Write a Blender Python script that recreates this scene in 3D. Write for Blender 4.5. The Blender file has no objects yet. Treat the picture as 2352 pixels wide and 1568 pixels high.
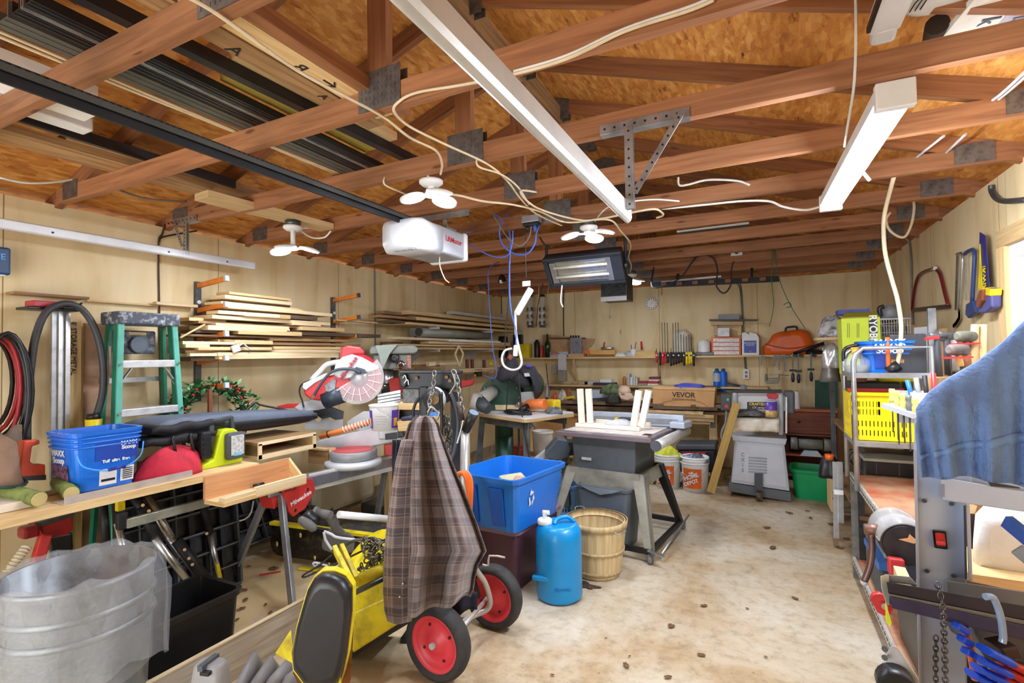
import bpy, bmesh, math, random
from mathutils import Vector as V, Matrix
S=bpy.context.scene
# ---------------- camera
FPX=1163.3; yaw,pit,rol=[math.radians(a) for a in (26.26,1.51,-.856)]
CAM=V((0,0,1.5))
_f=V((-math.sin(yaw)*math.cos(pit),math.cos(yaw)*math.cos(pit),math.sin(pit)))
_r=V((math.cos(yaw),math.sin(yaw),0)); _u=_r.cross(_f)
RT=_r*math.cos(rol)+_u*math.sin(rol); UP=_u*math.cos(rol)-_r*math.sin(rol)
cd=bpy.data.cameras.new('camera'); cam=bpy.data.objects.new('camera',cd); S.collection.objects.link(cam)
cam.matrix_world=Matrix(((RT.x,UP.x,-_f.x,CAM.x),(RT.y,UP.y,-_f.y,CAM.y),(RT.z,UP.z,-_f.z,CAM.z),(0,0,0,1)))
cd.sensor_width=36; cd.lens=36*FPX/2352; cd.clip_start=.05; S.camera=cam
# ---------------- light
w=bpy.data.worlds.new('sky'); S.world=w; w.use_nodes=True
bg=w.node_tree.nodes['Background']; bg.inputs[0].default_value=(.93,.96,1,1); bg.inputs[1].default_value=1.2
S.view_settings.view_transform='Standard'; S.view_settings.look='None'; S.view_settings.gamma=1
S.view_settings.exposure=0.47; S.view_settings.use_curve_mapping=False
def area(name,loc,rot,sx,sy,power,col=(1,1,1)):
    l=bpy.data.lights.new(name,'AREA'); l.shape='RECTANGLE'; l.size=sx; l.size_y=sy; l.energy=power; l.color=col
    o=bpy.data.objects.new(name,l); o.location=loc; o.rotation_euler=rot; S.collection.objects.link(o); return o
# fill light added behind the camera to brighten the room
area('front_fill',(-1.9,-1.3,1.05),(math.radians(90),0,0),3.0,2.0,58,(.93,.96,1))
LAMPS=[]
def point(name,loc,power,r,col=(.92,.96,1)):
    l=bpy.data.lights.new(name,'POINT'); l.energy=power; l.shadow_soft_size=r; l.color=col
    o=bpy.data.objects.new(name,l); o.location=loc; S.collection.objects.link(o); return o

def ray(x,y): return RT*((x-1176)/FPX)+UP*((784-y)/FPX)+_f
def at(x,y,X=None,Y=None,Z=None):
    d=ray(x,y)
    if X is not None: t=(X-CAM.x)/d.x
    elif Y is not None: t=(Y-CAM.y)/d.y
    else: t=(Z-CAM.z)/d.z
    return CAM+d*t
def ad(x,y,d): return CAM+ray(x,y)*d
def srgb(c):
    r=[]
    for v in c[:3]:
        v=v/255; r.append(v/12.92 if v<=.04045 else ((v+.055)/1.055)**2.4)
    return (*r,1)
# ---------------- materials
_mc={}
def newmat(name):
    m=bpy.data.materials.new(name); m.use_nodes=True; n=m.node_tree.nodes; l=m.node_tree.links
    return m,n,l,n['Principled BSDF']
def nd(n,t,**k):
    a=n.new(t)
    for kk,v in k.items():
        if kk[0]=='_': a.inputs[kk[1:] if not kk[1:].isdigit() else int(kk[1:])].default_value=v
        else: setattr(a,kk,v)
    return a
def ramp(n,stops):
    r=n.new('ShaderNodeValToRGB'); e=r.color_ramp.elements
    while len(e)<len(stops): e.new(.5)
    for i,(p,c) in enumerate(stops): e[i].position=p; e[i].color=c
    return r
def mat(rgb,rough=.5,metal=0,var=.12,sc=6,bump=0,alpha=1,trans=0,emit=0,coat=0,dirt=None):
    """painted, plastic, metal or cloth surface: one colour with faint uneven wear"""
    key=(tuple(rgb),rough,metal,var,sc,bump,alpha,trans,emit,coat,dirt)
    if key in _mc: return _mc[key]
    m,n,l,p=newmat('surface'); c=srgb(rgb)
    p.inputs['Roughness'].default_value=rough; p.inputs['Metallic'].default_value=metal
    if coat: p.inputs['Coat Weight'].default_value=coat
    tc=n.new('ShaderNodeTexCoord'); no=nd(n,'ShaderNodeTexNoise',_Scale=sc,_Detail=6.0,_Roughness=.6); l.new(tc.outputs['Object'],no.inputs['Vector'])
    d=srgb(dirt) if dirt else tuple(x*(1-2.2*var) for x in c[:3])+(1,)
    r=ramp(n,[(.3,d),(.52,c),(.75,tuple(min(1,x*(1+var)) for x in c[:3])+(1,))]); l.new(no.outputs['Fac'],r.inputs[0]); l.new(r.outputs[0],p.inputs['Base Color'])
    if bump:
        b=nd(n,'ShaderNodeBump',_Strength=bump,_Distance=.01); n2=nd(n,'ShaderNodeTexNoise',_Scale=sc*8,_Detail=4.0)
        l.new(tc.outputs['Object'],n2.inputs['Vector']); l.new(n2.outputs['Fac'],b.inputs['Height']); l.new(b.outputs[0],p.inputs['Normal'])
    p.inputs['Alpha'].default_value=alpha
    if trans: p.inputs['Transmission Weight'].default_value=trans
    if emit: p.inputs['Emission Color'].default_value=c; p.inputs['Emission Strength'].default_value=emit
    _mc[key]=m; return m
def wood(c1,c2,knot=.5,rough=.65,tint=.25,gr=1.0):
    key=('w',tuple(c1),tuple(c2),knot,rough,tint,gr)
    if key in _mc: return _mc[key]
    m,n,l,p=newmat('timber'); p.inputs['Roughness'].default_value=rough
    uv=n.new('ShaderNodeUVMap'); oi=n.new('ShaderNodeObjectInfo')
    off=nd(n,'ShaderNodeVectorMath',operation='SCALE'); off.inputs[0].default_value=(37,53,0); l.new(oi.outputs['Random'],off.inputs['Scale'])
    ad_=nd(n,'ShaderNodeVectorMath',operation='ADD'); l.new(uv.outputs[0],ad_.inputs[0]); l.new(off.outputs[0],ad_.inputs[1])
    mp=n.new('ShaderNodeMapping'); mp.inputs['Scale'].default_value=(2.2,38*gr,1); l.new(ad_.outputs[0],mp.inputs[0])
    no=nd(n,'ShaderNodeTexNoise',_Scale=1.0,_Detail=5.0,_Roughness=.6,_Distortion=.6); l.new(mp.outputs[0],no.inputs['Vector'])
    r=ramp(n,[(.3,srgb(c2)),(.62,srgb(c1))]); l.new(no.outputs['Fac'],r.inputs[0])
    mp2=n.new('ShaderNodeMapping'); mp2.inputs['Scale'].default_value=(3.2,11,1); l.new(ad_.outputs[0],mp2.inputs[0])
    vo=nd(n,'ShaderNodeTexVoronoi',_Scale=1.0); l.new(mp2.outputs[0],vo.inputs['Vector'])
    kr=ramp(n,[(.06,(1,1,1,1)),(.13,(0,0,0,1))]); l.new(vo.outputs['Distance'],kr.inputs[0])
    kf=nd(n,'ShaderNodeMath',operation='MULTIPLY'); kf.inputs[1].default_value=knot; l.new(kr.outputs[0],kf.inputs[0])
    mx=nd(n,'ShaderNodeMixRGB',blend_type='MULTIPLY'); l.new(kf.outputs[0],mx.inputs[0]); l.new(r.outputs[0],mx.inputs[1]); mx.inputs[2].default_value=(.28,.2,.15,1)
    # broad unevenness + tint per board
    n3=nd(n,'ShaderNodeTexNoise',_Scale=2.5,_Detail=2.0); l.new(ad_.outputs[0],n3.inputs['Vector'])
    sm=nd(n,'ShaderNodeMath',operation='ADD'); l.new(n3.outputs['Fac'],sm.inputs[0]); l.new(oi.outputs['Random'],sm.inputs[1])
    mr=nd(n,'ShaderNodeMapRange'); mr.inputs[1].default_value=.4; mr.inputs[2].default_value=1.6; mr.inputs[3].default_value=1-tint; mr.inputs[4].default_value=1+tint*.6
    l.new(sm.outputs[0],mr.inputs[0])
    hs=n.new('ShaderNodeHueSaturation'); l.new(mx.outputs[0],hs.inputs['Color']); l.new(mr.outputs[0],hs.inputs['Value']); l.new(hs.outputs[0],p.inputs['Base Color'])
    _mc[key]=m; return m
# ---------------- mesh builder
class MB:
    def __init__(s): s.v=[]; s.f=[]; s.uv=[]; s.mi=[]; s.cur=0; s.sm=[]
    def face(s,ids,uv,smooth=False): s.f.append(tuple(ids)); s.uv.append(uv); s.mi.append(s.cur); s.sm.append(smooth)
    def box(s,c,size,R=None,taper=(1,1),sh=(0,0)):
        """box centred at c; R 3x3 rotation; top face scaled by taper"""
        c=V(c); hx,hy,hz=[q/2 for q in size]; b=len(s.v); pts=[]
        for z in (-1,1):
            tx,ty=(taper if z>0 else (1,1)); ox,oy=(sh if z>0 else (0,0))
            for x,y in ((-1,-1),(1,-1),(1,1),(-1,1)): pts.append(V((x*hx*tx+ox,y*hy*ty+oy,z*hz)))
        for q in pts: s.v.append(c+((R@q) if R else q))
        L=max(range(3),key=lambda i:size[i])
        for f in ((0,3,2,1),(4,5,6,7),(0,1,5,4),(1,2,6,5),(2,3,7,6),(3,0,4,7)):
            P=[pts[i] for i in f]; nr=(P[1]-P[0]).cross(P[2]-P[0]); k=max(range(3),key=lambda i:abs(nr[i]))
            ax=[i for i in range(3) if i!=k]
            if ax[1]==L or (L==k and size[ax[1]]>size[ax[0]]): ax=ax[::-1]
            s.face([b+i for i in f],[(q[ax[0]],q[ax[1]]+k*.37) for q in P])
        return s
    def beam(s,a,b,w,h,up=(0,0,1)):
        """rectangular bar from a to b, w across, h along up"""
        a=V(a);b=V(b);d=(b-a); L=d.length; x=d.normalized(); u=V(up)
        y=u.cross(x)
        if y.length<1e-4: y=V((0,1,0)).cross(x)
        y.normalize(); z=x.cross(y)
        R=Matrix((x,y,z)).transposed(); return s.box((a+b)/2,(L,w,h),R)
    def prism(s,pts,ext):
        """polygon (3D points) extruded by vector ext"""
        pts=[V(p) for p in pts]; ext=V(ext); n=len(pts); b=len(s.v)
        nr=V((0,0,0))
        for i in range(n): nr+=(pts[i]-pts[0]).cross(pts[(i+1)%n]-pts[0])
        if nr.dot(ext)<0: pts=pts[::-1]
        s.v+=pts+[p+ext for p in pts]; o=pts[0]
        e1=(pts[1]-pts[0]).normalized(); e2=nr.normalized().cross(e1)
        dd=max(range(n),key=lambda i:(pts[(i+1)%n]-pts[i]).length); e1=(pts[(dd+1)%n]-pts[dd]).normalized(); e2=nr.normalized().cross(e1)
        uv=[((p-o).dot(e1),(p-o).dot(e2)) for p in pts]
        s.face([b+i for i in range(n)][::-1],uv[::-1]); s.face([b+n+i for i in range(n)],uv)
        acc=0
        for i in range(n):
            j=(i+1)%n; L=(pts[j]-pts[i]).length
            s.face([b+i,b+j,b+n+j,b+n+i],[(acc,0),(acc+L,0),(acc+L,ext.length),(acc,ext.length)]); acc+=L
        return s
    def rings(s,rings,caps=(True,True),closed=True,smooth=True,loop=False):
        """loft through rings of equal point count"""
        n=len(rings[0]); b=len(s.v); 
        for r in rings: s.v+=[V(p) for p in r]
        m=len(rings); ul=[0]
        for i in range(1,m): ul.append(ul[-1]+(V(rings[i][0])-V(rings[i-1][0])).length)
        vl=[0]
        for i in range(n): vl.append(vl[-1]+(V(rings[0][(i+1)%n])-V(rings[0][i])).length)
        for i in range(m if loop else m-1):
            i2=(i+1)%m
            for j in range(n if closed else n-1):
                k=(j+1)%n; u2=ul[i2] if i2 else ul[i]+.01
                s.face([b+i*n+j,b+i*n+k,b+i2*n+k,b+i2*n+j],[(ul[i],vl[j]),(ul[i],vl[j+1]),(u2,vl[j+1]),(u2,vl[j])],smooth)
        if closed and not loop:
            if caps[0]: s.face([b+j for j in range(n)][::-1],[(0,vl[j]) for j in range(n)])
            if caps[1]: s.face([b+(m-1)*n+j for j in range(n)],[(0,vl[j]) for j in range(n)])
        return s
    def cyl(s,a,b,r,r2=None,n=20,caps=True):
        a=V(a);b=V(b); r2=r if r2 is None else r2; x,y=frame(b-a)
        R=[[c+x*(q*math.cos(t))+y*(q*math.sin(t)) for t in [2*math.pi*i/n for i in range(n)]] for c,q in ((a,r),(b,r2))]
        return s.rings(R,(caps,caps))
    def lathe(s,prof,c=(0,0,0),ax=(0,0,1),n=28,caps=(True,True),sx=1,sy=1):
        """profile of (radius, height) spun round axis ax through c"""
        c=V(c);a=V(ax).normalized(); x,y=frame(a)
        if abs(a.z)>.99: x,y=V((1,0,0)),V((0,1,0))*(1 if a.z>0 else -1)
        return s.rings([[c+a*h+x*(r*sx*math.cos(t))+y*(r*sy*math.sin(t)) for t in [2*math.pi*i/n for i in range(n)]] for r,h in prof],caps)
    def tube(s,pts,r,n=8,loop=False,smooth=True,steps=5):
        pts=[V(p) for p in pts]
        if steps>1 and len(pts)>2: pts=spline(pts,steps,loop)
        m=len(pts); R=[]; up=None
        for i,p in enumerate(pts):
            if loop: t=pts[(i+1)%m]-pts[i-1]
            else: t=pts[min(i+1,m-1)]-pts[max(i-1,0)]
            t.normalize()
            if up is None: up,_=frame(t)
            up=(up-t*up.dot(t)); up=up.normalized() if up.length>1e-6 else frame(t)[0]
            y=t.cross(up); rr=r(i/(m-1)) if callable(r) else r
            R.append([p+up*(rr*math.cos(q))+y*(rr*math.sin(q)) for q in [2*math.pi*k/n for k in range(n)]])
        return s.rings(R,loop=loop)
    def sphere(s,c,r,n=12,sx=1,sy=1,sz=1):
        c=V(c); m=max(5,n//2)
        return s.rings([[c+V((r*sx*math.sin(t)*math.cos(q),r*sy*math.sin(t)*math.sin(q),-r*sz*math.cos(t))) for q in [2*math.pi*k/n for k in range(n)]] for t in [math.pi*(i+.02)/(m+.04) for i in range(m+1)]])
    def sheet(s,grid,th=.003,smooth=True):
        """grid[i][j] of points -> surface with thickness"""
        m=len(grid);n=len(grid[0]); b=len(s.v); nr=[]
        G=[[V(p) for p in r] for r in grid]
        for i in range(m):
            for j in range(n):
                du=G[min(i+1,m-1)][j]-G[max(i-1,0)][j]; dv=G[i][min(j+1,n-1)]-G[i][max(j-1,0)]
                q=du.cross(dv); nr.append(q.normalized() if q.length>1e-9 else V((0,0,1)))
        for i in range(m):
            for j in range(n): s.v.append(G[i][j])
        for i in range(m):
            for j in range(n): s.v.append(G[i][j]-nr[i*n+j]*th)
        us=[0]; vs=[0]; mm=m//2; nn=n//2
        for i in range(1,m): us.append(us[-1]+(G[i][nn]-G[i-1][nn]).length)
        for j in range(1,n): vs.append(vs[-1]+(G[mm][j]-G[mm][j-1]).length)
        N=m*n
        for i in range(m-1):
            for j in range(n-1):
                a=[b+i*n+j,b+(i+1)*n+j,b+(i+1)*n+j+1,b+i*n+j+1]; u=[(us[i],vs[j]),(us[i+1],vs[j]),(us[i+1],vs[j+1]),(us[i],vs[j+1])]
                s.face(a,u,smooth); s.face([q+N for q in a][::-1],u[::-1],smooth)
        bd=[(i,0) for i in range(m)]+[(m-1,j) for j in range(1,n)]+[(i,n-1) for i in range(m-2,-1,-1)]+[(0,j) for j in range(n-2,0,-1)]
        for k in range(len(bd)):
            (i,j),(i2,j2)=bd[k],bd[(k+1)%len(bd)]
            s.face([b+i2*n+j2,b+i*n+j,b+i*n+j+N,b+i2*n+j2+N],[(us[i2],vs[j2]),(us[i],vs[j]),(us[i],vs[j]+.003),(us[i2],vs[j2]+.003)],False)
        return s
    def mt(s,k): s.cur=k; return s
    def obj(s,name,m,parent=None,bevel=0,local=False,seg=2,sub=0):
        me=bpy.data.meshes.new(name); inv=Matrix.Identity(4) if (local or parent is None) else ginv(parent)
        me.from_pydata([inv@q for q in s.v],[],s.f); uvl=me.uv_layers.new(name='UVMap')
        k=0
        for uv in s.uv:
            for q in uv: uvl.data[k].uv=q; k+=1
        for p,q,i in zip(me.polygons,s.sm,s.mi): p.use_smooth=q; p.material_index=i
        for mm in (m if isinstance(m,(list,tuple)) else [m]): me.materials.append(mm)
        o=bpy.data.objects.new(name,me); S.collection.objects.link(o)
        if parent is not None: o.parent=parent
        if bevel:
            b=o.modifiers.new('bevel','BEVEL'); b.width=bevel; b.segments=seg; b.limit_method='ANGLE'; b.angle_limit=math.radians(35); b.use_clamp_overlap=True
            for p in me.polygons: p.use_smooth=p.use_smooth
        if sub:
            b=o.modifiers.new('sub','SUBSURF'); b.levels=sub; b.render_levels=sub
        return o
def frame(d):
    d=V(d).normalized(); h=V((0,0,1)) if abs(d.z)<.9 else V((1,0,0))
    x=h.cross(d).normalized(); return x,d.cross(x)
def spline(p,k,loop=False):
    out=[]; n=len(p); rng=range(n if loop else n-1)
    for i in rng:
        if loop: a,b,c,d=p[i-1],p[i],p[(i+1)%n],p[(i+2)%n]
        else: a,b,c,d=p[max(i-1,0)],p[i],p[i+1],p[min(i+2,n-1)]
        for j in range(k):
            t=j/k; out.append(.5*((2*b)+(c-a)*t+(2*a-5*b+4*c-d)*t*t+(3*b-a-3*c+d)*t**3))
    if not loop: out.append(p[-1])
    return out
_gm={}
def ginv(o):
    m=Matrix.Identity(4); c=[]
    while o is not None: c.append(o); o=o.parent
    for q in reversed(c): m=m@q.matrix_basis
    return m.inverted()
def tag(o,label=None,cat=None,group=None,kind=None):
    if label: o['label']=label
    if cat: o['category']=cat
    if group: o['group']=group
    if kind: o['kind']=kind
    return o
def thing(name,label,cat,loc=(0,0,0),rz=0,group=None):
    o=bpy.data.objects.new(name,None); S.collection.objects.link(o); o.location=loc; o.rotation_euler=(0,0,rz); o.empty_display_size=.05
    return tag(o,label,cat,group)
def one(mb,name,m,label,cat,group=None,bevel=0,loc=None,sub=0):
    """a thing that is a single mesh, given in world coordinates"""
    if loc is None: loc=sum((V(q) for q in mb.v),V((0,0,0)))/len(mb.v); loc.z=min(q.z for q in mb.v)
    loc=V(loc); mb.v=[V(q)-loc for q in mb.v]; o=mb.obj(name,m,None,bevel,True,sub=sub); o.location=loc
    return tag(o,label,cat,group)
def struct(mb,name,m,bevel=0): 
    o=mb.obj(name,m,None,bevel); o['kind']='structure'; return o
def dup(o,loc=None,rz=None,label=None,parent=None):
    c=o.copy(); S.collection.objects.link(c)
    if parent is not None: c.parent=parent
    if loc is not None: c.location=loc
    if rz is not None: c.rotation_euler=(0,0,rz)
    if label: c['label']=label
    for ch in list(o.children): dup(ch,parent=c)
    return c
def text(body,size,m,loc,xd,yd,parent,name='lettering',ext=.0015,bold=0,sx=1,align='CENTER'):
    cu=bpy.data.curves.new('t','FONT'); cu.body=body; cu.size=size; cu.extrude=ext; cu.align_x=align; cu.align_y='CENTER'; cu.offset=bold; cu.space_line=.85
    t=bpy.data.objects.new('t',cu); S.collection.objects.link(t); bpy.context.view_layer.update()
    me=bpy.data.meshes.new_from_object(t.evaluated_get(bpy.context.evaluated_depsgraph_get())); bpy.data.objects.remove(t)
    x=V(xd).normalized(); y=V(yd); y=(y-x*y.dot(x)).normalized(); z=x.cross(y)
    R=Matrix((x*sx,y,z)).transposed().to_4x4(); R.translation=V(loc); me.transform((ginv(parent) if parent else Matrix.Identity(4))@R)
    me.materials.clear(); me.materials.append(m); me.name=name
    o=bpy.data.objects.new(name,me); S.collection.objects.link(o)
    if parent is not None: o.parent=parent
    return o
def rz(a): return Matrix.Rotation(a,3,'Z')
def ry(a): return Matrix.Rotation(a,3,'Y')
def rx(a): return Matrix.Rotation(a,3,'X')
def rrect(w,h,r,n=4):
    """rounded rectangle outline in 2D"""
    o=[]
    for cx,cy,a in ((w/2-r,h/2-r,0),(-w/2+r,h/2-r,90),(-w/2+r,-h/2+r,180),(w/2-r,-h/2+r,270)):
        for i in range(n+1):
            t=math.radians(a+90*i/n); o.append((cx+r*math.cos(t),cy+r*math.sin(t)))
    return o
def rext(pts,th): 
    return ray(sum(p[0] for p in pts)/len(pts),sum(p[1] for p in pts)/len(pts))*th
def tub(mb,c,w,d,h,r,tw=.85,th=.006,R=None,lip=.02,n=4):
    """open-topped tapered bin with rim; c = centre of bottom; w,d top size"""
    R=R or Matrix.Identity(3); c=V(c)
    def ring(k,z,o=0): return [c+R@V((x,y,z)) for x,y in rrect(w*k+o*2,d*k+o*2,max(r*k+o,.004),n)]
    k=lambda z: tw+(1-tw)*z/h
    return mb.rings([ring(tw,0),ring(k(h-lip*1.4),h-lip*1.4),ring(k(h-lip*1.4),h-lip*1.4,lip*.9),ring(1,h,lip),ring(1,h,-th),ring(k(h*.5),h*.5,-th),ring(tw,th,-th)],smooth=False)
# ---------------- shared materials
M=dict(
 pine=wood((226,196,142),(196,158,104),.35),
 pine_pale=wood((240,218,176),(220,190,140),.2),
 pine_white=wood((244,236,220),(232,218,194),.15,tint=.1),
 old=wood((176,138,92),(118,84,52),.5),
 bark=wood((120,94,66),(66,48,34),.6,gr=.6),
 joist=wood((166,112,72),(128,82,50),.8,tint=.22),
 rafter=wood((158,104,62),(122,76,44),.6,tint=.2),
 cherry=wood((132,66,38),(96,44,26),.1,.45,.1),
 galv=mat((176,180,182),.38,.85,.18,9), steel=mat((196,198,200),.28,.95,.1,14), chrome=mat((225,226,228),.12,1,.03),
 dsteel=mat((96,98,100),.4,.7,.2,10), black=mat((24,24,26),.4,0,.15,8), blackm=mat((30,30,33),.55,.2,.2,8), rubber=mat((40,39,38),.8,0,.25,14,.2),
 white=mat((236,236,232),.45,0,.04,5), wplastic=mat((228,230,230),.35,0,.04,5), alum=mat((205,207,208),.32,.9,.1,20),
 red=mat((196,44,44),.4,0,.12,6), blue=mat((22,104,204),.38,0,.08,5), yellow=mat((232,208,24),.4,0,.12,7), orange=mat((236,106,28),.45,0,.1,6),
 grey=mat((138,142,146),.45,0,.1,6), dgrey=mat((72,76,80),.5,0,.12,6), lgrey=mat((186,190,194),.4,0,.08,6),
)
# ================= the building
XL,XR,YB,ZT=-3.7,1.16,7.15,2.42; XM=(XL+XR)/2; SL=.333; YF=-1.2
def zr(x,o=0): return 3.21-SL*abs(x-XM)+o
def concrete():
    m,n,l,p=newmat('concrete'); tc=n.new('ShaderNodeTexCoord')
    a=nd(n,'ShaderNodeTexNoise',_Scale=.9,_Detail=8.0,_Roughness=.62,_Distortion=.4); b=nd(n,'ShaderNodeTexNoise',_Scale=14.0,_Detail=6.0,_Roughness=.7); s=nd(n,'ShaderNodeTexNoise',_Scale=46.0,_Detail=3.0,_Roughness=.6)
    for q in (a,b,s): l.new(tc.outputs['Object'],q.inputs['Vector'])
    r=ramp(n,[(.3,srgb((146,116,80))),(.44,srgb((186,162,126))),(.56,srgb((206,194,170))),(.7,srgb((218,211,196)))]); l.new(a.outputs['Fac'],r.inputs[0])
    r2=ramp(n,[(.3,(.55,.5,.42,1)),(.5,(.9,.88,.85,1)),(.7,(1,1,1,1))]); l.new(b.outputs['Fac'],r2.inputs[0])
    r3=ramp(n,[(.26,(.25,.18,.12,1)),(.33,(1,1,1,1))]); l.new(s.outputs['Fac'],r3.inputs[0])
    m1=nd(n,'ShaderNodeMixRGB',blend_type='MULTIPLY'); m1.inputs[0].default_value=.8; l.new(r.outputs[0],m1.inputs[1]); l.new(r2.outputs[0],m1.inputs[2])
    m2=nd(n,'ShaderNodeMixRGB',blend_type='MULTIPLY'); m2.inputs[0].default_value=.7; l.new(m1.outputs[0],m2.inputs[1]); l.new(r3.outputs[0],m2.inputs[2])
    # sawdust drifts on the left, a dark oil stain in the middle
    sx=n.new('ShaderNodeSeparateXYZ'); l.new(tc.outputs['Object'],sx.inputs[0])
    mr=nd(n,'ShaderNodeMapRange'); mr.inputs[1].default_value=-1.3; mr.inputs[2].default_value=-2.3; l.new(sx.outputs[0],mr.inputs[0])
    n2=nd(n,'ShaderNodeTexNoise',_Scale=3.0,_Detail=7.0,_Roughness=.6); l.new(tc.outputs['Object'],n2.inputs['Vector'])
    mu=nd(n,'ShaderNodeMath',operation='MULTIPLY'); l.new(mr.outputs[0],mu.inputs[0]); rr=ramp(n,[(.4,(0,0,0,1)),(.52,(1,1,1,1))]); l.new(n2.outputs['Fac'],rr.inputs[0]); l.new(rr.outputs[0],mu.inputs[1])
    m3=nd(n,'ShaderNodeMixRGB'); l.new(mu.outputs[0],m3.inputs[0]); l.new(m2.outputs[0],m3.inputs[1]); m3.inputs[2].default_value=srgb((212,188,140))
    dv=nd(n,'ShaderNodeVectorMath',operation='SUBTRACT'); l.new(tc.outputs['Object'],dv.inputs[0]); dv.inputs[1].default_value=(-.45,4.55,0)
    sc=nd(n,'ShaderNodeVectorMath',operation='MULTIPLY'); sc.inputs[1].default_value=(2.6,1.1,0); l.new(dv.outputs[0],sc.inputs[0])
    ln=nd(n,'ShaderNodeVectorMath',operation='LENGTH'); l.new(sc.outputs[0],ln.inputs[0])
    md=nd(n,'ShaderNodeMath',operation='ADD'); l.new(ln.outputs['Value'],md.inputs[0]); l.new(a.outputs['Fac'],md.inputs[1])
    r4=ramp(n,[(.55,(.38,.34,.32,1)),(1.0,(1,1,1,1))]); l.new(md.outputs[0],r4.inputs[0])
    m4=nd(n,'ShaderNodeMixRGB',blend_type='MULTIPLY'); m4.inputs[0].default_value=.8; l.new(m3.outputs[0],m4.inputs[1]); l.new(r4.outputs[0],m4.inputs[2])
    l.new(m4.outputs[0],p.inputs['Base Color']); p.inputs['Roughness'].default_value=.75
    bp=nd(n,'ShaderNodeBump',_Strength=.4,_Distance=.01); l.new(b.outputs['Fac'],bp.inputs['Height']); l.new(bp.outputs[0],p.inputs['Normal']); return m
def plywood():
    m,n,l,p=newmat('plywood'); uv=n.new('ShaderNodeUVMap')
    mp=n.new('ShaderNodeMapping'); mp.inputs['Scale'].default_value=(5,.7,1); l.new(uv.outputs[0],mp.inputs[0])
    a=nd(n,'ShaderNodeTexNoise',_Scale=1.0,_Detail=5.0,_Roughness=.55,_Distortion=.5); l.new(mp.outputs[0],a.inputs['Vector'])
    b=nd(n,'ShaderNodeTexNoise',_Scale=1.3,_Detail=4.0,_Roughness=.6); l.new(uv.outputs[0],b.inputs['Vector'])
    r=ramp(n,[(.25,srgb((206,178,126))),(.5,srgb((228,207,160))),(.75,srgb((236,219,178)))]); l.new(a.outputs['Fac'],r.inputs[0])
    r2=ramp(n,[(.3,(.84,.8,.72,1)),(.5,(1,1,1,1))]); l.new(b.outputs['Fac'],r2.inputs[0])
    mx=nd(n,'ShaderNodeMixRGB',blend_type='MULTIPLY'); mx.inputs[0].default_value=.8; l.new(r.outputs[0],mx.inputs[1]); l.new(r2.outputs[0],mx.inputs[2])
    # knots as small dark vertical ticks, and sheet joints each 1.22 m
    mp2=n.new('ShaderNodeMapping'); mp2.inputs['Scale'].default_value=(3.4,1.2,1); l.new(uv.outputs[0],mp2.inputs[0])
    vo=nd(n,'ShaderNodeTexVoronoi',_Scale=1.0); l.new(mp2.outputs[0],vo.inputs['Vector'])
    kr=ramp(n,[(.03,(.45,.3,.18,1)),(.07,(1,1,1,1))]); l.new(vo.outputs['Distance'],kr.inputs[0])
    m2=nd(n,'ShaderNodeMixRGB',blend_type='MULTIPLY'); m2.inputs[0].default_value=.8; l.new(mx.outputs[0],m2.inputs[1]); l.new(kr.outputs[0],m2.inputs[2])
    sx=n.new('ShaderNodeSeparateXYZ'); l.new(uv.outputs[0],sx.inputs[0])
    md=nd(n,'ShaderNodeMath',operation='PINGPONG'); md.inputs[1].default_value=.61; l.new(sx.outputs[0],md.inputs[0])
    lt=nd(n,'ShaderNodeMath',operation='LESS_THAN'); lt.inputs[1].default_value=.003; l.new(md.outputs[0],lt.inputs[0])
    m3=nd(n,'ShaderNodeMixRGB'); l.new(lt.outputs[0],m3.inputs[0]); l.new(m2.outputs[0],m3.inputs[1]); m3.inputs[2].default_value=srgb((150,120,80))
    l.new(m3.outputs[0],p.inputs['Base Color']); p.inputs['Roughness'].default_value=.62; return m
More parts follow.
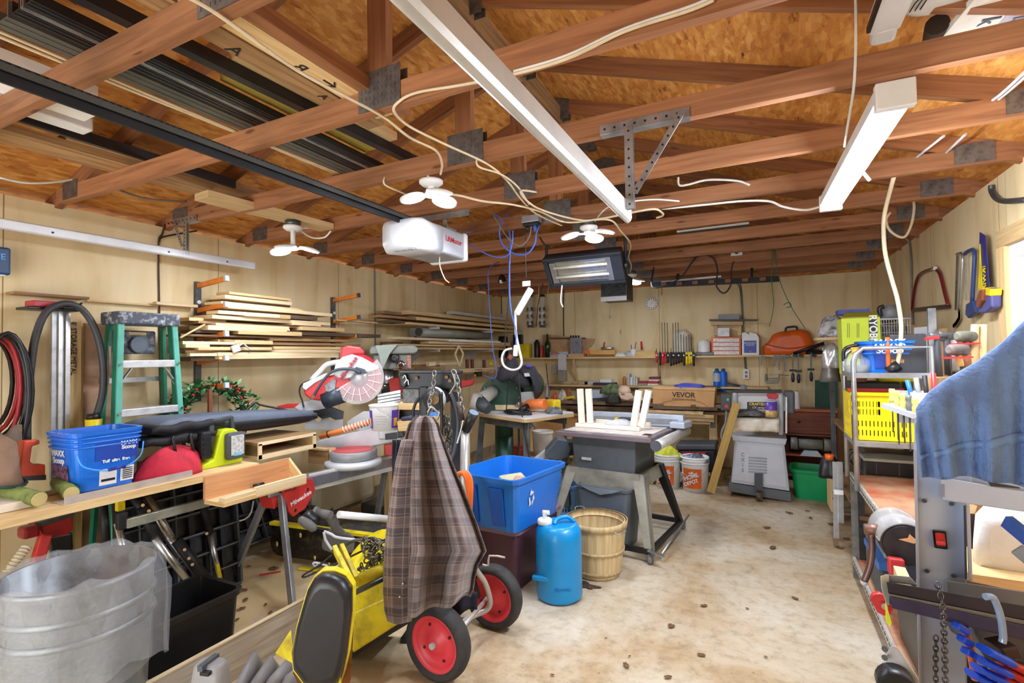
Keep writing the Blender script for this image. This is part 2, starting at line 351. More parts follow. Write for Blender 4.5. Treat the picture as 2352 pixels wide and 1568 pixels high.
def osb():
    m,n,l,p=newmat('strand_board'); uv=n.new('ShaderNodeUVMap'); cols=[]
    for ang,sc in ((.35,(16,48)),(-.6,(20,60)),(1.2,(14,44))):
        mp=n.new('ShaderNodeMapping'); mp.inputs['Rotation'].default_value=(0,0,ang); mp.inputs['Scale'].default_value=(*sc,1); l.new(uv.outputs[0],mp.inputs[0])
        nz=nd(n,'ShaderNodeTexNoise',_Scale=1.4,_Detail=2.0); l.new(mp.outputs[0],nz.inputs['Vector'])
        av=nd(n,'ShaderNodeMixRGB'); av.inputs[0].default_value=.25; l.new(mp.outputs[0],av.inputs[1]); l.new(nz.outputs['Color'],av.inputs[2])
        vo=nd(n,'ShaderNodeTexVoronoi',_Scale=1.0); l.new(av.outputs[0],vo.inputs['Vector']); sp=n.new('ShaderNodeSeparateColor'); l.new(vo.outputs['Color'],sp.inputs[0])
        cols.append(sp.outputs[0])
    a1=nd(n,'ShaderNodeMath',operation='ADD'); l.new(cols[0],a1.inputs[0]); l.new(cols[1],a1.inputs[1])
    a2=nd(n,'ShaderNodeMath',operation='MULTIPLY_ADD'); l.new(a1.outputs[0],a2.inputs[0]); a2.inputs[1].default_value=.33; 
    hf=nd(n,'ShaderNodeMath',operation='MULTIPLY'); hf.inputs[1].default_value=.33; l.new(cols[2],hf.inputs[0]); l.new(hf.outputs[0],a2.inputs[2])
    r=ramp(n,[(.05,srgb((100,60,24))),(.16,srgb((176,110,44))),(.5,srgb((204,138,62))),(.85,srgb((226,168,94)))]); l.new(a2.outputs[0],r.inputs[0])
    b=nd(n,'ShaderNodeTexNoise',_Scale=1.7,_Detail=5.0,_Roughness=.6); l.new(uv.outputs[0],b.inputs['Vector']); r2=ramp(n,[(.3,(.72,.64,.56,1)),(.55,(1,1,1,1))]); l.new(b.outputs['Fac'],r2.inputs[0])
    mx=nd(n,'ShaderNodeMixRGB',blend_type='MULTIPLY'); mx.inputs[0].default_value=.75; l.new(r.outputs[0],mx.inputs[1]); l.new(r2.outputs[0],mx.inputs[2])
    l.new(mx.outputs[0],p.inputs['Base Color']); p.inputs['Roughness'].default_value=.6; return m
PLY=plywood()
struct(MB().box(((XL+XR)/2,(YF+YB)/2,-.06),(XR-XL+.4,YB-YF+.4,.12)),'floor',concrete())
def wall(name,a,b,z0,z1,out):
    """wall panel from a to b (plan), thickness outwards"""
    a=V((*a,z0));b=V((*b,z0)); L=(b-a).length; mb=MB(); o=V((*out,0))
    mb.prism([a,b,b+V((0,0,z1-z0)),a+V((0,0,z1-z0))],o)
    return struct(mb,name,PLY)
wall('wall_left',(XL,YF),(XL,YB+.1),0,ZT,(-.1,0)); wall('wall_back',(XL,YB),(XR,YB),0,ZT,(0,.1))
# right wall with its window hole
WY0,WY1,WZ0,WZ1=1.75,3.50,1.02,2.03
mb=MB()
for y0,y1,z0,z1 in ((YF,WY0,0,ZT),(WY1,YB+.1,0,ZT),(WY0,WY1,0,WZ0),(WY0,WY1,WZ1,ZT)):
    mb.prism([(XR,y1,z0),(XR,y0,z0),(XR,y0,z1),(XR,y1,z1)],(.1,0,0))
struct(mb,'wall_right',PLY)
# window: white vinyl frame with two sashes
mb=MB(); c=[(WY0,WY1,WZ0,WZ0+.05),(WY0,WY1,WZ1-.05,WZ1),(WY0,WY0+.05,WZ0,WZ1),(WY1-.05,WY1,WZ0,WZ1),((WY0+WY1)/2-.03,(WY0+WY1)/2+.03,WZ0,WZ1)]
for k,(y0,y1,z0,z1) in enumerate(c): mb.box((XR+.06,(y0+y1)/2,(z0+z1)/2),(.05-.004*(k>1),y1-y0,z1-z0))
wn=struct(mb,'window_1',M['white'],.004)
MB().box((XR+.065,(WY0+WY1)/2,(WZ0+WZ1)/2),(.006,WY1-WY0-.09,WZ1-WZ0-.09)).obj('pane',mat((235,240,245),.05,0,0,5,0,.08),wn)
mb=MB()
for k,(y0,y1,z0,z1) in enumerate(((WY1-.07,WY1-.001,WZ0,WZ1),(WY0,WY0+.07,WZ0,WZ1),(WY0,WY1,WZ0,WZ0+.07),(WY0,WY1,WZ1-.07,WZ1-.001))): mb.box((XR+.03,(y0+y1)/2,(z0+z1)/2),(.05-.004*(k>1),y1-y0,z1-z0))
mb.obj('window_frame',M['white'],wn)
struct(MB().box((XR-.006,WY1+.046,(WZ0+WZ1)/2-.02),(.022,.09,WZ1-WZ0+.04)),'trim_1',M['pine'])
struct(MB().box((XR-.006,(WY0+WY1)/2,WZ1+.046),(.022,WY1-WY0+.182,.09)),'trim_2',M['pine'])
struct(MB().box((XL+.012,(YF+YB)/2,.07),(.024,YB-YF,.14)),'baseboard_left',mat((176,160,132),.8,0,.2,5,.2))
# gable end closing the roof, and the two roof slopes
OSB=osb()
for y in (YB+.02,YF-.07): struct(MB().prism([(XL-.27,y,ZT-.03),(XR+.27,y,ZT-.03),(XR+.27,y,ZT),(XM,y,zr(XM,.1)),(XL-.27,y,ZT)],(0,.05,0)),'wall_gable',OSB)
for k,x in ((3,XL-.24),(4,XR+.22)): struct(MB().box((x,(YF+YB)/2,ZT),(.02,YB-YF+.2,.3)),'trim_%d'%k,OSB)
mb=MB()
for x0,x1,z0,z1 in ((XL-.1,-3.45,0,ZT),(-.45,XR+.1,0,ZT),(-3.45,-.45,2.12,ZT)): mb.box(((x0+x1)/2,YF-.05,(z0+z1)/2),(x1-x0,.1,z1-z0))
struct(mb,'wall_front',PLY)
for s,nm in ((-1,'ceiling'),(1,'ceiling')):
    x1=XL-.25 if s<0 else XR+.25
    p0=V((XM,YF,zr(XM,.095)));p1=V((x1,YF,zr(x1,.095)))
    struct(MB().prism([p0,p1,p1+V((0,YB-YF+.1,0)),p0+V((0,YB-YF+.1,0))],(0,0,.02)),nm,OSB)
# trusses each 0.61 m
TY=[-.96,-.35,.25,.865,1.48,2.09,2.70,3.31,3.92,4.53,5.12,5.70,6.28,6.86]
names={2:'second',3:'first'}
PL=mat((120,116,112),.5,.7,.2,30)
ordn=['hidden','hidden','hidden','nearest','second','third','fourth','fifth','sixth','seventh','eighth','ninth','tenth','farthest']
def truss(y,k):
    t=thing('roof_truss','red-brown roof truss of bottom chord, sloped rafters and king post, %s from the camera'%ordn[k] if k>2 else 'red-brown roof truss over the garage door','truss',(XM,y,ZT),0,'roof trusses')
    # bottom chord: wandering slightly
    MB().beam((XL+.02,y,ZT+.0445),(XR-.02,y,ZT+.0445),.038,.089).obj('bottom_chord',M['joist'],t)
    for s in (-1,1):
        x1=XL-.1 if s<0 else XR+.1
        MB().beam((XM,y,zr(XM,.047)),(x1,y,zr(x1,.047)),.036,.089).obj('rafter',M['rafter'],t)
        xe=XL+.18 if s<0 else XR-.18
        mb=MB()
        for q in (-1,1): mb.box((xe,y+q*.021,ZT+.06),(.16,.002,.1))
        mb.obj('nail_plate',PL,t)
    MB().beam((XM,y,ZT+.089),(XM,y,zr(XM)),.089,.037,(0,1,0)).obj('king_post',M['joist'],t)
    for z in (ZT+.08,zr(XM,.0)):
        mb=MB()
        for q in (-1,1):
            mb.box((XM+.012,y+q*.0215,z),(.2,.002,.15))
            if z<2.9:
                for i in range(9):
                    for j in range(5): mb.box((XM-.072+i*.02,y+q*.0225,z-.05+j*.026),(.004,.003,.014))
        mb.obj('nail_plate',PL,t)
for k,y in enumerate(TY): 
    if k>=2: truss(y,k)
for s,x in ((-1,XL-.05),(1,XR+.05)): pass
# ridge brace and short cross blocks
one(MB().beam((XM+.03,-.2,3.17),(XM+.03,3.42,3.17),.038,.12),'ridge_brace',M['old'],'rough timber brace running under the roof ridge','brace')
one(MB().beam((-2.5,3.33,2.46),(-2.5,3.9,2.46),.038,.08),'blocking',M['pine'],'short pale block between joists by the door opener','block')
# ================= things on and under the joists
ZJ=ZT+.0905   # top of joists
GLOW=mat((232,240,255),.3,0,0,1,emit=150)
ivory=mat((226,208,172),.5,0,.08,9); wcable=mat((228,226,218),.45,0,.06,9); bcable=mat((70,104,196),.45,0,.08,9); kcable=mat((34,33,34),.5,0,.1,9); gcable=mat((120,116,108),.55,0,.15,9); greenc=mat((44,110,74),.6,0,.1,9)
def P3(l,**k):
    """pixel polyline -> points; entries (x,y) use k, entries (x,y,dict) their own plane"""
    return [at(p[0],p[1],**(p[2] if len(p)>2 else k)) for p in l]
def cable(pts,r,m,label,name='cable',cat='cable',group=None,steps=6,n=6):
    pts=[V(p) for p in pts]; a0=abs
    for e in (() if 'tube fixture' in label else (0,)):
        p=pts[e]
        if 2.18<p.z<2.41:
            y=min(TY,key=lambda q:a0(q-p.y)); q=V((p.x,y+(-.02 if y>p.y else .02),ZT+.02)); pts.insert(0 if e==0 else len(pts),q)
    return one(MB().tube(pts,r,n,steps=steps),name,m,label,cat,group,loc=pts[0])
# lamps with three fold-out LED panels
def lamp(base,pans,label,stem=.02,box=False,pr=.062):
    base=V(base); t=thing('folding_lamp',label,'lamp',base,0,'folding garage lamps')
    if box: MB().cyl(base+V((0,0,.003)),base+V((0,0,.035)),.05,.05).obj('junction_box',M['dsteel'],t)
    z0=0
    MB().lathe([(.01,-.03),(.045,-.028),(.062,-.014),(.062,0),(.02,.002)],base).obj('canopy',M['white'],t)
    c=sum((V(p) for p in pans),V((0,0,0)))/len(pans); hub=V((base.x,base.y,c.z+.012))
    MB().cyl(base-V((0,0,.02)),hub,.016,.016,14).obj('stem',M['white'],t)
    MB().lathe([(.012,.018),(.034,.012),(.036,-.006),(.012,-.016)],hub).obj('hub',M['white'],t)
    for p in pans:
        p=V(p); d=(p-hub); d.z=0; d.normalize(); nrm=(V((0,0,1))+d*.25).normalized()
        h=MB().lathe([(pr*.6,.016),(pr+.006,.006),(pr+.006,-.004),(pr*.9,-.004)],p,nrm,24); h.beam(hub,p+V((0,0,.006)),.022,.01)
        ho=h.obj('lamp_panel',M['white'],t)
        MB().lathe([(pr*.95,-.001),(pr*.95,-.0055)],p,nrm,24).obj('diffuser',GLOW,ho)
    return t
def around(c,z,rad,angs): return [(c[0]+rad*math.cos(math.radians(a)),c[1]+rad*math.sin(math.radians(a)),z) for a in angs]
b1=at(990,415,Z=ZT-.002); lamp(b1,around(b1,2.33,.1,(200,330,80)),'three-panel folding LED lamp under the joist left of the metal door track')
b2=at(673,520,Z=ZT-.04); lamp(b2,around(b2,b2.z-.16,.11,(185,-65,25)),'folding LED lamp on a long white stem above the lumber rack, nearest the left wall',box=True)
b3=at(1352,520,Z=ZT-.03); lamp(b3,around(b3,2.33,.13,(195,-15,90)),'three-panel folding LED lamp right above the infrared heater',box=True)
b4=at(1450,630,Z=ZT-.05); lamp(b4,around(b4,2.29,.11,(200,330,80)),'three-panel folding LED lamp farthest back, near the round thermometer',box=True)
# hanging two-tube fixture
p0=V((.375,1.84,2.27)); p1=V((.335,3.07,2.27)); dx=(p1-p0).normalized(); sd=V((dx.y,-dx.x,0))
t=thing('tube_fixture','hanging two-tube fluorescent strip fixture with bright white tubes','lamp',(p0+p1)/2,0)
MB().beam(p0,p1,.095,.045).obj('housing',M['white'],t,.004)
for s in (-1,1):
    MB().cyl(p0+sd*.024*s+dx*.03-V((0,0,.035)),p1+sd*.024*s-dx*.03-V((0,0,.035)),.0165,.0165,12).obj('tube',GLOW,t)
for q,d in ((p0,1),(p1,-1)): MB().beam(q-dx*.003*d-V((0,0,.012)),q+dx*.028*d-V((0,0,.012)),.1,.082).obj('end_cap',M['white'],t,.004)
cable([V((.30,1.93,2.98)),V((.30,1.95,2.6)),V((.298,2.0,2.40)),V((.30,2.15,2.33)),V((.30,2.28,2.275))],.0045,wcable,'white cord hanging vertically down to the tube fixture','cord','cord',steps=4)
cable(P3([(1962,305),(1955,330),(1945,345),(1962,350),(1975,385),(1998,415)],Y=2.35),.006,wcable,'loose knotted white cord tail dangling over the tube fixture','cord','cord')
# garage door hardware
tr=thing('door_track','pale galvanized door track running diagonally overhead in the middle','track',(-.5,1,2.08),0,'garage door tracks')
def track(mb,X,y0,y1,z,s):
    prof=[(0,0),(.026,0),(.026,.004),(.004,.004),(.004,.055),(.026,.055),(.026,.075),(.022,.075),(.022,.059),(0,.059)]
    return mb.prism([(X+s*a,y0,z+b) for a,b in prof],(0,y1-y0,0))
alt=mat((206,206,200),.38,.25,.08,4)
MB().rings([[V((-.50+a,y,2.06+b)) for a,b in ((-.022,.078),(-.024,.02),(-.016,.004),(-.004,-.002),(.008,.006),(.014,.02),(.010,.078))] for y in (-.9,2.17)],smooth=False).obj('rail',alt,tr,.003)
def bracket(t,X,Y,z0,dirx,arm=.24):
    """perforated angle hanger: top bar under joist, post, and brace"""
    def perf(a,b,n,wid=.032,up=(0,0,1)):
        a=V(a);b=V(b); q=MB().beam(a,b,.003,wid,up); 
        o=q.obj('hanger_strap',M['galv'],t)
        h=MB(); d=(b-a)/n
        for i in range(n):
            c=a+d*(i+.5); h.cyl(c-V((0,.0022,0)),c+V((0,.0022,0)),.0048,.0048,8)
        h.obj('strap_holes',M['black'],o)
    q=MB().beam((X-.12*dirx,Y-.025,ZT+.02),(X+arm*dirx,Y-.025,ZT+.02),.003,.04); q.beam((X-.12*dirx,Y-.005,ZT-.001),(X+arm*dirx,Y-.005,ZT-.001),.04,.003); q.obj('top_angle',M['galv'],t)
    h=MB()
    for i in range(8): h.cyl((X-.1*dirx+i*.042*dirx,Y-.0285,ZT+.02),(X-.1*dirx+i*.042*dirx,Y-.022,ZT+.02),.005,.005,8)
    h.obj('strap_holes',M['black'],t)
    perf((X,Y-.03,ZT+.01),(X,Y-.03,z0),9,.034,(1,0,0)); MB().beam((X,Y-.012,ZT),(X,Y-.012,z0),.034,.003,(0,1,0)).obj('hanger_flange',M['galv'],t)
    perf((X+(arm-.03)*dirx,Y-.036,ZT+.015),(X+.02*dirx,Y-.036,z0+.06),9,.026,(1,0,0))
bracket(tr,-.47,2.09,2.09,1)
tl=thing('door_track','galvanized door track with bolt heads running along the top of the left wall','track',(-3.45,1,2.2),0,'garage door tracks')
MB().box((-3.45,.84,2.205),(.03,3.48,.055)).obj('rail',mat((226,228,230),.35,.3,.08,4),tl,.008)
mb=MB()
for y in (-.2,.6,1.35,1.95,2.35): mb.cyl((-3.432,y,2.2),(-3.44,y,2.2),.006,.006,8)
mb.obj('bolt',M['black'],tl); bracket(tl,-3.45,2.09,2.2,-1,.14)
# opener rail and opener
XO=-1.93
t=thing('opener_rail','black door opener rail with toothed belt running overhead to the white motor unit','rail',(XO,1,2.34))
MB().box((XO,.85,2.35),(.045,3.3,.012)).obj('rail_top',M['blackm'],t)
MB().box((XO,.85,2.325),(.012,3.3,.05)).obj('rail_web',M['blackm'],t)
MB().box((XO+.026,.85,2.337),(.006,3.3,.02)).obj('rail_side',mat((86,88,84),.45,.5,.1,6),t)
mb=MB()
for i in range(150): mb.box((XO+.012,-.7+i*.0215,2.345),(.03,.009,.016))
mb.obj('belt_teeth',mat((60,60,60),.6,.3,.1,9),t)
t=thing('door_opener','white garage door opener motor unit with grey side panel and red lettering','door opener',(-1.93,2.7,2.15))
sh=[]
for y,w_,h_,zc in ((2.40,.06,.05,2.24),(2.41,.13,.085,2.235),(2.46,.155,.10,2.23),(2.58,.14,.095,2.235),(2.66,.145,.095,2.235)):
    sh.append([(XO+x,y,zc+z) for x,z in rrect(2*w_,2*h_,.04,5)])
MB().rings(sh).obj('lens_cover',mat((208,211,216),.35,0,.03,4),t)
MB().box((XO,2.79,2.235),(.28,.27,.175)).obj('motor_housing',mat((176,178,182),.4,.3,.05,6),t,.012)
MB().box((XO,2.94,2.235),(.3,.05,.195)).obj('rear_cover',M['wplastic'],t,.02)
text('LiftMaster',.048,mat((190,30,40),.4),(XO+.1415,2.79,2.25),(0,1,0),(0,0,1),t,'lettering',.0008,.0006)
mb=MB().beam((XO-.2,2.72,ZT-.02),(XO+.3,2.72,ZT-.02),.003,.038); mb.beam((XO-.2,2.74,ZT-.002),(XO+.3,2.74,ZT-.002),.04,.003); mb.obj('mount_bar',M['galv'],t)
mb=MB().beam((XO+.1,2.74,ZT-.01),(XO+.1,2.76,2.315),.004,.03,(1,0,0)).beam((XO-.1,2.74,ZT-.01),(XO-.1,2.76,2.315),.004,.03,(1,0,0)); mb.beam((XO-.13,2.78,2.328),(XO+.13,2.78,2.328),.12,.008); mb.obj('mount_strap',M['galv'],t)
mb=MB()
for i in range(9): mb.box((XO-.05+i*.02,2.44,2.137),(.008,.04,.004))
mb.obj('vent_slot',mat((150,150,150),.5),t)
cable([V((XO+.05,2.76,2.16)),V((XO+.05,2.76,2.09)),V((XO+.1,2.74,2.0)),V((XO+.14,2.73,1.97))],.004,ivory,'short cream antenna wire hanging below the door opener','wire','wire')
# infrared heater
HC=V((-1.30,4.0,2.2)); HW=.66
t=thing('infrared_heater','black infrared heater with chrome reflector hanging from a black yoke','heater',(HC.x,HC.y,2.1))
R=rx(math.radians(-52))@rz(0)
def hb(x,y,z): return HC+R@V((x,y,z))
def hbox(mb,c,s): return mb.box(hb(*c),s,R)
mb=MB(); hbox(mb,(0,0,.03),(HW,.28,.08)); mb.obj('housing',M['blackm'],t,.015)
mb=MB(); hbox(mb,(0,.12,-.02),(HW,.035,.035)); hbox(mb,(0,-.12,-.02),(HW,.035,.035)); hbox(mb,(-HW/2+.02,0,-.02),(.04,.24,.035)); hbox(mb,(HW/2-.045,0,-.02),(.09,.24,.035)); mb.obj('face_frame',mat((52,56,64),.4,.3,.1,8),t,.004)
mb=MB(); hbox(mb,(-.01,0,-.012),(HW-.12,.2,.004)); rf=mb.obj('reflector',mat((214,212,200),.22,.8,.1,20),t)
for yy in (-.045,.045): MB().cyl(hb(-HW/2+.08,yy,-.032),hb(HW/2-.12,yy,-.032),.012,.012,12).obj('heating_tube',mat((235,232,220),.15,.3,.05,9),t)
mb=MB(); hbox(mb,(-HW/2+.075,.0,-.03),(.05,.19,.012)); mb.obj('end_bracket',M['alum'],t); mb=MB(); hbox(mb,(HW/2-.11,0,-.03),(.045,.21,.012)); mb.obj('end_bracket',M['alum'],t)
mb=MB()
for i in range(44): hbox(mb,(-HW/2+.06+i*(HW-.16)/43,0,-.042),(.0012,.21,.0012))
mb.obj('grille_wires',M['chrome'],t)
mb=MB(); L=HC+V((-HW/2-.01,.02,.02)); Rr=HC+V((HW/2+.01,.02,.02))
mb.tube([L,L+V((0,0,.2)),L+V((.01,0,.235)),L+V((.05,0,.25)),Rr+V((-.05,0,.25)),Rr+V((-.01,0,.235)),Rr+V((0,0,.2)),Rr],.012,6,steps=1); mb.obj('yoke',M['blackm'],t)
MB().cyl(HC+V((HW/2,.02,.0)),HC+V((HW/2+.03,.02,.0)),.035,.035,16).obj('yoke_knob',M['black'],t)
MB().cyl(HC+V((0,.02,.26)),HC+V((0,.02,.31)),.012,.012,8).obj('mount_bolt',M['dsteel'],t)
# speaker-like box behind heater
bx=at(1410,668,Y=4.75)
t=thing('hanging_box','black box with clear front and silver faceplate hanging behind the heater','box',(bx.x,4.75,bx.z-.1))
MB().box((bx.x,4.87,bx.z+.03),(.25,.26,.24)).obj('case',M['black'],t,.006)
MB().box((bx.x,4.735,bx.z-.075),(.25,.015,.045)).obj('faceplate',M['lgrey'],t,.003)
MB().box((bx.x,4.738,bx.z+.04),(.23,.004,.16)).obj('window',mat((70,74,76),.08,.3,.3,30),t)
mb=MB()
for s in (-1,1): mb.beam((bx.x+s*.1,4.87,bx.z+.15),(bx.x+s*.1,4.87,ZT+.01),.02,.003,(0,1,0))
mb.obj('hanger_strap',M['galv'],t)
# receptacle box on joist and its cords
rb=at(1225,512,Y=3.27); t=thing('outlet_box','grey metal outlet box screwed to a joist with black and blue plugs','outlet',rb)
MB().box(rb+V((0,-.03,.02)),(.13,.06,.05)).obj('box',M['galv'],t,.003); MB().box(rb+V((0,-.03,-.015)),(.12,.055,.025)).obj('receptacle',M['black'],t,.004)
MB().cyl(rb+V((-.035,-.03,-.02)),rb+V((-.035,-.03,-.06)),.014,.01,10).obj('plug',M['black'],t); MB().cyl(rb+V((.025,-.03,-.02)),rb+V((.025,-.03,-.07)),.013,.009,10).obj('plug',bcable,t)
cable(P3([(1232,535),(1228,560),(1210,583),(1180,582),(1155,562),(1147,535),(1152,508),(1142,495),(1132,492)],Y=3.2),.006,bcable,'thick blue extension cord looped below the outlet box','cord','cord')
cable(P3([(1165,490),(1172,560),(1170,620),(1172,700),(1185,760),(1184,810)],Y=3.335),.006,bcable,'blue extension cord hanging straight down to a white plug','cord','cord')
cable(P3([(1058,540),(1085,565),(1130,588),(1165,587),(1176,560),(1178,530)],Y=3.1),.004,bcable,'thin blue wire drooping from the door opener to the joists','wire','wire')
cable(P3([(1123,618),(1122,660),(1126,730),(1132,800),(1140,845),(1136,868),(1112,862)],Y=4.3),.005,bcable,'long thin blue cord hanging down to the drill press','cord','cord')
cable(P3([(1133,493),(1148,520),(1172,552),(1195,565),(1215,545),(1220,520)],Y=3.15),.004,gcable,'grey wire sagging to the outlet box','wire','wire')
cable(P3([(1240,545),(1250,560),(1262,566)],Y=3.9),.006,kcable,'short black power cord going into the heater yoke','cord','cord')
# white looped cord with plug, wand
pl=[(1185,785),(1183,715)]
cable(P3([(1184,718),(1185,765),(1192,800),(1198,830),(1192,845),(1175,849),(1158,840),(1153,822),(1160,805),(1176,800)],Y=3.34),.009,wcable,'thick white cord hanging in a loop in the middle of the room','cord','cord')
one(MB().beam(at(1220,662,Y=3.34),at(1186,722,Y=3.34),.03,.05,(1,0,0)),'paint_stirrer',M['wplastic'],'flat white plastic paddle tied on the hanging cord','paddle',bevel=.012)
one(MB().box(at(1209,651,Y=3.36),(.063,.004,.038)),'tag_card',M['white'],'small white card hanging above the white paddle','card')
cable(P3([(1209,642),(1207,590),(1208,515)],Y=3.335),.003,kcable,'thin dark string above the small white card','string','string')
one(MB().beam(at(1186,792,Y=3.34),at(1184,818,Y=3.34),.03,.035,(1,0,0)),'cord_plug',M['wplastic'],'white plug on the end of the hanging blue cord','plug',bevel=.008)
for i,(pts,y,lb) in enumerate([([(1247,650),(1236,700),(1232,750)],6.3,'thin black cable pair hanging between the bird feeders'),([(1170,545),(1168,690),(1162,740),(1160,800),(1156,845)],3.94,'black cable hanging beside the white loop')]):
    cable(P3(pts,Y=y if i else 6.257),.005,kcable,lb,'cable','cable')
cable(P3([(1238,630),(1237,690),(1236,745)],Y=6.838),.006,ivory,'cream cord hanging straight down between the two bird feeders','cord','cord')
cable(P3([(1262,650),(1258,680),(1275,695),(1300,700)],Y=6.257),.003,ivory,'thin cream string curling right of the bird feeders','string','string')
cable(P3([(1291,655),(1288,690),(1293,705)],Y=4.02),.006,wcable,'short white cord hanging beneath the heater, left end','cord','cord')
# orange/cream romex runs on the joists
cable(P3([(1640,0,dict(Y=1.45)),(1580,25,dict(Y=1.45)),(1435,72,dict(Y=1.45)),(1300,135,dict(Y=1.45)),(1180,170,dict(Y=1.45)),(1060,195,dict(Y=1.45)),(960,212,dict(Y=1.45)),(918,232,dict(Y=1.45)),(905,256,dict(Y=1.47)),(940,290,dict(Z=2.42)),(1020,330,dict(Z=2.41)),(1118,376,dict(Z=2.41)),(1165,415,dict(Z=2.4)),(1195,455,dict(Z=2.4)),(1230,490,dict(Z=2.4)),(1290,518,dict(Z=2.4))]),.0055,ivory,'long cream cable stapled along the second joist and looping back to the lamps','cable','cable')
cable(P3([(1640,-8,dict(Y=1.45)),(1580,17,dict(Y=1.45)),(1435,66,dict(Y=1.45)),(1300,128,dict(Y=1.45)),(1180,164,dict(Y=1.45))]),.005,wcable,'second white cable on the joist beside the cream one','cable','cable')
cable(P3([(425,-10),(480,20),(560,75),(680,160),(800,225),(880,268),(940,315),(1000,345),(1015,375),(1012,400)],Z=2.41),.0055,ivory,'cream cable crossing under the joists to the lamp left of the door track')
cable(P3([(1010,438),(1060,450),(1110,462),(1180,470),(1240,485),(1300,510),(1380,502),(1440,490),(1500,480),(1520,488),(1522,495),(1508,500)],Z=2.38),.007,ivory,'thick cream cable run linking the middle lamps')
cable(P3([(1195,440),(1235,478),(1330,505),(1400,505),(1425,530),(1448,560),(1444,590),(1450,610),(1447,625)],Z=2.38),.006,ivory,'cream cable dropping toward the farthest lamp')
cable(P3([(1362,515),(1390,480),(1430,466),(1500,458),(1560,462)],Z=2.42),.005,wcable,'white cable leaving the lamp above the heater')
cable(P3([(1100,383),(1150,400),(1190,430),(1215,470)],Z=2.4),.005,ivory,'short cream cable joining the bundle near the third nail plate')
cable(P3([(885,425),(930,445),(960,460)],Z=2.4),.005,ivory,'cream cable feeding the lamp left of the door track')
cable(P3([(690,525),(715,545),(745,545),(760,530)],Y=2.5),.006,wcable,'white cord looping from the lamp beside the left wall')
cable(P3([(1558,407),(1560,425),(1580,424),(1625,413),(1690,415),(1722,425)],Y=3.285),.007,wcable,'white cable arching between two joists by the tube light')
cable(P3([(1520,480),(1620,470),(1700,462),(1765,462),(1800,475),(1850,482),(1890,472)],Y=3.335),.007,wcable,'white cable drooping to the far end of the tube light')
# coiled cable at the right
cable(P3([(2078,425),(2098,460),(2097,500),(2085,535),(2070,545),(2045,530),(2035,505),(2045,488)],Y=4.25),.009,ivory,'cream cable hanging in a big coil near the right wall')
cable(P3([(2032,490),(2030,545),(2035,590),(2048,640),(2062,690),(2070,750),(2066,810),(2060,838)],Y=3.6),.0115,ivory,'thick cream extension cord hanging down over the blue tub on the cart','cord','cord')
one(MB().cyl(at(2064,838,Y=3.6),at(2038,852,Y=3.6),.03,.024,12),'rubber_plug',M['black'],'black rubber connector on the end of the hanging cream cord','plug')
cable(P3([(2088,545),(2093,600),(2094,680),(2097,745)],X=XR-.01),.008,gcable,'grey cable running down the right wall')
cable(P3([(2040,545),(2070,540),(2088,556)],Y=5.0),.006,gcable,'grey cable crossing to the right wall below the last joists')
for k,(a,b) in enumerate([((2352,150),(2260,245)),((2352,195),(2270,250)),((2160,315),(2085,375)),((2215,310),(2158,365))]):
    pass
mb=MB(); mb.tube(P3([(2360,160),(2300,215),(2262,243)],Z=2.5),.006,6); mb.tube(P3([(2360,172),(2310,215),(2270,246)],Z=2.5),.006,6)
one(mb,'cable',M['lgrey'],'pair of grey cables lying across the joists at upper right','cable')
cable(P3([(2168,312),(2085,377)],Z=2.5),.006,M['lgrey'],'grey cable seen between joists left of its twin',steps=1); cable(P3([(2218,308),(2158,365)],Z=2.5),.006,M['lgrey'],'grey cable seen between joists right of its twin',steps=1)
cable(P3([(1500,660),(1560,640),(1600,590),(1635,590),(1648,620),(1645,655),(1662,673),(1678,655),(1680,620),(1685,600)],Y=5.6),.008,kcable,'thick black cord looping from the joist outlet to the back','cord','cord')
t=thing('joist_outlet','white outlet plate with black plug fixed on a joist','outlet',at(1692,580,Y=5.66)); c=at(1692,580,Y=5.66)
MB().box(c,(.11,.03,.06)).obj('plate',M['white'],t,.004); MB().cyl(c-V((0,.015,0)),c-V((0,.04,.0)),.018,.018,12).obj('plug',M['black'],t)
for a,(pts,y) in enumerate([([(1775,572),(1772,640),(1777,700),(1767,750)],5.64),([(1778,572),(1790,640),(1815,700),(1850,755)],5.65)]):
    cable(P3(pts,Y=y),.004,greenc,['green string hanging loose from a joist','green string slanting down to the orange roasting pan lid'][a],'string','string')
one(MB().tube(P3([(1800,700),(1812,694),(1817,703),(1806,706)],Y=5.65),.005,6),'string_knot',greenc,'knot in the slanting green string','knot')
# metal rack / track bundle and black wiring under the far joists
t=thing('rail_bundle','black and grey steel rails lying across the last joists above the back wall','rails',at(1600,645,Y=6.2))
a=at(1500,655,Y=6.1);b=at(1790,640,Y=6.1)
MB().beam(a,b,.05,.06).obj('dark_rail',M['blackm'],t); MB().beam(a+V((.1,-.03,.03)),a+V((.75,-.03,.04)),.02,.02).obj('grey_rail',M['galv'],t)
mb=MB()
for i in range(7): mb.box(a.lerp(b,.1+.13*i)+V((0,-.04,.0)),(.06,.03,.035))
mb.obj('clip',M['joist'],t)
for x_ in (.2,.8): q=a.lerp(b,x_); MB().beam(q,V((q.x,6.27,ZT+.02)),.03,.006,(0,1,0)).obj('hanger',M['dsteel'],t)
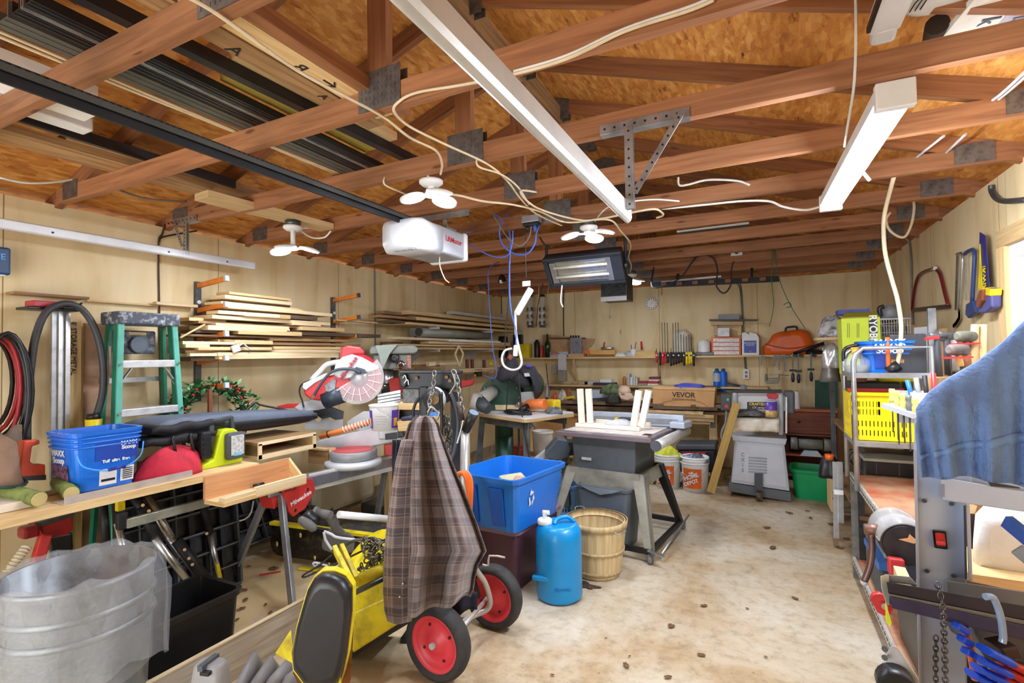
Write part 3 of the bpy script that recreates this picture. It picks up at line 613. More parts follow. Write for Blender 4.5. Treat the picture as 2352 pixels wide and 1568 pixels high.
# spotlight clamp
c=at(1153,640,Y=4.9); t=thing('clamp_light','small black clamp lamp with bare bulb hanging by blue wire','lamp',c)
MB().lathe([(.012,.05),(.035,.02),(.05,-.03)],c,(0,-.3,1),14,(True,False)).obj('shade',M['black'],t); MB().sphere(c+V((0,-.02,-.03)),.024).obj('bulb',M['wplastic'],t)
MB().tube([c+V((0,0,.05)),c+V((.01,0,.12)),V((c.x,5.1,ZT+.02))],.003,6).obj('wire',bcable,t)
# ================= things stored on top of the joists
def onj(y0,y1,x,w_,h_,m,name,label,cat,grp=None,z=ZJ,x2=None,bev=0):
    x2=x if x2 is None else x2
    return one(MB().beam((x,y0,z+h_/2),(x2,y1,z+h_/2),w_,h_),name,m,label,cat,grp,bev,loc=((x+x2)/2,(y0+y1)/2,z))
dk=mat((44,45,48),.35,.5,.2,6); gk=mat((104,106,98),.45,.5,.15,5)
t=thing('channel_bundle','bundle of dark steel channels stored lengthwise on the joists','steel channels',(-1.95,1.4,ZJ))
# the stack: channel rails side by side
for k,(x,w_,h_,m_) in enumerate([(-2.0,.09,.05,gk),(-1.91,.05,.04,dk),(-1.87,.02,.05,M['galv']),(-1.83,.05,.03,dk)]):
    q=MB(); a0,a1=.66,2.24
    q.prism([(x-w_/2,a0,ZJ),(x+w_/2,a0,ZJ),(x+w_/2,a0,ZJ+h_),(x+w_/2-.006,a0,ZJ+h_),(x+w_/2-.006,a0,ZJ+.005),(x-w_/2+.006,a0,ZJ+.005),(x-w_/2+.006,a0,ZJ+h_),(x-w_/2,a0,ZJ+h_)],(0,a1-a0,0))
    for j in range(2): q.beam((x-w_*.2+j*w_*.4,a0,ZJ-.0),(x-w_*.2+j*w_*.4,a1,ZJ-.0),.006,.004)
    q.obj('channel',m_,t)
onj(.6,2.3,-1.70,.04,.045,dk,'steel_bar','single dark square steel bar on the joists beside the channel bundle','steel bar',x2=-1.62)
mb=MB(); mb.tube([(-2.085,-.3,ZJ+.008),(-2.08,.6,ZJ+.008),(-2.085,1.5,ZJ+.008),(-2.07,2.1,ZJ+.008)],.006,6); mb.tube([(-2.11,-.3,ZJ+.007),(-2.11,.9,ZJ+.007),(-2.1,1.3,ZJ+.007),(-2.09,2.1,ZJ+.007)],.006,6)
one(mb,'cable',ivory,'pair of cream cables running along the channel bundle on the joists','cable')
ygb=wood((196,176,80),(150,130,50),.4)
onj(1.22,2.0,-1.76,.13,.03,ygb,'treated_board','yellow-green treated board on the joists','board','boards on the joists',z=ZJ+.052)
onj(1.15,1.95,-1.62,.1,.035,M['pine'],'storage_board','short pale board beside the yellow-green one on the joists','board','boards on the joists',z=ZJ+.046)
bo=onj(-.3,1.72,-1.52,.09,.036,M['old'],'storage_board','long grey weathered board with black letter A written on it','board','boards on the joists',x2=-1.50)
bo2=onj(-.3,1.66,-1.41,.09,.036,M['pine'],'storage_board','long board with black letter B and arrow written on it','board','boards on the joists',x2=-1.40)
onj(-.3,1.7,-1.33,.05,.05,M['joist'],'storage_board','narrow reddish board at the edge of the lettered boards','board','boards on the joists',x2=-1.33)
ink=mat((40,34,32),.6)
text('A',.07,ink,(-1.525,1.07,ZJ-.001),(0,-1,0),(1,0,0),bo); text('A',.05,ink,(-1.5,1.42,ZJ-.001),(0,-1,0),(1,0,0),bo)
text('B',.07,ink,(-1.42,1.24,ZJ-.001),(0,-1,0),(1,0,0),bo2); text('\u2192',.08,ink,(-1.405,1.36,ZJ-.001),(0,1,0),(-1,0,0),bo2)
# white gutters at the left
def gutter(x,y0,y1,w_,lb):
    pr=[(-.5,.0),(-.3,-.0),(-.1,.03),(.2,.03),(.4,.0),(.5,.01),(.5,.55),(.44,.55),(.44,.1),(-.44,.1),(-.44,.6),(-.5,.6)]
    return one(MB().prism([(x+a*w_,y0,ZJ+b*w_*.7) for a,b in pr],(0,y1-y0,0)),'gutter',M['white'],lb,'gutter','white gutters',loc=(x,(y0+y1)/2,ZJ))
gutter(-2.34,-.3,1.03,.13,'wide white vinyl gutter with moulded edge lying on the joists'); gutter(-2.48,-.3,1.10,.12,'white vinyl gutter in the middle of the three on the joists')
onj(-.3,1.17,-2.66,.085,.06,M['wplastic'],'downspout','white square downspout lying on the joists at the far left','downspout','white gutters',bev=.008)
onj(-.3,1.95,-2.78,.02,.05,M['black'],'steel_bar','dark strip under the boards at far left','strip')
# boards at far left along Y
onj(-.3,1.9,-3.06,.19,.036,M['old'],'storage_board','wide weathered plank with red marks on the joists near the left wall','board','boards on the joists',x2=-3.0)
onj(1.2,2.25,-3.0,.2,.036,M['old'],'storage_board','wide weathered plank lying behind the first on the joists','board','boards on the joists',z=ZJ+.037,x2=-2.95)
onj(1.8,2.68,-2.86,.14,.04,M['pine'],'storage_board','pale plank ending beside the long-stemmed lamp','board','boards on the joists',x2=-2.80,z=ZT-.0)
cable(P3([(0,408),(60,420),(130,418),(185,408)],X=-3.5),.006,wcable,'white cable sagging below the joists at far left'); cable(P3([(270,435),(330,455),(400,462),(470,466)],X=-3.45),.006,gcable,'grey cable sagging along the top of the left wall')
# upper right: gutter ends, vent cover, lettered foam board
t=thing('downspout_elbow','white plastic elbow piece lying above the joists at upper right','gutter elbow',at(2040,40,Z=2.62))
c=at(2030,55,Z=2.60); d=(at(2075,-60,Z=2.60)-c).normalized()
MB().beam(c,c+d*.5,.09,.07).obj('spout',M['wplastic'],t,.012); MB().beam(c-d*.06+V((.005,0,-.02)),c+d*.03+V((0,0,-.01)),.075,.05).obj('spout_end',M['wplastic'],t,.015); MB().beam(c+d*.02+V((-.047,0,-.02)),c+d*.5+V((-.047,0,-.02)),.012,.02).obj('seam',M['black'],t)
c=at(2165,-12,Z=2.62); t=thing('vent_cover','round white plastic vent cover with curved slots at upper right','vent cover',c)
MB().lathe([(.02,-.012),(.085,-.008),(.105,0),(.105,.012)],c,(0,0,1),32).obj('disc',M['white'],t)
mb=MB()
for s in (-1,1):
    for k in range(3):
        mb.tube([c+V((s*(.035+.014*k),-.06+.012*k,-.013)),c+V((s*(.045+.014*k),-.02,-.014)),c+V((s*(.05+.014*k),.03,-.013))],.0022,4,steps=2)
mb.obj('slot',M['black'],t)
q=[at(2185,98,Z=2.56),at(2290,60,Z=2.56)]
c=at(2245,30,Z=2.58); d=(at(2310,-80,Z=2.58)-at(2150,110,Z=2.58)).normalized(); s_=V((-d.y,d.x,0))
t=thing('carton_sheet','white printed board lying over the joists at upper right','printed board',c)
p=at(2147,108,Z=2.58); A=p; Bq=p+d*.75
MB().prism([A,A+s_*.26,Bq+s_*.26,Bq],(0,0,.02)).obj('sheet',mat((222,216,200),.6,0,.08,8),t)
MB().prism([A+s_*.14+d*.0-V((0,0,.002)),A+s_*.24-V((0,0,.002)),A+s_*.24+d*.22-V((0,0,.002)),A+s_*.14+d*.22-V((0,0,.002))],(0,0,.0015)).obj('printed_panel',mat((170,164,172),.6),t)
pk=mat((92,100,112),.6); text('t r a k',.075,pk,A+s_*.1+d*.2-V((0,0,.003)),-d,s_,t,sx=1.1); text('FIS',.07,pk,A+s_*.19+d*.11-V((0,0,.004)),-d,s_,t); text('\u2605',.09,pk,A+s_*.07+d*.37-V((0,0,.003)),-d,s_,t)
MB().cyl(A+V((-.0,0,.03)),A+V((-.03,0,.03))+d*.1,.035,.035,12).obj('rolled_edge',mat((60,44,30),.8),t)
# white louvred things over far joists right of centre
for k,(px_,py_,lb) in enumerate([((1540,1725),(503,478),'white framed window screen stack lying on the joists, nearer'),((1555,1720),(532,512),'white framed screen lying on the joists, farther')]):
    a=at(px_[0],py_[0],Z=2.53);b=at(px_[1],py_[1],Z=2.53); t=thing('window_screen',lb,'window screen',(a+b)/2)
    for j in range(3 if k==0 else 1):
        MB().beam(a+V((0,.06*j,.012*j)),b+V((0,.06*j,.012*j)),.025,.012).obj('frame_bar',M['wplastic'],t)
    MB().beam(a+V((0,.2,.0)),b+V((0,.2,.0)),.34,.006).obj('mesh',mat((96,96,92),.7),t)
# ================= left wall
def bd(x0,y0,h,x1,xf,w_,m,label,cat='board',grp=None,name='board',skew=0,tilt=0):
    """board lying along the wall: left-end pixel (x0,y0 = top edge), h px thick, right end at pixel x1; front face at X=xf"""
    a=at(x0,y0,X=xf); a2=at(x0,y0+h,X=xf); b=at(x1,y0,X=xf); th=max(.008,a.z-a2.z)
    c0=V((xf-w_/2,a.y,a.z-th/2)); c1=V((xf-w_/2+skew,b.y,a.z-th/2+tilt))
    return one(MB().beam(c0,c1,w_,th),name,m,label,cat,grp,.0015,loc=(xf-w_/2,(a.y+b.y)/2,a.z-th))
# arms of the lumber rack
org=mat((226,128,40),.45,0,.12,8)
def arm_rack(px,levels,label,xl=-3.36,cap=M['lgrey']):
    y=at(px,740,X=-3.68).y; t=thing('lumber_rack',label,'rack',(XL+.02,y,1.2),0,'orange-armed lumber racks')
    z=[at(px,l,X=-3.65).z for l in levels]
    MB().box((XL+.014,y,(max(z)+min(z))/2-.03),(.026,.04,max(z)-min(z)+.12)).obj('upright',M['dsteel'],t)
    for q in z:
        a=MB().beam((XL+.02,y,q-.0),(xl,y,q+.03),.026,.034).obj('arm',org,t,.003)
        MB().beam((xl-.012,y,q+.029),(xl+.008,y,q+.031),.03,.038).obj('end_cap',cap,a)
    for q in (z[0]-.12,): MB().cyl((XL+.028,y,q),(XL+.036,y,q),.014,.014,14).obj('bolt_head',M['wplastic'],t)
    return t
arm_rack(455,(655,713,778,832,893),'five-armed orange lumber rack nearest the ladder'); arm_rack(766,(689,738,780,830),'four-armed orange lumber rack left of the drill press',cap=M['dsteel'])
P_,Q_,O_,K_=M['pine'],M['pine_pale'],M['old'],M['bark']; G1='boards on the orange lumber racks'
rows=[ # x0,y0,h,x1,xf,w,mat,desc
 (526,669,6,672,-3.42,.14,P_,'topmost short rough board of the lumber pile'),
 (516,676,9,675,-3.40,.16,Q_,'pale board second from the top of the lumber pile'),
 (512,685,6,668,-3.46,.16,K_,'bark-edged short board third from the top of the pile'),
 (507,691,6,697,-3.38,.18,Q_,'wavy pale slab with tapered end, upper lumber pile'),
 (524,698,9,768,-3.38,.2,Q_,'long pale board ending at the second rack, upper pile'),
 (516,707,5,720,-3.46,.2,O_,'weathered board just above the second arm level'),
 (502,712,8,640,-3.37,.14,Q_,'short pale board on the second arm, left half'),
 (562,716,10,666,-3.365,.14,P_,'thick pale offcut on the second arm, right half'),
 (655,722,9,728,-3.40,.12,K_,'bark slab end poking out right of the thick offcut'),
 (487,722,9,762,-3.385,.2,Q_,'long pale board with narrow tip below the thick offcut'),
 (434,728,8,520,-3.47,.14,P_,'short brown plank sticking out left of the pile'),
 (455,736,6,690,-3.42,.2,O_,'grey-brown plank in the middle of the lumber pile'),
 (495,741,6,668,-3.385,.16,Q_,'thin pale strip in the middle of the lumber pile'),
 (477,746,11,670,-3.38,.2,Q_,'broad pale board at mid height, left half'),
 (674,738,8,740,-3.38,.18,Q_,'curved pale slab at mid height'),
 (694,749,9,789,-3.37,.18,P_,'short pine block stack right of the curved slab'),
 (450,756,8,520,-3.45,.18,K_,'rough bark offcut behind the third arm'),
 (548,757,10,692,-3.39,.16,P_,'live-edge slab with splintered face'),
 (660,759,9,873,-3.40,.16,K_,'very long bark-edged slab poking past the second rack'),
 (415,766,5,700,-3.42,.2,K_,'dark bark slab resting on the third arm'),
 (500,779,5,609,-3.40,.16,O_,'brown strip just under the third arm'),
 (620,775,7,800,-3.42,.18,M['dgrey'] if 0 else O_,'grey weathered board on the fourth arm, far end'),
 (420,783,7,540,-3.40,.16,Q_,'pale end of a board left of the white clamp'),
 (540,781,9,625,-3.39,.14,P_,'thick pine piece behind the white clamp'),
 (622,786,6,826,-3.40,.18,O_,'dark grey board sticking past the second rack'),
 (424,790,8,485,-3.375,.12,Q_,'squared pale stick left of the white clamp'),
 (456,796,8,625,-3.39,.16,P_,'pine board passing under the white clamp'),
 (630,795,6,783,-3.40,.18,P_,'pine board right of the white clamp'),
 (632,802,8,783,-3.385,.14,Q_,'clean pale board near the bottom of the pile'),
 (424,804,6,560,-3.42,.18,O_,'weathered board second from the bottom'),
 (436,811,7,505,-3.38,.14,Q_,'short pale stick at the bottom left of the pile'),
 (500,809,9,783,-3.375,.16,Q_,'long pale board with rough edge at the bottom front'),
 (504,818,7,775,-3.38,.14,Q_,'long rough-cut pale strip under the bottom board'),
 (440,820,9,502,-3.44,.14,K_,'dark bark chunk at the bottom left arm')]
random.seed(4)
for r in rows: bd(r[0],r[1],r[2],r[3],r[4],r[5],r[6],r[7]+' on the left wall rack' if len(r[7].split())<9 else r[7],'board',G1,skew=random.uniform(-.03,.02))
c=at(548,800,X=-3.37); t=thing('white_clamp','white plastic tag and clamp with string lying on the lumber','clamp',c)
MB().box(c+V((0,-.02,0)),(.02,.055,.05),rx(.3)).obj('tag',M['wplastic'],t,.004); MB().tube([c+V((.01,.0,.02)),c+V((.01,.03,.035)),c+V((.01,.06,.01)),c+V((.01,.09,-.01))],.006,6).obj('wire_loop',M['lgrey'],t)
one(MB().tube([at(415,775,X=-3.36),at(470,745,X=-3.4)],.007,5,steps=1),'stick',P_,'thin diagonal stick poking out left of the lumber','stick')
# long thin strips left of the rack + plank shelf with red case
bd(32,668,6,206,-3.60,.1,M['old'],'brown plank shelf above the red case on the left wall','shelf',name='plank_shelf')
bd(200,688,4,365,-3.66,.03,P_,'thin pale strip fixed on the left wall beside the plank shelf','strip',name='wood_strip')
bd(360,692,7,455,-3.62,.05,Q_,'pale batten ending behind the first lumber rack','strip',name='wood_strip')
bd(775,733,3,905,-3.5,.05,P_,'thin batten sticking out right of the second rack','strip',name='wood_strip')
c0=at(65,690,X=-3.52); c1=at(176,697,X=-3.52)
t=thing('red_case','small red case on a black wall bracket holding the black hose','case',((-3.58,(c0.y+c1.y)/2,c0.z-.06)))
MB().box((-3.57,(c0.y+c1.y)/2+.01,c0.z-.012),(.1,c1.y-c0.y-.02,.035)).obj('case_body',mat((176,44,60),.4,0,.1,9),t,.005); MB().box((-3.57,(c0.y+c1.y)/2,c0.z-.038),(.14,c1.y-c0.y+.02,.014)).obj('bracket',M['black'],t,.003)
MB().tube([at(148,697,X=-3.5),at(150,706,X=-3.45),at(170,706,X=-3.45),at(188,696,X=-3.45)],.006,6).obj('hook',M['black'],t)
one(MB().tube([at(p[0],p[1],X=-3.46) for p in [(62,1012),(63,930),(72,830),(84,765),(108,715),(150,697),(190,712),(220,760),(236,830),(236,900),(222,952)]],.018,12),'black_hose',mat((56,56,58),.5,0,.15,9),'thick black hose arched over the red case on the left wall','hose',loc=at(62,1012,X=-3.46))
c=at(215,962,X=-3.44); t=thing('hose_cap','yellow hose cap with black top at the right end of the black hose','cap',c); MB().cyl(c,c+V((0,0,.03)),.035,.03,16).obj('cap',M['black'],t); MB().cyl(c-V((0,0,.09)),c,.036,.04,16).obj('yellow_body',M['yellow'],t)  # yellow cap on the hose end, with a black top
# galvanized posts and lettered board leaning on the wall
for k,(px,w_) in enumerate([(126,.05),(138,.028),(147,.03),(155,.035)]):
    a=at(px,705+(k==0)*6,X=-3.6+.015*(k%2)); one(MB().beam(V((a.x,a.y,.14)),a,.02,w_*.62,(0,1,0)),'metal_stud',[M['galv'],M['alum'],M['galv'],M['steel']][k],['tall galvanized stud, leftmost of four by the black hose','slim galvanized strip second from left by the hose','slim galvanized strip third from left by the hose','bright galvanized stud, rightmost of four by the hose'][k],'metal stud','galvanized studs by the hose')
b=one(MB().beam((-3.64,at(173,900,X=-3.64).y,.14),at(171,705,X=-3.64),.03,.055,(0,1,0)),'lettered_board',M['pine'],'upright pine board with handwritten 8 foot storage note','board')
bt=at(168,800,X=-3.625); text("8' STORAGE METAL",.036,ink,bt+V((.005,-.0,.0)),(0,0,-1),(0,1,0),b,sx=1)
a=at(190,742,X=-3.67);c_=at(252,742,X=-3.67)
one(MB().prism([(-3.67,a.y,.15),(-3.67,c_.y+.06,.15),(-3.67,c_.y+.06,a.z),(-3.67,a.y,a.z)],(.012,0,0)),'panel_sheet',mat((176,140,110),.6,0,.2,4),'brown sheet panel leaning between the lettered board and ladder','panel')
cable(P3([(372,538),(365,550),(364,600),(366,700),(367,800),(371,950)],X=XL+.008),.006,mat((74,46,34),.6),'brown cable running down the left wall behind the ladder'); cable(P3([(452,530),(410,537),(372,545),(366,556)],X=XL+.02),.006,kcable,'short dark cable from the track hanger to the wall')
cable(P3([(860,607),(861,700),(862,800),(861,850)],X=XL+.008),.008,gcable,'grey cable with clips running down the left wall by the second rack')
# blue box on wall
a=at(0,570,X=-3.64); c0=at(24,570,X=-3.6); c1=at(22,633,X=-3.6)
t=thing('charger_box','dark blue wall-mounted box with light blue lettering','wall box',(-3.65,c0.y-.12,c1.z))
MB().box((-3.64,c0.y-.12,(c0.z+c1.z)/2),(.11,.24,c0.z-c1.z)).obj('case',mat((36,68,110),.4,0,.1,6),t,.012); MB().box((-3.64,c0.y-.12,c1.z+.002),(.09,.2,.012)).obj('base',M['wplastic'],t)
text('MATE',.045,mat((90,170,230),.4),(-3.584,c0.y-.08,(c0.z+c1.z)/2+.02),(0,1,0),(0,0,1),t)
# coiled hose at far left
mb=[MB(),MB()]
for k in range(7):
    cc=at(-14,880,X=-3.5); r1=.085+.012*(k%3); r2=.23+.014*k
    mb[k%2 if k<5 else 0].tube([cc+V((.02*k-.04,r1*math.cos(q)+.004*k,r2*math.sin(q)-.01*k)) for q in [2*math.pi*i/12 for i in range(12)]],.0105,7,loop=True,steps=2)
t=thing('hose_coil','coil of black and red air hose hanging on the left wall','hose',at(0,990,X=-3.6)); mb[0].obj('black_hose',M['black'],t); mb[1].obj('red_hose',mat((200,50,60),.4),t)
MB().cyl(at(-14,775,X=XL)+V((0,0,0)),at(-14,775,X=-3.44),.012,.012).obj('hook',M['dsteel'],t)
# ================= green stepladder
t=thing('stepladder','green fibreglass stepladder with paint-splattered dark top cap','stepladder',(-3.4,1.9,0))
gr=mat((24,112,84),.45,0,.15,7); grl=mat((90,170,150),.45,0,.12,9)
cap=mat((62,68,80),.5,0,.2,30,dirt=(188,192,196))
A=lambda x,y,X=-3.36: at(x,y,X=X)
LX=-3.36
tl_,tr_=A(272,716),A(410,722)
zt=(tl_.z+tr_.z)/2
MB().box((LX-.09,(tl_.y+tr_.y)/2,zt-.035),(.2,tr_.y-tl_.y+.01,.075)).obj('top_cap',cap,t,.008)
yl0,yr0=tl_.y+.02,tr_.y-.02; yl1,yr1=yl0-.06,yr0+.10
for (ya,yb) in ((yl0,yl1),(yr0,yr1)):
    mb=MB().beam((LX-.01,ya,zt-.05),(LX+.03,yb,.0),.012,.03,(0,1,0)); mb.obj('front_flange',grl,t)
    MB().beam((LX-.04,ya,zt-.05),(LX+.0,yb,.0),.06,.02,(0,1,0)).obj('front_rail',gr,t)
for (ya,yb) in ((yl0,yl1),(yr0,yr1)): MB().beam((LX-.14,ya,zt-.06),(LX-.24,yb,.0),.04,.02,(0,1,0)).obj('rear_rail',gr,t)
MB().beam((LX-.13,yl0-.012,zt-.2),(LX-.142,yl0-.012,zt-.42),.06,.003,(0,1,0)).obj('label_sticker',M['lgrey'],t)
stp=mat((208,208,206),.4,.6,.1,20)
def ladx(z): return LX-.01+(zt-z)/zt*.04
def lady(z,s): f=(zt-z)/zt; return (yl0+(yl1-yl0)*f) if s<0 else (yr0+(yr1-yr0)*f)
for z in (A(330,828).z,A(340,936).z,.72,.42,.16):
    st=MB().box((ladx(z)-.04,(lady(z,-1)+lady(z,1))/2,z-.02),(.085,lady(z,1)-lady(z,-1)-.02,.045)).obj('step',stp,t,.004)
    mb=MB()
    for s in (-1,1):
        for q in (.0,): mb.cyl((ladx(z)+.008,lady(z,s),z-.02),(ladx(z)+.016,lady(z,s),z-.02),.008,.008,10)
    mb.obj('rivet',M['chrome'],st)
z=A(330,862).z
mb=MB()
for s in (-1,1): mb.beam((ladx(z)-.02,lady(z,s)-s*.02,z-.03),(ladx(z)-.02,lady(z,s)-s*.085,A(330,838).z),.004,.02,(1,0,0))
mb.obj('step_brace',M['alum'],t)
# fold-down tray between cap and first step
a=A(284,756);b=A(382,812)
mb=MB().box((LX-.12,(a.y+b.y)/2-.0,(a.z+b.z)/2),(.02,b.y-a.y,a.z-b.z)); o=mb.obj('paint_shelf',mat((54,60,70),.5,0,.2,24,dirt=(130,134,140)),t,.01)
MB().lathe([(.046,0),(.052,.004),(.052,.006),(.044,.006)],((LX-.09,(a.y+b.y)/2+.01,(a.z+b.z)/2-.015)),(1,0,0),28).obj('cup_ring',mat((84,92,104),.5),o)
MB().box((LX-.107,(a.y+b.y)/2+.01,a.z-.018),(.004,.1,.02)).obj('handle_slot',mat((200,178,130),.6),o,.006)
z=.0
MB().beam((LX-.2,yl0-.02,A(330,873).z),(LX-.2,yr0+.03,A(330,873).z),.03,.03).obj('rear_bar',M['alum'],t)
MB().beam((LX-.1,yr0+.0,A(380,850).z),(LX-.02,yr0+.03,A(390,890).z),.025,.006).obj('spreader',M['alum'],t)
# ================= long plank on the stand
ZP=.85
one(MB().beam((-2.97,.2,ZP-.02),(-2.97,2.15,ZP-.02),.27,.04),'work_plank',P_,'long pine plank making a bench along the left, holding the blue tub','plank',bevel=.002)
one(MB().beam((-3.19,.25,ZP-.02),(-3.19,2.1,ZP-.02),.12,.04),'work_plank',M['old'],'darker plank behind the front bench plank','plank',bevel=.002)
t=thing('plank_trestle','plain wooden trestle under the near end of the bench planks','trestle',(-3.1,.55,0))
mb=MB().beam((-3.35,.55,ZP-.085),(-2.85,.55,ZP-.085),.05,.09); mb.obj('top_rail',P_,t)
for s in (-1,1):
    for q in (-1,1): MB().beam((-3.1+s*.2,.55+q*.03,ZP-.12),(-3.1+s*.24,.55+q*.16,0),.05,.03,(0,1,0)).obj('leg',P_,t)
one(MB().beam((-2.845,1.17,ZP+.014),(-2.86,1.75,ZP+.014),.008,.045).beam((-2.9,1.17,ZP+.003),(-2.91,1.75,ZP+.003),.11,.005),'metal_angle',mat((206,194,184),.4,.5,.1,12),'pale metal angle strip on the plank edge under the blue tub','angle strip')
one(MB().box((-3.05,1.0,ZP+.02),(.2,.26,.035)),'pale_block',M['pine_white'],'pale square board end at the near end of the bench plank','board')
# blue tub with bail handle
def maxx(t,c,w_,d_,h_,bm):
    tub(MB(),c,w_,d_,h_,.05,.82,.005,None,.012,5).obj('tub_body',bm,t)
    mb=MB()
    for k in range(3):
        z=h_-.03-.022*k; kk=.82+.18*z/h_
        mb.rings([[V(c)+V((x,y,z+q)) for x,y in rrect(w_*kk+o,d_*kk+o,.05,5)] for q,o in ((-.006,.0),(-.004,.018),(.004,.018),(.006,.0))],(False,False))
    mb.obj('rim_rib',bm,t)
bl=mat((10,108,214),.35,0,.06,4,coat=.3)
bc=V((-3.09,1.40,ZP+.012))
t=thing('litter_tub','bright blue rectangular plastic tub with thin blue bail handle on the plank','tub',bc)
maxx(t,bc,.27,.31,.29,bl)
X1=bc.x+.135
MB().box((X1-.006,bc.y+.035,bc.z+.185),(.004,.19,.085),ry(.08)).obj('label_panel',mat((30,70,170),.4),t)
text('MAXX\nScoop',.026,mat((240,240,244),.4),(X1-.0015,bc.y+.085,bc.z+.205),(0,1,0),(0.08,0,1),t,bold=.001)
text('Tuff  ultra  Ease',.019,mat((235,238,244),.4),(X1-.006,bc.y+.03,bc.z+.135),(0,1,0),(0.08,0,1),t,bold=.001)
MB().box((X1-.019,bc.y+.0,bc.z+.055),(.003,.075,.08),ry(.08)).obj('label_sticker',M['white'],t); l2=MB().box((X1-.019,bc.y+.085,bc.z+.058),(.003,.06,.075),ry(.08)).obj('label_sticker',M['white'],t)
mb=MB()
for k in range(6): mb.box((X1-.0155+.0008*k,bc.y+.085,bc.z+.034+k*.01),(.002,.045,.004),ry(.08))
mb.obj('barcode',M['black'],l2); MB().box((X1-.018,bc.y+.0,bc.z+.04),(.003,.06,.012),ry(.08)).obj('label_text',M['black'],t)
text('MAXX\nScoop',.042,mat((235,238,244),.4),(bc.x-.02,bc.y-.148,bc.z+.17),(1,0,0),(0,-.09,1),t,bold=.001)
MB().box((bc.x-.02,bc.y-.139,bc.z+.08),(.15,.003,.1),rx(.09)).obj('label_picture',mat((126,90,120),.5,0,.6,40),t)
MB().tube([(X1+.0,bc.y-.14,bc.z+.19),(X1+.02,bc.y-.12,bc.z+.13),(X1+.025,bc.y-.03,bc.z+.095),(X1+.025,bc.y+.06,bc.z+.1),(X1+.015,bc.y+.13,bc.z+.14),(X1+.0,bc.y+.152,bc.z+.21)],.0035,7).obj('bail_handle',mat((60,160,240),.35),t)
MB().tube([(X1+.0255,bc.y-.02,bc.z+.095),(X1+.0255,bc.y+.055,bc.z+.1)],.0075,8,steps=1).obj('grip',mat((40,40,140),.4),t)
# red cloth
def heap(mb,c,rx_,ry_,h,seed,n=18,m=9,rough=.18,pw=1.0,R=None):
    random.seed(seed); ph=[random.uniform(0,6.28) for _ in range(6)]; rg=[]; c=V(c)
    for i in range(m+1):
        f=i/m; z=h*math.sin(f*math.pi/2)**pw; k=math.cos(f*math.pi/2)**.8 if i<m else .02
        ring=[]
        for j in range(n):
            a=2*math.pi*j/n; w_=1+rough*(math.sin(3*a+ph[0]+2*f)+.6*math.sin(5*a+ph[1]-3*f)+.4*math.sin(8*a+ph[2]))
            q=V((rx_*k*w_*math.cos(a),ry_*k*w_*math.sin(a),z*(1+.12*math.sin(2*a+ph[3])))); ring.append(c+((R@q) if R else q))
        rg.append(ring)
    return mb.rings(rg)
one(heap(MB(),(-3.02,1.73,ZP),.13,.17,.15,3,24,10,.1),'red_cloth',mat((196,40,60),.85,0,.15,14,.3),'crumpled red shop cloth beside the blue tub','cloth')
# two mossy log ends, cone shade and orange iron-like sander
mossy=mat((120,134,70),.9,0,.3,20,.5,dirt=(90,84,50))
for k,(a,b) in enumerate([(((-3.16,1.27,ZP+.05)),((-2.93,1.23,ZP+.03))),(((-3.2,1.05,ZP+.075)),((-2.90,1.1,ZP+.04)))]):
    a=V(a);b=V(b); t=thing('log_piece',['short mossy green log end lying on the plank, right one','short mossy green log end lying on the plank, left one'][k],'log',(a+b)/2,0,'mossy logs'); MB().cyl(a,b,.03,.034,14).obj('bark',mossy,t); MB().cyl(b,b+(b-a).normalized()*.004,.031,.03,14).obj('cut_end',mat((196,180,120),.8),t)
c=at(10,1090,X=-3.18); t=thing('cone_shade','tan canvas cone with dark green trim at the far left edge','canvas cone',c)
MB().lathe([(.17,-.0),(.15,.03),(.09,.18),(.05,.2)],c+V((0,-.1,.0)),(.15,.25,1),20,(True,True)).obj('canvas',mat((150,118,92),.85,0,.1,12,.2),t)
MB().tube([c+V((.17*math.cos(q),-.1+.17*math.sin(q)*1.0,.0-.04*math.sin(q)-.02*math.cos(q))) for q in [2*math.pi*i/20 for i in range(20)]],.007,6,loop=True,steps=1).obj('trim',mat((40,76,64),.8),t)
one(MB().sheet([[at(-10+60*i/7,975+10*math.sin(i)+j*16+18*math.sin(i*.5),X=-3.42+.012*j) for j in range(6)] for i in range(8)],.004),'canvas_flap',mat((120,104,88),.85,0,.1,12,.2),'grey-brown canvas flap above the tan cone','canvas')
c=at(75,1085,X=-3.2); t=thing('orange_handle_tool','orange tool with upright D-handle and black foot behind the blue tub','tool',c)
ex=V((-.06,0,0)); mb=MB()
pts=[(55,1012),(92,1010),(92,1020),(75,1024),(70,1060),(80,1066),(105,1066),(105,1092),(48,1096),(45,1085)]
mb.prism([at(x,y,X=-3.2) for x,y in pts],ex).obj('handle',mat((238,92,52),.4),t,.006); MB().prism([at(x,y,X=-3.2) for x,y in [(46,1094),(106,1090),(106,1102),(44,1104)]],ex*1.3).obj('foot',M['dgrey'],t)
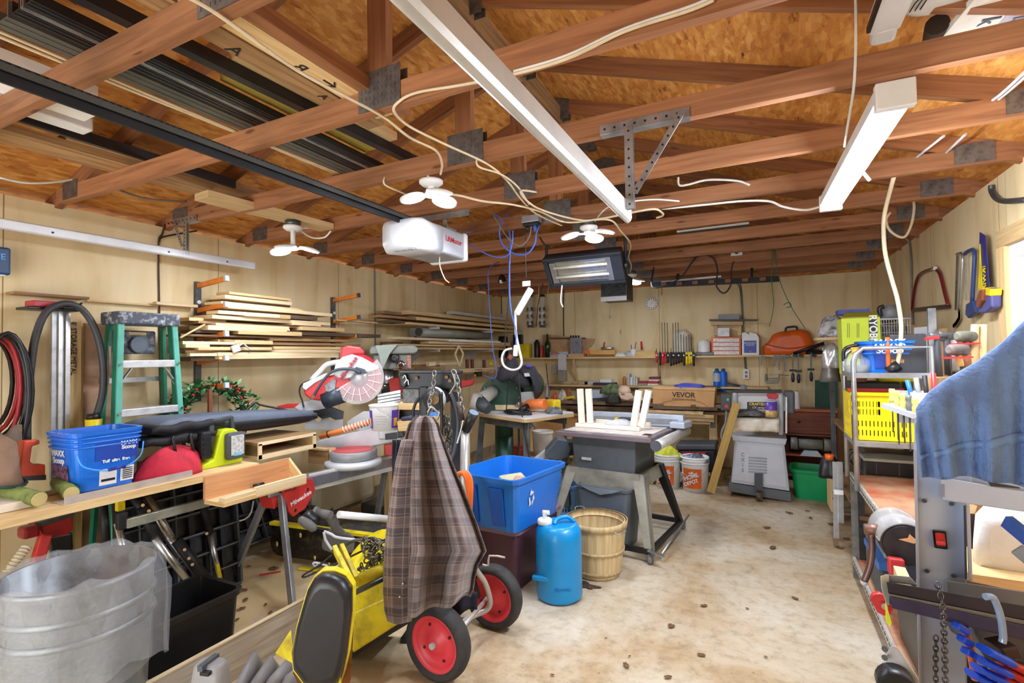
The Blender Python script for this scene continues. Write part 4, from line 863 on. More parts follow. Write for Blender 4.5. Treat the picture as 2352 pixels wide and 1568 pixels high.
# yellow-green and black charger/fan
c=V((-3.02,1.98,ZP)); lime=mat((196,214,20),.4,0,.06,5)
t=thing('worksite_light','lime green and black cordless tool with battery and carry handle on the plank','tool',c)
def T(x,y,z): return c+V((x,y,z))
MB().prism([T(-.07,-.11,0),T(-.07,.15,0),T(-.07,.15,.04),T(-.07,.12,.05),T(-.07,.13,.19),T(-.07,.09,.22),T(-.07,.02,.22),T(-.07,-.0,.19),T(-.07,-.04,.05),T(-.07,-.11,.03)],(.13,0,0)).obj('body',lime,t,.01)
MB().box(T(.075,.085,.115),(.05,.12,.165)).obj('battery',M['dgrey'],t,.018); MB().box(T(.102,.085,.12),(.004,.085,.12)).obj('rating_plate',mat((196,196,194),.4,0,.3,60),t,.004); MB().box(T(.104,.085,.065),(.004,.05,.018)).obj('sticker',mat((120,190,220),.4),t)
MB().box(T(0,-.08,.14),(.12,.06,.16)).obj('motor_block',M['blackm'],t,.01)
mb=MB()
for k in range(4): mb.box(T(.061,-.08,.09+k*.03),(.006,.05,.014))
mb.obj('block_ribs',M['black'],t)
mb=MB().beam(T(0,-.02,.1),T(0,-.02,.27),.03,.03,(0,1,0)); mb.beam(T(0,-.03,.27),T(0,.11,.285),.03,.02); mb.beam(T(0,.11,.29),T(0,.12,.2),.03,.02,(0,1,0)); mb.obj('carry_handle',M['dgrey'],t,.004)
# black padded bags lying over things
t=thing('padded_case','long dark grey padded bag with black zip lying across the bench','bag',V((-3.2,2.4,1.0)))
a=at(330,975,X=-3.2);b=at(720,968,X=-3.1)
rg=[];n=16
for i in range(n+1):
    f=i/n; p=V((-3.2+.06*f,1.66+1.12*f,1.12-.045*f)); hw=.17*(1-.25*f); hh=.05*(1-.35*max(0,f-.6)/.4)*(min(1,f*8+.3))*(min(1,(1-f)*10+.25))
    rg.append([p+V((x*1.0,0,z)) for x,z in rrect(2*hw,2*hh,hh*.9,4)])
MB().rings(rg).obj('bag_body',mat((92,102,118),.6,0,.08,30,.4),t)
MB().rings([[p+(p-rg[k][0])*0+V((0,0,-.022)) for p in [ (q-sum(rg[k],V((0,0,0)))/len(rg[k]))*1.02+sum(rg[k],V((0,0,0)))/len(rg[k]) for q in rg[k]]] for k in range(n+1)]).obj('bag_underside',M['black'],t)
MB().tube([at(560,948,X=-3.3),at(584,925,X=-3.3),at(600,930,X=-3.28),at(650,940,X=-3.2),at(700,952,X=-3.15)],.008,6).obj('strap',M['black'],t)
t=thing('folded_bag','black folded nylon bag with straps piled at the left end of the padded bag','bag',at(380,990,X=-3.15))
for k,(y0,z0,l,hh) in enumerate([(1.62,1.11,.42,.028),(1.58,1.045,.46,.03)]):
    MB().rings([[V((-3.1+x,y0+l*i/10,z0+.006*math.sin(i*1.7)+zz*(1-.3*abs(i/5-1)))) for x,zz in rrect(.2,2*hh,hh*.9,4)] for i in range(11)]).obj('fold',mat((18,18,22),.7,0,.2,20,.3),t)
mb=MB()
for k in range(3): mb.tube([(-2.99,1.72+.1*k,1.07),(-2.985,1.73+.1*k,1.0),(-3.0,1.75+.1*k,.93)],.009,5)
mb.obj('strap',M['black'],t)
one(MB().beam((-3.18,1.66,ZP+.035),(-3.12,1.98,ZP+.035),.16,.065),'support_box',M['black'],'black metal tray under the folded bag','tray',bevel=.004)
one(MB().tube([at(283,995,X=-3.3),at(312,1030,X=-3.05)],.008,6,steps=1),'yellow_stick',mat((214,190,60),.6),'thin yellow stick leaning behind the red cloth','stick')
# wreath
t=thing('wreath','green holiday wreath with red berries lying behind the ladder','wreath',at(500,950,X=-3.5))
random.seed(8); wc=at(492,935,X=-3.48); mb=MB();mb2=MB();mb3=MB()
for k in range(900):
    a=random.uniform(0,6.283); r=random.uniform(.17,.27); p=wc+V((random.uniform(-.06,.06)-.04,r*math.cos(a)*1.2,.17*math.sin(a)*r/.2-.04))
    d=V((random.uniform(-.2,1),random.uniform(-1,1),random.uniform(-.5,1))).normalized()*.06; s_=d.cross(V((random.random(),random.random(),1))).normalized()*.013
    q=mb if k%3 else mb2; b=len(q.v); q.v+=[p,p+d*.5+s_,p+d,p+d*.5-s_,p+d*.5+V((.003,0,.003))]
    q.face([b,b+1,b+4],[(0,0)]*3); q.face([b+1,b+2,b+4],[(0,0)]*3); q.face([b+2,b+3,b+4],[(0,0)]*3); q.face([b+3,b,b+4],[(0,0)]*3)
for k in range(34):
    a=random.uniform(0,6.283); mb3.sphere(wc+V((.03,random.uniform(.17,.26)*math.cos(a)*1.2,.2*math.sin(a)-.04)),.011,8)
mb.obj('needles',mat((46,108,50),.7,0,.25,20),t); mb2.obj('leaves',mat((120,170,120),.6,0,.2,20),t); mb3.obj('berries',mat((160,24,30),.3),t)
MB().tube([wc+V((-.03,.2*math.cos(q)*1.2,.17*math.sin(q)-.04)) for q in [2*math.pi*i/12 for i in range(12)]],.02,6,loop=True,steps=2).obj('twig_ring',mat((60,70,40),.8),t)
one(MB().beam(at(482,893,X=-3.34),at(482,958,X=-3.34),.02,.022,(0,1,0)),'brown_post',mat((122,66,40),.5),'short brown post standing in front of the wreath','post')
# ================= wooden box stretched on the plank
t=thing('wooden_tray_box','open-fronted plywood box with dark striped end on the bench','wooden box',(-3.0,2.45,.86))
x0,x1,z0=-3.30,-2.88,.86
y0,y1,z1=at(592,1066,X=x1).y,at(724,1040,X=x1).y,at(594,1020,X=x1).z
MB().box(((x0+x1)/2,(y0+y1)/2,z0+.01),(x1-x0,y1-y0,.02)).obj('bottom_panel',P_,t); MB().box(((x0+x1)/2,(y0+y1)/2,z1),(x1-x0,y1-y0,.018)).obj('top_panel',O_,t)
MB().box(((x0+x1)/2,y0+.01,(z0+z1)/2),(x1-x0,.02,z1-z0-.01)).obj('striped_end',wood((120,96,66),(60,44,32),.1,gr=.3),t); MB().box(((x0+x1)/2,y1-.01,(z0+z1)/2),(x1-x0,.02,z1-z0-.01)).obj('right_end',P_,t)
MB().box((x0+.01,(y0+y1)/2,(z0+z1)/2),(.02,y1-y0-.05,z1-z0-.04)).obj('back_panel',M['old'],t)
MB().box((x1+.004,(y0+y1)/2,z0+.012),(.01,y1-y0,.03)).obj('front_lip',Q_,t); MB().box((x1+.004,(y0+y1)/2,z1),(.01,y1-y0,.02)).obj('top_lip',Q_,t); MB().box((x1+.004,y0+.012,(z0+z1)/2),(.01,.025,z1-z0)).obj('end_lip',Q_,t); MB().box((x1+.004,y1-.012,(z0+z1)/2),(.01,.025,z1-z0)).obj('end_lip',Q_,t)
one(MB().cyl((-3.1,y0+.08,z0+.05),(-3.15,y1-.08,z0+.05),.022,.022,12),'orange_tube',M['orange'],'orange tube lying inside the plywood box','tube')
t=thing('plywood_end_block','plywood box end with pale edge beyond the open box','wooden box',(-2.93,2.7,.76))
MB().box((-3.0,2.8,.82),(.2,.1,.012)).obj('top',P_,t); MB().box((-3.0,2.78,.76),(.2,.02,.11)).obj('side',O_,t); MB().box((-2.893,2.81,.76),(.014,.05,.12)).obj('edge',Q_,t)
# lower L shaped extension shelf in front (hangs off the plank)
def A2(x,y,X): return at(x,y,X=X)
t=thing('extension_shelf','L-shaped pine shelf with ledge hung on the front of the saw stand','shelf',(-2.72,2.0,.7))
ya,yb=1.80,2.36; XF=-2.66
MB().box((-2.83,(ya+yb)/2,.775),(.02,yb-ya,.13)).obj('back_board',wood((204,150,102),(178,124,80),.2),t)
MB().box((-2.745,(ya+yb)/2,.70),(.17,yb-ya,.022)).obj('shelf_board',P_,t); MB().box((-2.672,(ya+yb)/2+.1,.725),(.025,yb-ya-.2,.05)).obj('front_strip',Q_,t); MB().box((-2.69,ya+.12,.722),(.05,.22,.022)).obj('small_batten',Q_,t)
MB().prism([(-2.83,yb,.71),(-2.68,yb,.71),(-2.83,yb,.84)],(0,.018,0)).obj('gusset',P_,t)
one(MB().beam((-2.74,2.1,.717),(-2.7,2.19,.722),.012,.012),'carpenter_pencil',M['orange'],'orange carpenter pencil lying on the pine shelf','pencil'); one(MB().cyl((-2.79,2.08,.725),(-2.78,2.14,.725),.013,.013,10),'black_knob',M['black'],'small black knob beside the carpenter pencil','knob')  # pencil and a small black knob lying on the shelf

# ================= under the bench
pb=mat((34,36,40),.45,0,.15,12); pe=mat((112,116,120),.35,.2,.1,20)
def pallet(nm,lb,X0,X1,y0,y1,z0,z1,nc,nr,par=None):
    """ribbed black plastic panel leaning on the wall"""
    t=thing(nm,lb,'plastic panel',((X0+X1)/2,(y0+y1)/2,z0)); mb=MB(); me=MB()
    f=lambda y,z: V((X0+(X1-X0)*(z-z0)/(z1-z0),y,z))
    for i in range(nc+1): y=y0+(y1-y0)*i/nc; mb.beam(f(y,z0),f(y,z1),.035,.022,(1,0,0)); me.beam(f(y,z0)+V((.02,0,0)),f(y,z1)+V((.02,0,0)),.004,.016,(1,0,0)) if i%2 else None
    for j in range(nr+1): z=z0+(z1-z0)*j/nr; mb.beam(f(y0,z),f(y1,z),.04,.02); me.beam(f(y0,z)+V((.024,0,.004)),f(y1,z)+V((.024,0,.004)),.004,.008)
    mb.obj('grid',pb,t); me.obj('worn_edges',pe,t); MB().prism([f(y0,z0)-V((.03,0,0)),f(y1,z0)-V((.03,0,0)),f(y1,z1)-V((.03,0,0)),f(y0,z1)-V((.03,0,0))],(-.01,0,0)).obj('back_sheet',mat((58,60,64),.5,0,.3,9),t); return t
pallet('black_grid_panel','black plastic grid panel leaning on the wall below the blue tub',-3.16,-3.24,1.56,2.25,.02,.80,7,6)
pallet('black_grid_panel','long low black plastic grid panel along the wall right of the stand leg',-3.46,-3.60,2.35,3.35,.12,.42,9,3)
t=thing('white_case','pale plastic case with black handle lying along the wall behind the saw stand','case',(-3.5,3.5,.14)); MB().box((-3.52,3.55,.30),(.12,.75,.36)).obj('shell',mat((196,186,156),.5,0,.08,8),t,.05); MB().tube([(-3.44,3.3,.50),(-3.38,3.3,.50),(-3.38,3.58,.50),(-3.44,3.58,.50)],.014,6,steps=1).obj('handle',M['black'],t)
# telescoping ladder with silver tubes
t=thing('telescoping_ladder','folded silver and black telescoping stepladder under the bench','ladder',(-3.1,1.8,0)); L=M['steel']; rb_=M['blackm']
def tb(a,b,r,m,nm): 
    return MB().cyl(at(a[0],a[1],X=a[2]),at(b[0],b[1],X=b[2]),r,r,14).obj(nm,m,t)
for k,(a,b,r) in enumerate([((335,1140,-3.2),(415,1275,-3.12),.028),((355,1235,-3.05),(440,1345,-3.0),.02),((270,1200,-3.15),(300,1340,-3.1),.02),((480,1220,-3.18),(505,1330,-3.1),.018),((390,1235,-3.12),(470,1340,-3.1),.02)]):
    o=tb(a,b,r,L,'silver_tube')
for a,b,r in [((405,1240,-3.1),(480,1340,-3.02),.03),((325,1165,-3.12),(365,1245,-3.08),.03),((462,1145,-3.2),(482,1225,-3.17),.024),((300,1130,-3.2),(350,1200,-3.12),.026),((236,1140,-3.25),(245,1260,-3.2),.02)]: tb(a,b,r,rb_,'black_sleeve')
MB().beam(at(290,1202,X=-3.0),at(560,1130,X=-3.0),.03,.05).obj('front_bar',mat((176,180,170),.35,.6,.15,12),t,.003); MB().box(at(280,1195,X=-3.02),(.04,.05,.09)).obj('black_joint',rb_,t,.01); MB().box(at(276,1155,X=-3.1),(.03,.04,.08)).obj('yellow_latch',M['yellow'],t,.006); MB().box(at(502,1310,X=-3.06),(.01,.02,.09),rx(.2)).obj('yellow_label',M['yellow'],t)
mb=MB()
for x,y in ((342,1173),(328,1160),(424,1262),(434,1282),(442,1296),(455,1315),(475,1225)): mb.cyl(at(x,y,X=-3.03),at(x,y,X=-3.06),.009,.009,8)
mb.obj('rivet',M['chrome'],t)
cable([at(x,y,X=-3.3) for x,y in [(582,1150),(575,1180),(555,1195),(515,1198),(500,1200)]],.006,wcable,'white wire loop hanging over the black panel')
# red implement
t=thing('red_snow_tool','red metal tool head with black brush and ribbed hose under the bench','tool',at(120,1260,X=-3.3))
X=-3.35
MB().prism([at(x,y,X=X) for x,y in [(92,1208),(168,1183),(168,1215),(150,1232),(96,1232)]],(-.1,0,0)).obj('red_hood',mat((172,36,44),.35,.1,.1,8),t,.006); MB().prism([at(x,y,X=X+.01) for x,y in [(86,1200),(170,1176),(172,1184),(90,1210)]],(-.12,0,0)).obj('steel_lip',M['dsteel'],t)
MB().prism([at(x,y,X=X) for x,y in [(115,1232),(168,1222),(170,1262),(120,1268)]],(-.08,0,0)).obj('black_brush',M['black'],t,.01); MB().beam(at(105,1225,X=X+.04),at(85,1290,X=X+.06),.05,.05,(1,0,0)).obj('red_arm',mat((186,40,40),.35),t,.01); MB().box(at(66,1220,X=X),(.08,.07,.06)).obj('red_motor',mat((140,24,34),.35),t,.015)
mb=MB(); a=at(62,1255,X=X+.02);b=at(20,1310,X=X+.05)
MB().cyl(a,b,.016,.016,12).obj('hose',mat((214,204,176),.6),t)
for k in range(8): p=a.lerp(b,k/7); mb.cyl(p,p.lerp(b,.1)+V((0,0,.0)) if k<7 else p+V((0,0,.01)),.022,.022,10)
mb.obj('hose_rings',mat((226,216,190),.6),t)
# ================= mitre saw on its stand
def tr(mb,pts,d,th): return mb.prism([ad(x,y,d) for x,y in pts],rext(pts,th))
t=thing('saw_stand','silver folding saw stand with red leg brackets','stand',(-2.78,2.8,0))
MB().beam((-2.86,2.2,.66),(-2.70,3.45,.66),.12,.075).obj('beam_tube',M['alum'],t,.006)
MB().beam((-2.795,2.5,.65),(-2.635,3.45,.65),.004,.12).obj('beam_face',mat((216,216,210),.45,.2,.1,7),t)
rd=mat((206,56,50),.4,0,.08,8); ft=mat((150,152,154),.4,.6,.15,6)
def leg(a,b,nm='leg'):
    o=MB().beam(a,b,.045,.028,(0,1,0)).obj(nm,ft,t,.004); MB().beam(V(b)-V((0,0,-.03)),b,.05,.034,(0,1,0)).obj('foot',M['black'],o)
leg((-2.80,2.28,.63),(-2.50,2.12,0)); leg((-2.9,2.26,.63),(-3.25,2.25,0)); leg((-2.78,3.28,.63),(-2.93,3.28,0)); leg((-2.66,3.3,.63),(-2.35,3.2,0))
mb=MB().prism([(-2.775,y,z) for y,z in ((2.26,.66),(2.38,.70),(2.5,.68),(2.52,.6),(2.44,.5),(2.34,.47),(2.3,.52))],(.02,0,0)); o=mb.obj('leg_bracket',rd,t,.004)
for y,z in ((2.34,.655),(2.35,.51),(2.45,.62)): MB().cyl((-2.757,y,z),(-2.75,y,z),.011,.011,12).obj('rivet',M['chrome'],o)
text('Milwaukee',.04,M['white'],(-2.754,2.40,.575),(0,1,.28),(0,-.28,1),o,bold=.0008)
MB().prism([(-2.93,y,z) for y,z in ((2.2,.66),(2.3,.68),(2.3,.56),(2.24,.54))],(.12,0,0)).obj('leg_bracket',rd,t,.004)
MB().prism([(-2.64,y,z) for y,z in ((3.2,.67),(3.42,.71),(3.46,.62),(3.4,.5),(3.3,.48))],(.02,0,0)).obj('leg_bracket',mat((226,110,84),.4),t,.004)
D=4.0
t=thing('mitre_saw','red and silver sliding mitre saw with clear blade guard','mitre saw',at(815,1075,X=-2.8))
sil=mat((202,206,208),.4,.2,.06,8); red=mat((214,54,58),.38,0,.06,8); wht=mat((206,208,210),.4,0,.04,6); drk=mat((64,74,84),.5,0,.1,8)
b0=at(812,1062,X=-2.78)
MB().lathe([(.2,-.02),(.21,.0),(.205,.02),(.18,.03)],b0,(0,0,1),36).obj('base_ring',sil,t); MB().lathe([(.165,.03),(.172,.05),(.172,.09),(.16,.1)],b0,(0,0,1),36).obj('turntable',mat((150,152,152),.45,.3,.1,10),t)
MB().cyl(b0+V((0,0,.1)),b0+V((0,0,.103)),.15,.15,32).obj('kerf_plate',red,t)
tr(MB(),[(735,1010),(885,975),(925,985),(922,1012),(740,1050),(700,1030)],3.95,.14).obj('base_casting',sil,t,.01)
tr(MB(),[(868,982),(900,978),(918,986),(915,1006),(870,1010)],3.90,.06).obj('control_arm',sil,t,.01); tr(MB(),[(884,996),(912,992),(912,1008),(885,1010)],3.895,.01).obj('angle_label',mat((50,46,50),.4,0,.6,60),t); tr(MB(),[(913,985),(926,986),(930,1003),(914,1006)],3.88,.05).obj('handle_knob',drk,t,.01)
tr(MB(),[(882,1022),(912,1018),(908,1040),(898,1048),(884,1044)],3.9,.08).obj('stand_clamp',rd,t,.006); tr(MB(),[(752,1062),(770,1058),(766,1088),(754,1092)],3.85,.08).obj('stand_clamp',rd,t,.006)
tr(MB(),[(700,985),(703,962),(722,958),(726,966),(735,970),(738,962),(755,958),(758,966),(788,962),(788,987)],4.06,.02).obj('left_fence',sil,t)
tr(MB(),[(798,985),(798,968),(812,958),(835,944),(858,944),(858,990)],4.06,.02).obj('right_fence',sil,t)
tr(MB(),[(716,938),(762,934),(790,944),(788,962),(770,964),(758,958),(740,962),(722,950)],4.04,.05).obj('fence_shield',drk,t,.004)
tr(MB(),[(676,936),(690,925),(715,916),(738,920),(760,930),(756,936),(730,942),(690,946)],4.0,.08).obj('rear_casting',sil,t,.006)
tr(MB(),[(636,932),(660,927),(690,926),(680,936),(640,938)],4.02,.06).obj('rail_end',red,t,.004)
# motor / arm
tr(MB(),[(697,893),(720,878),(752,862),(780,858),(806,870),(806,884),(790,908),(770,902),(735,920),(712,916),(700,906)],3.95,.13).obj('arm_cover',red,t,.012)
tr(MB(),[(745,885),(765,870),(772,872),(770,892),(758,900),(748,898)],3.94,.02).obj('motor_vent',mat((150,156,160),.5,.2,.3,40),t,.003)
tr(MB(),[(695,890),(696,880),(720,870),(745,858),(775,853),(800,862),(806,870),(780,858),(752,864),(722,880),(702,896)],3.94,.14).obj('arm_trim',wht,t,.003)
a=ad(740,915,3.95);b=ad(790,905,3.95); MB().cyl(ad(745,920,3.98),ad(788,904,3.98),.065,.07,20).obj('motor',mat((48,58,68),.45,.1,.1,10),t)
# upper guard
tr(MB(),[(765,860),(770,838),(785,820),(808,813),(832,820),(858,834),(872,842),(868,850),(845,856),(820,852),(806,868),(782,872)],3.92,.1).obj('upper_guard',wht,t,.012)
text('Milwaukee',.05,mat((170,30,50),.4),ad(800,846,3.91),ad(814,826,3.91)-ad(786,866,3.91),ad(780,830,3.91)-ad(800,846,3.91),t,bold=.001)
tr(MB(),[(812,850),(818,842),(838,848),(842,856),(820,860)],3.91,.02).obj('guard_window',drk,t)
# handle
tr(MB(),[(782,826),(782,805),(786,797),(800,793),(828,797),(838,806),(836,814),(822,813),(806,814),(788,824)],3.96,.05).obj('trigger_handle',mat((206,56,62),.45),t,.014)
MB().tube([ad(x,y,4.0) for x,y in [(715,872),(735,852),(752,836),(785,830)]],.02,8,steps=3).obj('carry_frame',wht,t); MB().tube([ad(x,y,3.99) for x,y in [(712,874),(700,878),(690,887),(688,902),(694,920),(698,935)]],.006,6).obj('power_cord',M['black'],t)
MB().tube([ad(x,y,3.9) for x,y in [(718,912),(735,885),(752,862),(766,852),(785,847),(810,848),(828,856)]],.011,8).obj('guard_link',drk,t); MB().cyl(ad(718,911,3.88),ad(718,911,3.92),.016,.016,14).obj('link_bolt',M['chrome'],t)
# clear lower guard with red-tinted blade behind
cg=ad(820,866,3.93); nf=_f
arc=[(820+62*math.cos(math.radians(q)),866+62*math.sin(math.radians(q))) for q in range(-42,158,8)]
tr(MB(),[(820,866)]+arc,3.925,.012).obj('lower_guard',mat((226,214,214),.12,0,.05,6,0,.28),t)
bd_=MB().lathe([(.02,0),(.185,0),(.185,.004),(.02,.004)],ad(820,866,3.97),nf,48).obj('blade',mat((206,48,62),.35,.2,.05,9),t)
MB().lathe([(.01,-.01),(.07,-.006),(.07,0)],ad(824,866,3.935),nf,24).obj('arbor_hub',mat((176,178,180),.3,.5,.1,20),t)
mb=MB()
for q in range(-30,150,22):
    r0,r1=26,56; mb.beam(ad(820+r0*math.cos(math.radians(q)),866+r0*math.sin(math.radians(q)),3.92),ad(820+r1*math.cos(math.radians(q)),866+r1*math.sin(math.radians(q)),3.92),.003,.006)
mb.obj('guard_ribs',mat((240,232,232),.2,0,0,6,0,.7),t)
for R_ in (40,): MB().tube([ad(820+R_*math.cos(math.radians(q)),866+R_*math.sin(math.radians(q)),3.92) for q in range(-40,160,10)],.002,5,steps=1).obj('guard_rib',mat((240,232,232),.2,0,0,6,0,.7),t)
# orange wrapped rod, bucket
a=ad(735,1003,3.8);b=ad(852,968,3.8)
t=thing('marker_rod','orange rod wrapped in white cord lying across the saw','rod',a); MB().cyl(a,b,.02,.02,14).obj('rod',mat((240,140,74),.5),t)
d=(b-a); x,y=frame(d); mb=MB(); mb.tube([a+d*(.45+.55*i/110)+(x*math.cos(i*.52)+y*math.sin(i*.52))*.024 for i in range(108)],.0045,5,steps=1); mb.obj('cord_wrap',M['wplastic'],t)
MB().tube([a+d*.16+(x*math.cos(i)+y*math.sin(i))*.024 for i in (0,1,2,3,4,5,6)],.005,5,steps=2).obj('tie',M['black'],t)
def bucket(t,c,r,h,m,tw=.86,ribs=(.02,.045),n=32):
    c=V(c); MB().lathe([(r*tw,0),(r*(tw+(1-tw)*.9),h*.9),(r,h),(r*.975,h),(r*(tw+(1-tw)*.6)-.003,h*.6),(r*tw-.004,.004)],c,(0,0,1),n).obj('bucket_body',m,t)
    for z in ribs: MB().lathe([(r*.96,h-z-.004),(r*1.045,h-z-.003),(r*1.045,h-z+.003),(r*.97,h-z+.004)],c,(0,0,1),n,(False,False)).obj('rib',m,t)
c=ad(884,986,3.78); t=thing('paint_bucket','small white bucket with purple labels standing on the mitre saw','bucket',c)
hh=ad(884,928,3.78).z-c.z; bucket(t,c,.112,hh,M['white'],.88,(.006,)); pur=mat((92,60,190),.4)
for sgn,nm in ((-1,0),(1,0)):
    mb=MB(); a0=math.atan2(-_f.y,-_f.x)+sgn*1.05
    mb.rings([[c+V(((.1015+.012*z/hh)*math.cos(a0+q*.33),(.1015+.012*z/hh)*math.sin(a0+q*.33),z)) for z in (hh*.1,hh*.8)] for q in (-1,-.5,0,.5,1)],closed=False); mb.obj('purple_label',pur,t)
    mb=MB(); mb.rings([[c+V(((.1025+.012*z/hh)*math.cos(a0+q*.16),(.1025+.012*z/hh)*math.sin(a0+q*.16),z)) for z in (hh*.18,hh*.5)] for q in (-1,0,1)],closed=False); mb.obj('yellow_patch',mat((240,190,60),.4),t)
text('~~~~~~\n~~~~~~~\n~~~~~~\n~~~~~',.022,mat((120,120,170),.5),c-_f*.112+V((0,0,hh*.45)),RT,(0,0,1),t,ext=.0005)
MB().tube([ad(866,938,3.66),ad(872,944,3.65),ad(890,952,3.65),ad(902,962,3.66)],.002,5).obj('wire_handle',M['steel'],t)
# behind bucket: grey rail + wood + blade pliers
t=thing('shelf_bracket_rail','ribbed aluminium rail piece behind the white bucket','rail',ad(900,930,4.2)); tr(MB(),[(866,905),(920,895),(921,922),(868,934)],4.15,.12).obj('rail',M['alum'],t,.003)
mb=MB()
for k in range(3): tr(mb,[(867,911+k*7),(920,902+k*7),(920,904+k*7),(867,913+k*7)],4.145,.01)
mb.obj('groove',M['dgrey'],t)
# ================= floor things, left and centre foreground
t=thing('plywood_strip','grey-white plywood board standing on edge along the floor at lower left','plywood board',(-2.26,1.5,0))
MB().prism([(-2.26,.75,0),(-2.24,2.12,0),(-2.24,2.1,.19),(-2.26,.75,.2)],(-.018,0,0)).obj('board',wood((214,204,186),(176,160,138),.4),t); MB().box((-2.255,1.43,.2),(.022,1.35,.006)).obj('pale_edge',Q_,t)
t=thing('trash_can','galvanized trash can lined with a clear plastic bag','trash can',(-2.40,1.04,0))
c=V((-2.40,1.04,0)); pr=[(.20,.0),(.205,.02),(.235,.66),(.242,.68),(.242,.695),(.232,.695),(.2,.05)]
n=72; rg=[]
for r,z in pr:
    rg.append([c+V(((r+(.004*(1 if (j//3)%2 else -1) if .02<z<.6 else 0))*math.cos(2*math.pi*j/n),(r+(.004*(1 if (j//3)%2 else -1) if .02<z<.6 else 0))*math.sin(2*math.pi*j/n),z)) for j in range(n)])
for k,z in ((2,.2),(3,.45),(4,.57)): pass
MB().rings(rg).obj('can_body',mat((142,146,148),.45,.6,.2,9),t)
mb=MB()
for z in (.5,.58,.14): mb.lathe([(.222+.02*z,z-.012),(.234+.02*z,z),(.222+.02*z,z+.012)],c,(0,0,1),48,(False,False))
mb.obj('swage_ring',mat((142,146,148),.45,.6,.2,9),t)
plastic=mat((186,190,194),.1,0,.05,8,.8,.26)
random.seed(2); rg=[]; n=64
for i,(r,z) in enumerate([(.228,.30),(.232,.5),(.233,.66),(.24,.705),(.252,.712),(.262,.695),(.27,.62),(.268,.5),(.262,.40),(.262,.33)]):
    rg.append([c+V(((r+(.003+.0016*i)*math.sin(9*q+i*.3)+.004*math.sin(23*q+1.3*i)*(i>3)+.03*(i>5)*max(0,math.cos(q-.6))**6)*math.cos(q),(r+(.003+.0016*i)*math.sin(9*q+i*.3)+.004*math.sin(23*q+1.3*i)*(i>3)+.03*(i>5)*max(0,math.cos(q-.6))**6)*math.sin(q),z+(.008*math.sin(7*q+i)+.006*math.sin(15*q) if i>2 else 0)+(.05*math.sin(3*q+1) if i>8 else 0))) for q in [2*math.pi*j/n for j in range(n)]])
o=tag(MB().rings(rg,(False,False)).obj('bag_liner',plastic),'crumpled clear plastic bag folded over the trash can rim','plastic bag')
# black tub
t=thing('black_tub','deep black rectangular plastic tub on the floor beside the trash can','tub',(-2.55,1.46,0))
tub(MB(),(-2.555,1.46,0),.34,.50,.35,.045,.9,.006,None,.018,5).obj('tub_body',mat((26,26,28),.35,0,.2,12),t)
# grey plastic pieces at bottom
gp=mat((140,138,138),.5,0,.08,8)
c=at(485,1560,Z=.33); t=thing('grey_stand_foot','upright grey moulded plastic foot with slotted rounded top','plastic stand',(c.x,c.y,0))
rg=[]
for z,w_,d_ in ((0,.19,.13),(.17,.155,.10),(.35,.12,.075),(.385,.112,.066),(.397,.09,.05)): rg.append([V((c.x+x,c.y+y,z)) for x,y in [(rz(.25)@V((a,b,0))).to_2d() for a,b in rrect(w_,d_,.022,4)]])
MB().rings(rg).obj('foot_body',gp,t); MB().box((c.x,c.y-.01,.397),(.02,.08,.02),rz(.25)).obj('slot',M['dgrey'],t); MB().box((c.x+.025,c.y-.035,.38),(.035,.02,.012),rz(.25)).obj('notch',M['black'],t)
t=thing('grey_ribbed_case','grey ribbed moulded plastic piece on the floor at the bottom edge','plastic part',(-1.95,1.35,0))
for k in range(5):
    a=at(548+k*38,1590-k*5,Z=.16);b=at(585+k*38,1520+k*9,Z=.17)
    MB().rings([[p+V((x*.7,0,z)) for x,z in rrect(.075,.09,.035,4)] for p in (a-V((0,.05,.06)),a,b,b+V((0,.03,-.05)))]).obj('rib',gp,t)
MB().box((-1.98,1.28,.06),(.4,.24,.1)).obj('base',gp,t,.02)
# ---------------- yellow machine
ylw=mat((226,208,30),.42,0,.16,7,dirt=(150,132,40)); 
D=2.15
t=thing('yellow_tiller','yellow walk-behind machine with big black rounded belt cover, lying on the floor','garden machine',(-1.9,2.0,0))
cov=[(722,1322),(740,1308),(768,1308),(795,1320),(812,1345),(812,1400),(806,1450),(800,1500),(790,1545),(778,1580),(740,1592),(698,1575),(672,1540),(668,1500),(680,1440),(694,1390),(706,1350)]
MB().prism([ad(x,y,1.95) for x,y in cov],_f*.035).obj('yellow_backplate',ylw,t,.004)
cx,cy=745,1450
def shr(p,k,dx=0,dy=0): return [(cx+(x-cx)*k+dx,cy+(y-cy)*k+dy) for x,y in p]
MB().rings([[ad(x,y,1.945) for x,y in shr(cov,.97)],[ad(x,y,1.90) for x,y in shr(cov,.93)],[ad(x,y,1.87) for x,y in shr(cov,.86,-4,4)],[ad(x,y,1.862) for x,y in shr(cov,.74,-6,8)]]).obj('belt_cover',mat((34,34,37),.38,0,.1,8),t)
for x,y in ((742,1326),(800,1347),(697,1548)): MB().cyl(ad(x,y,1.90),ad(x,y,1.93),.009,.009,10).obj('cover_bolt',M['chrome'],t)
def tp(mb,pts,d,th): return mb.prism([ad(x,y,d) for x,y in pts],rext(pts,th))
tp(MB(),[(812,1340),(905,1290),(960,1265),(1000,1300),(985,1345),(930,1372),(905,1365),(815,1410)],2.42,.2).obj('deck_top',ylw,t,.008)
tp(MB(),[(812,1405),(905,1362),(940,1370),(935,1420),(810,1500)],2.40,.12).obj('deck_side',ylw,t,.01); tp(MB(),[(800,1498),(940,1418),(938,1432),(800,1515)],2.42,.3).obj('dark_underside',M['black'],t)
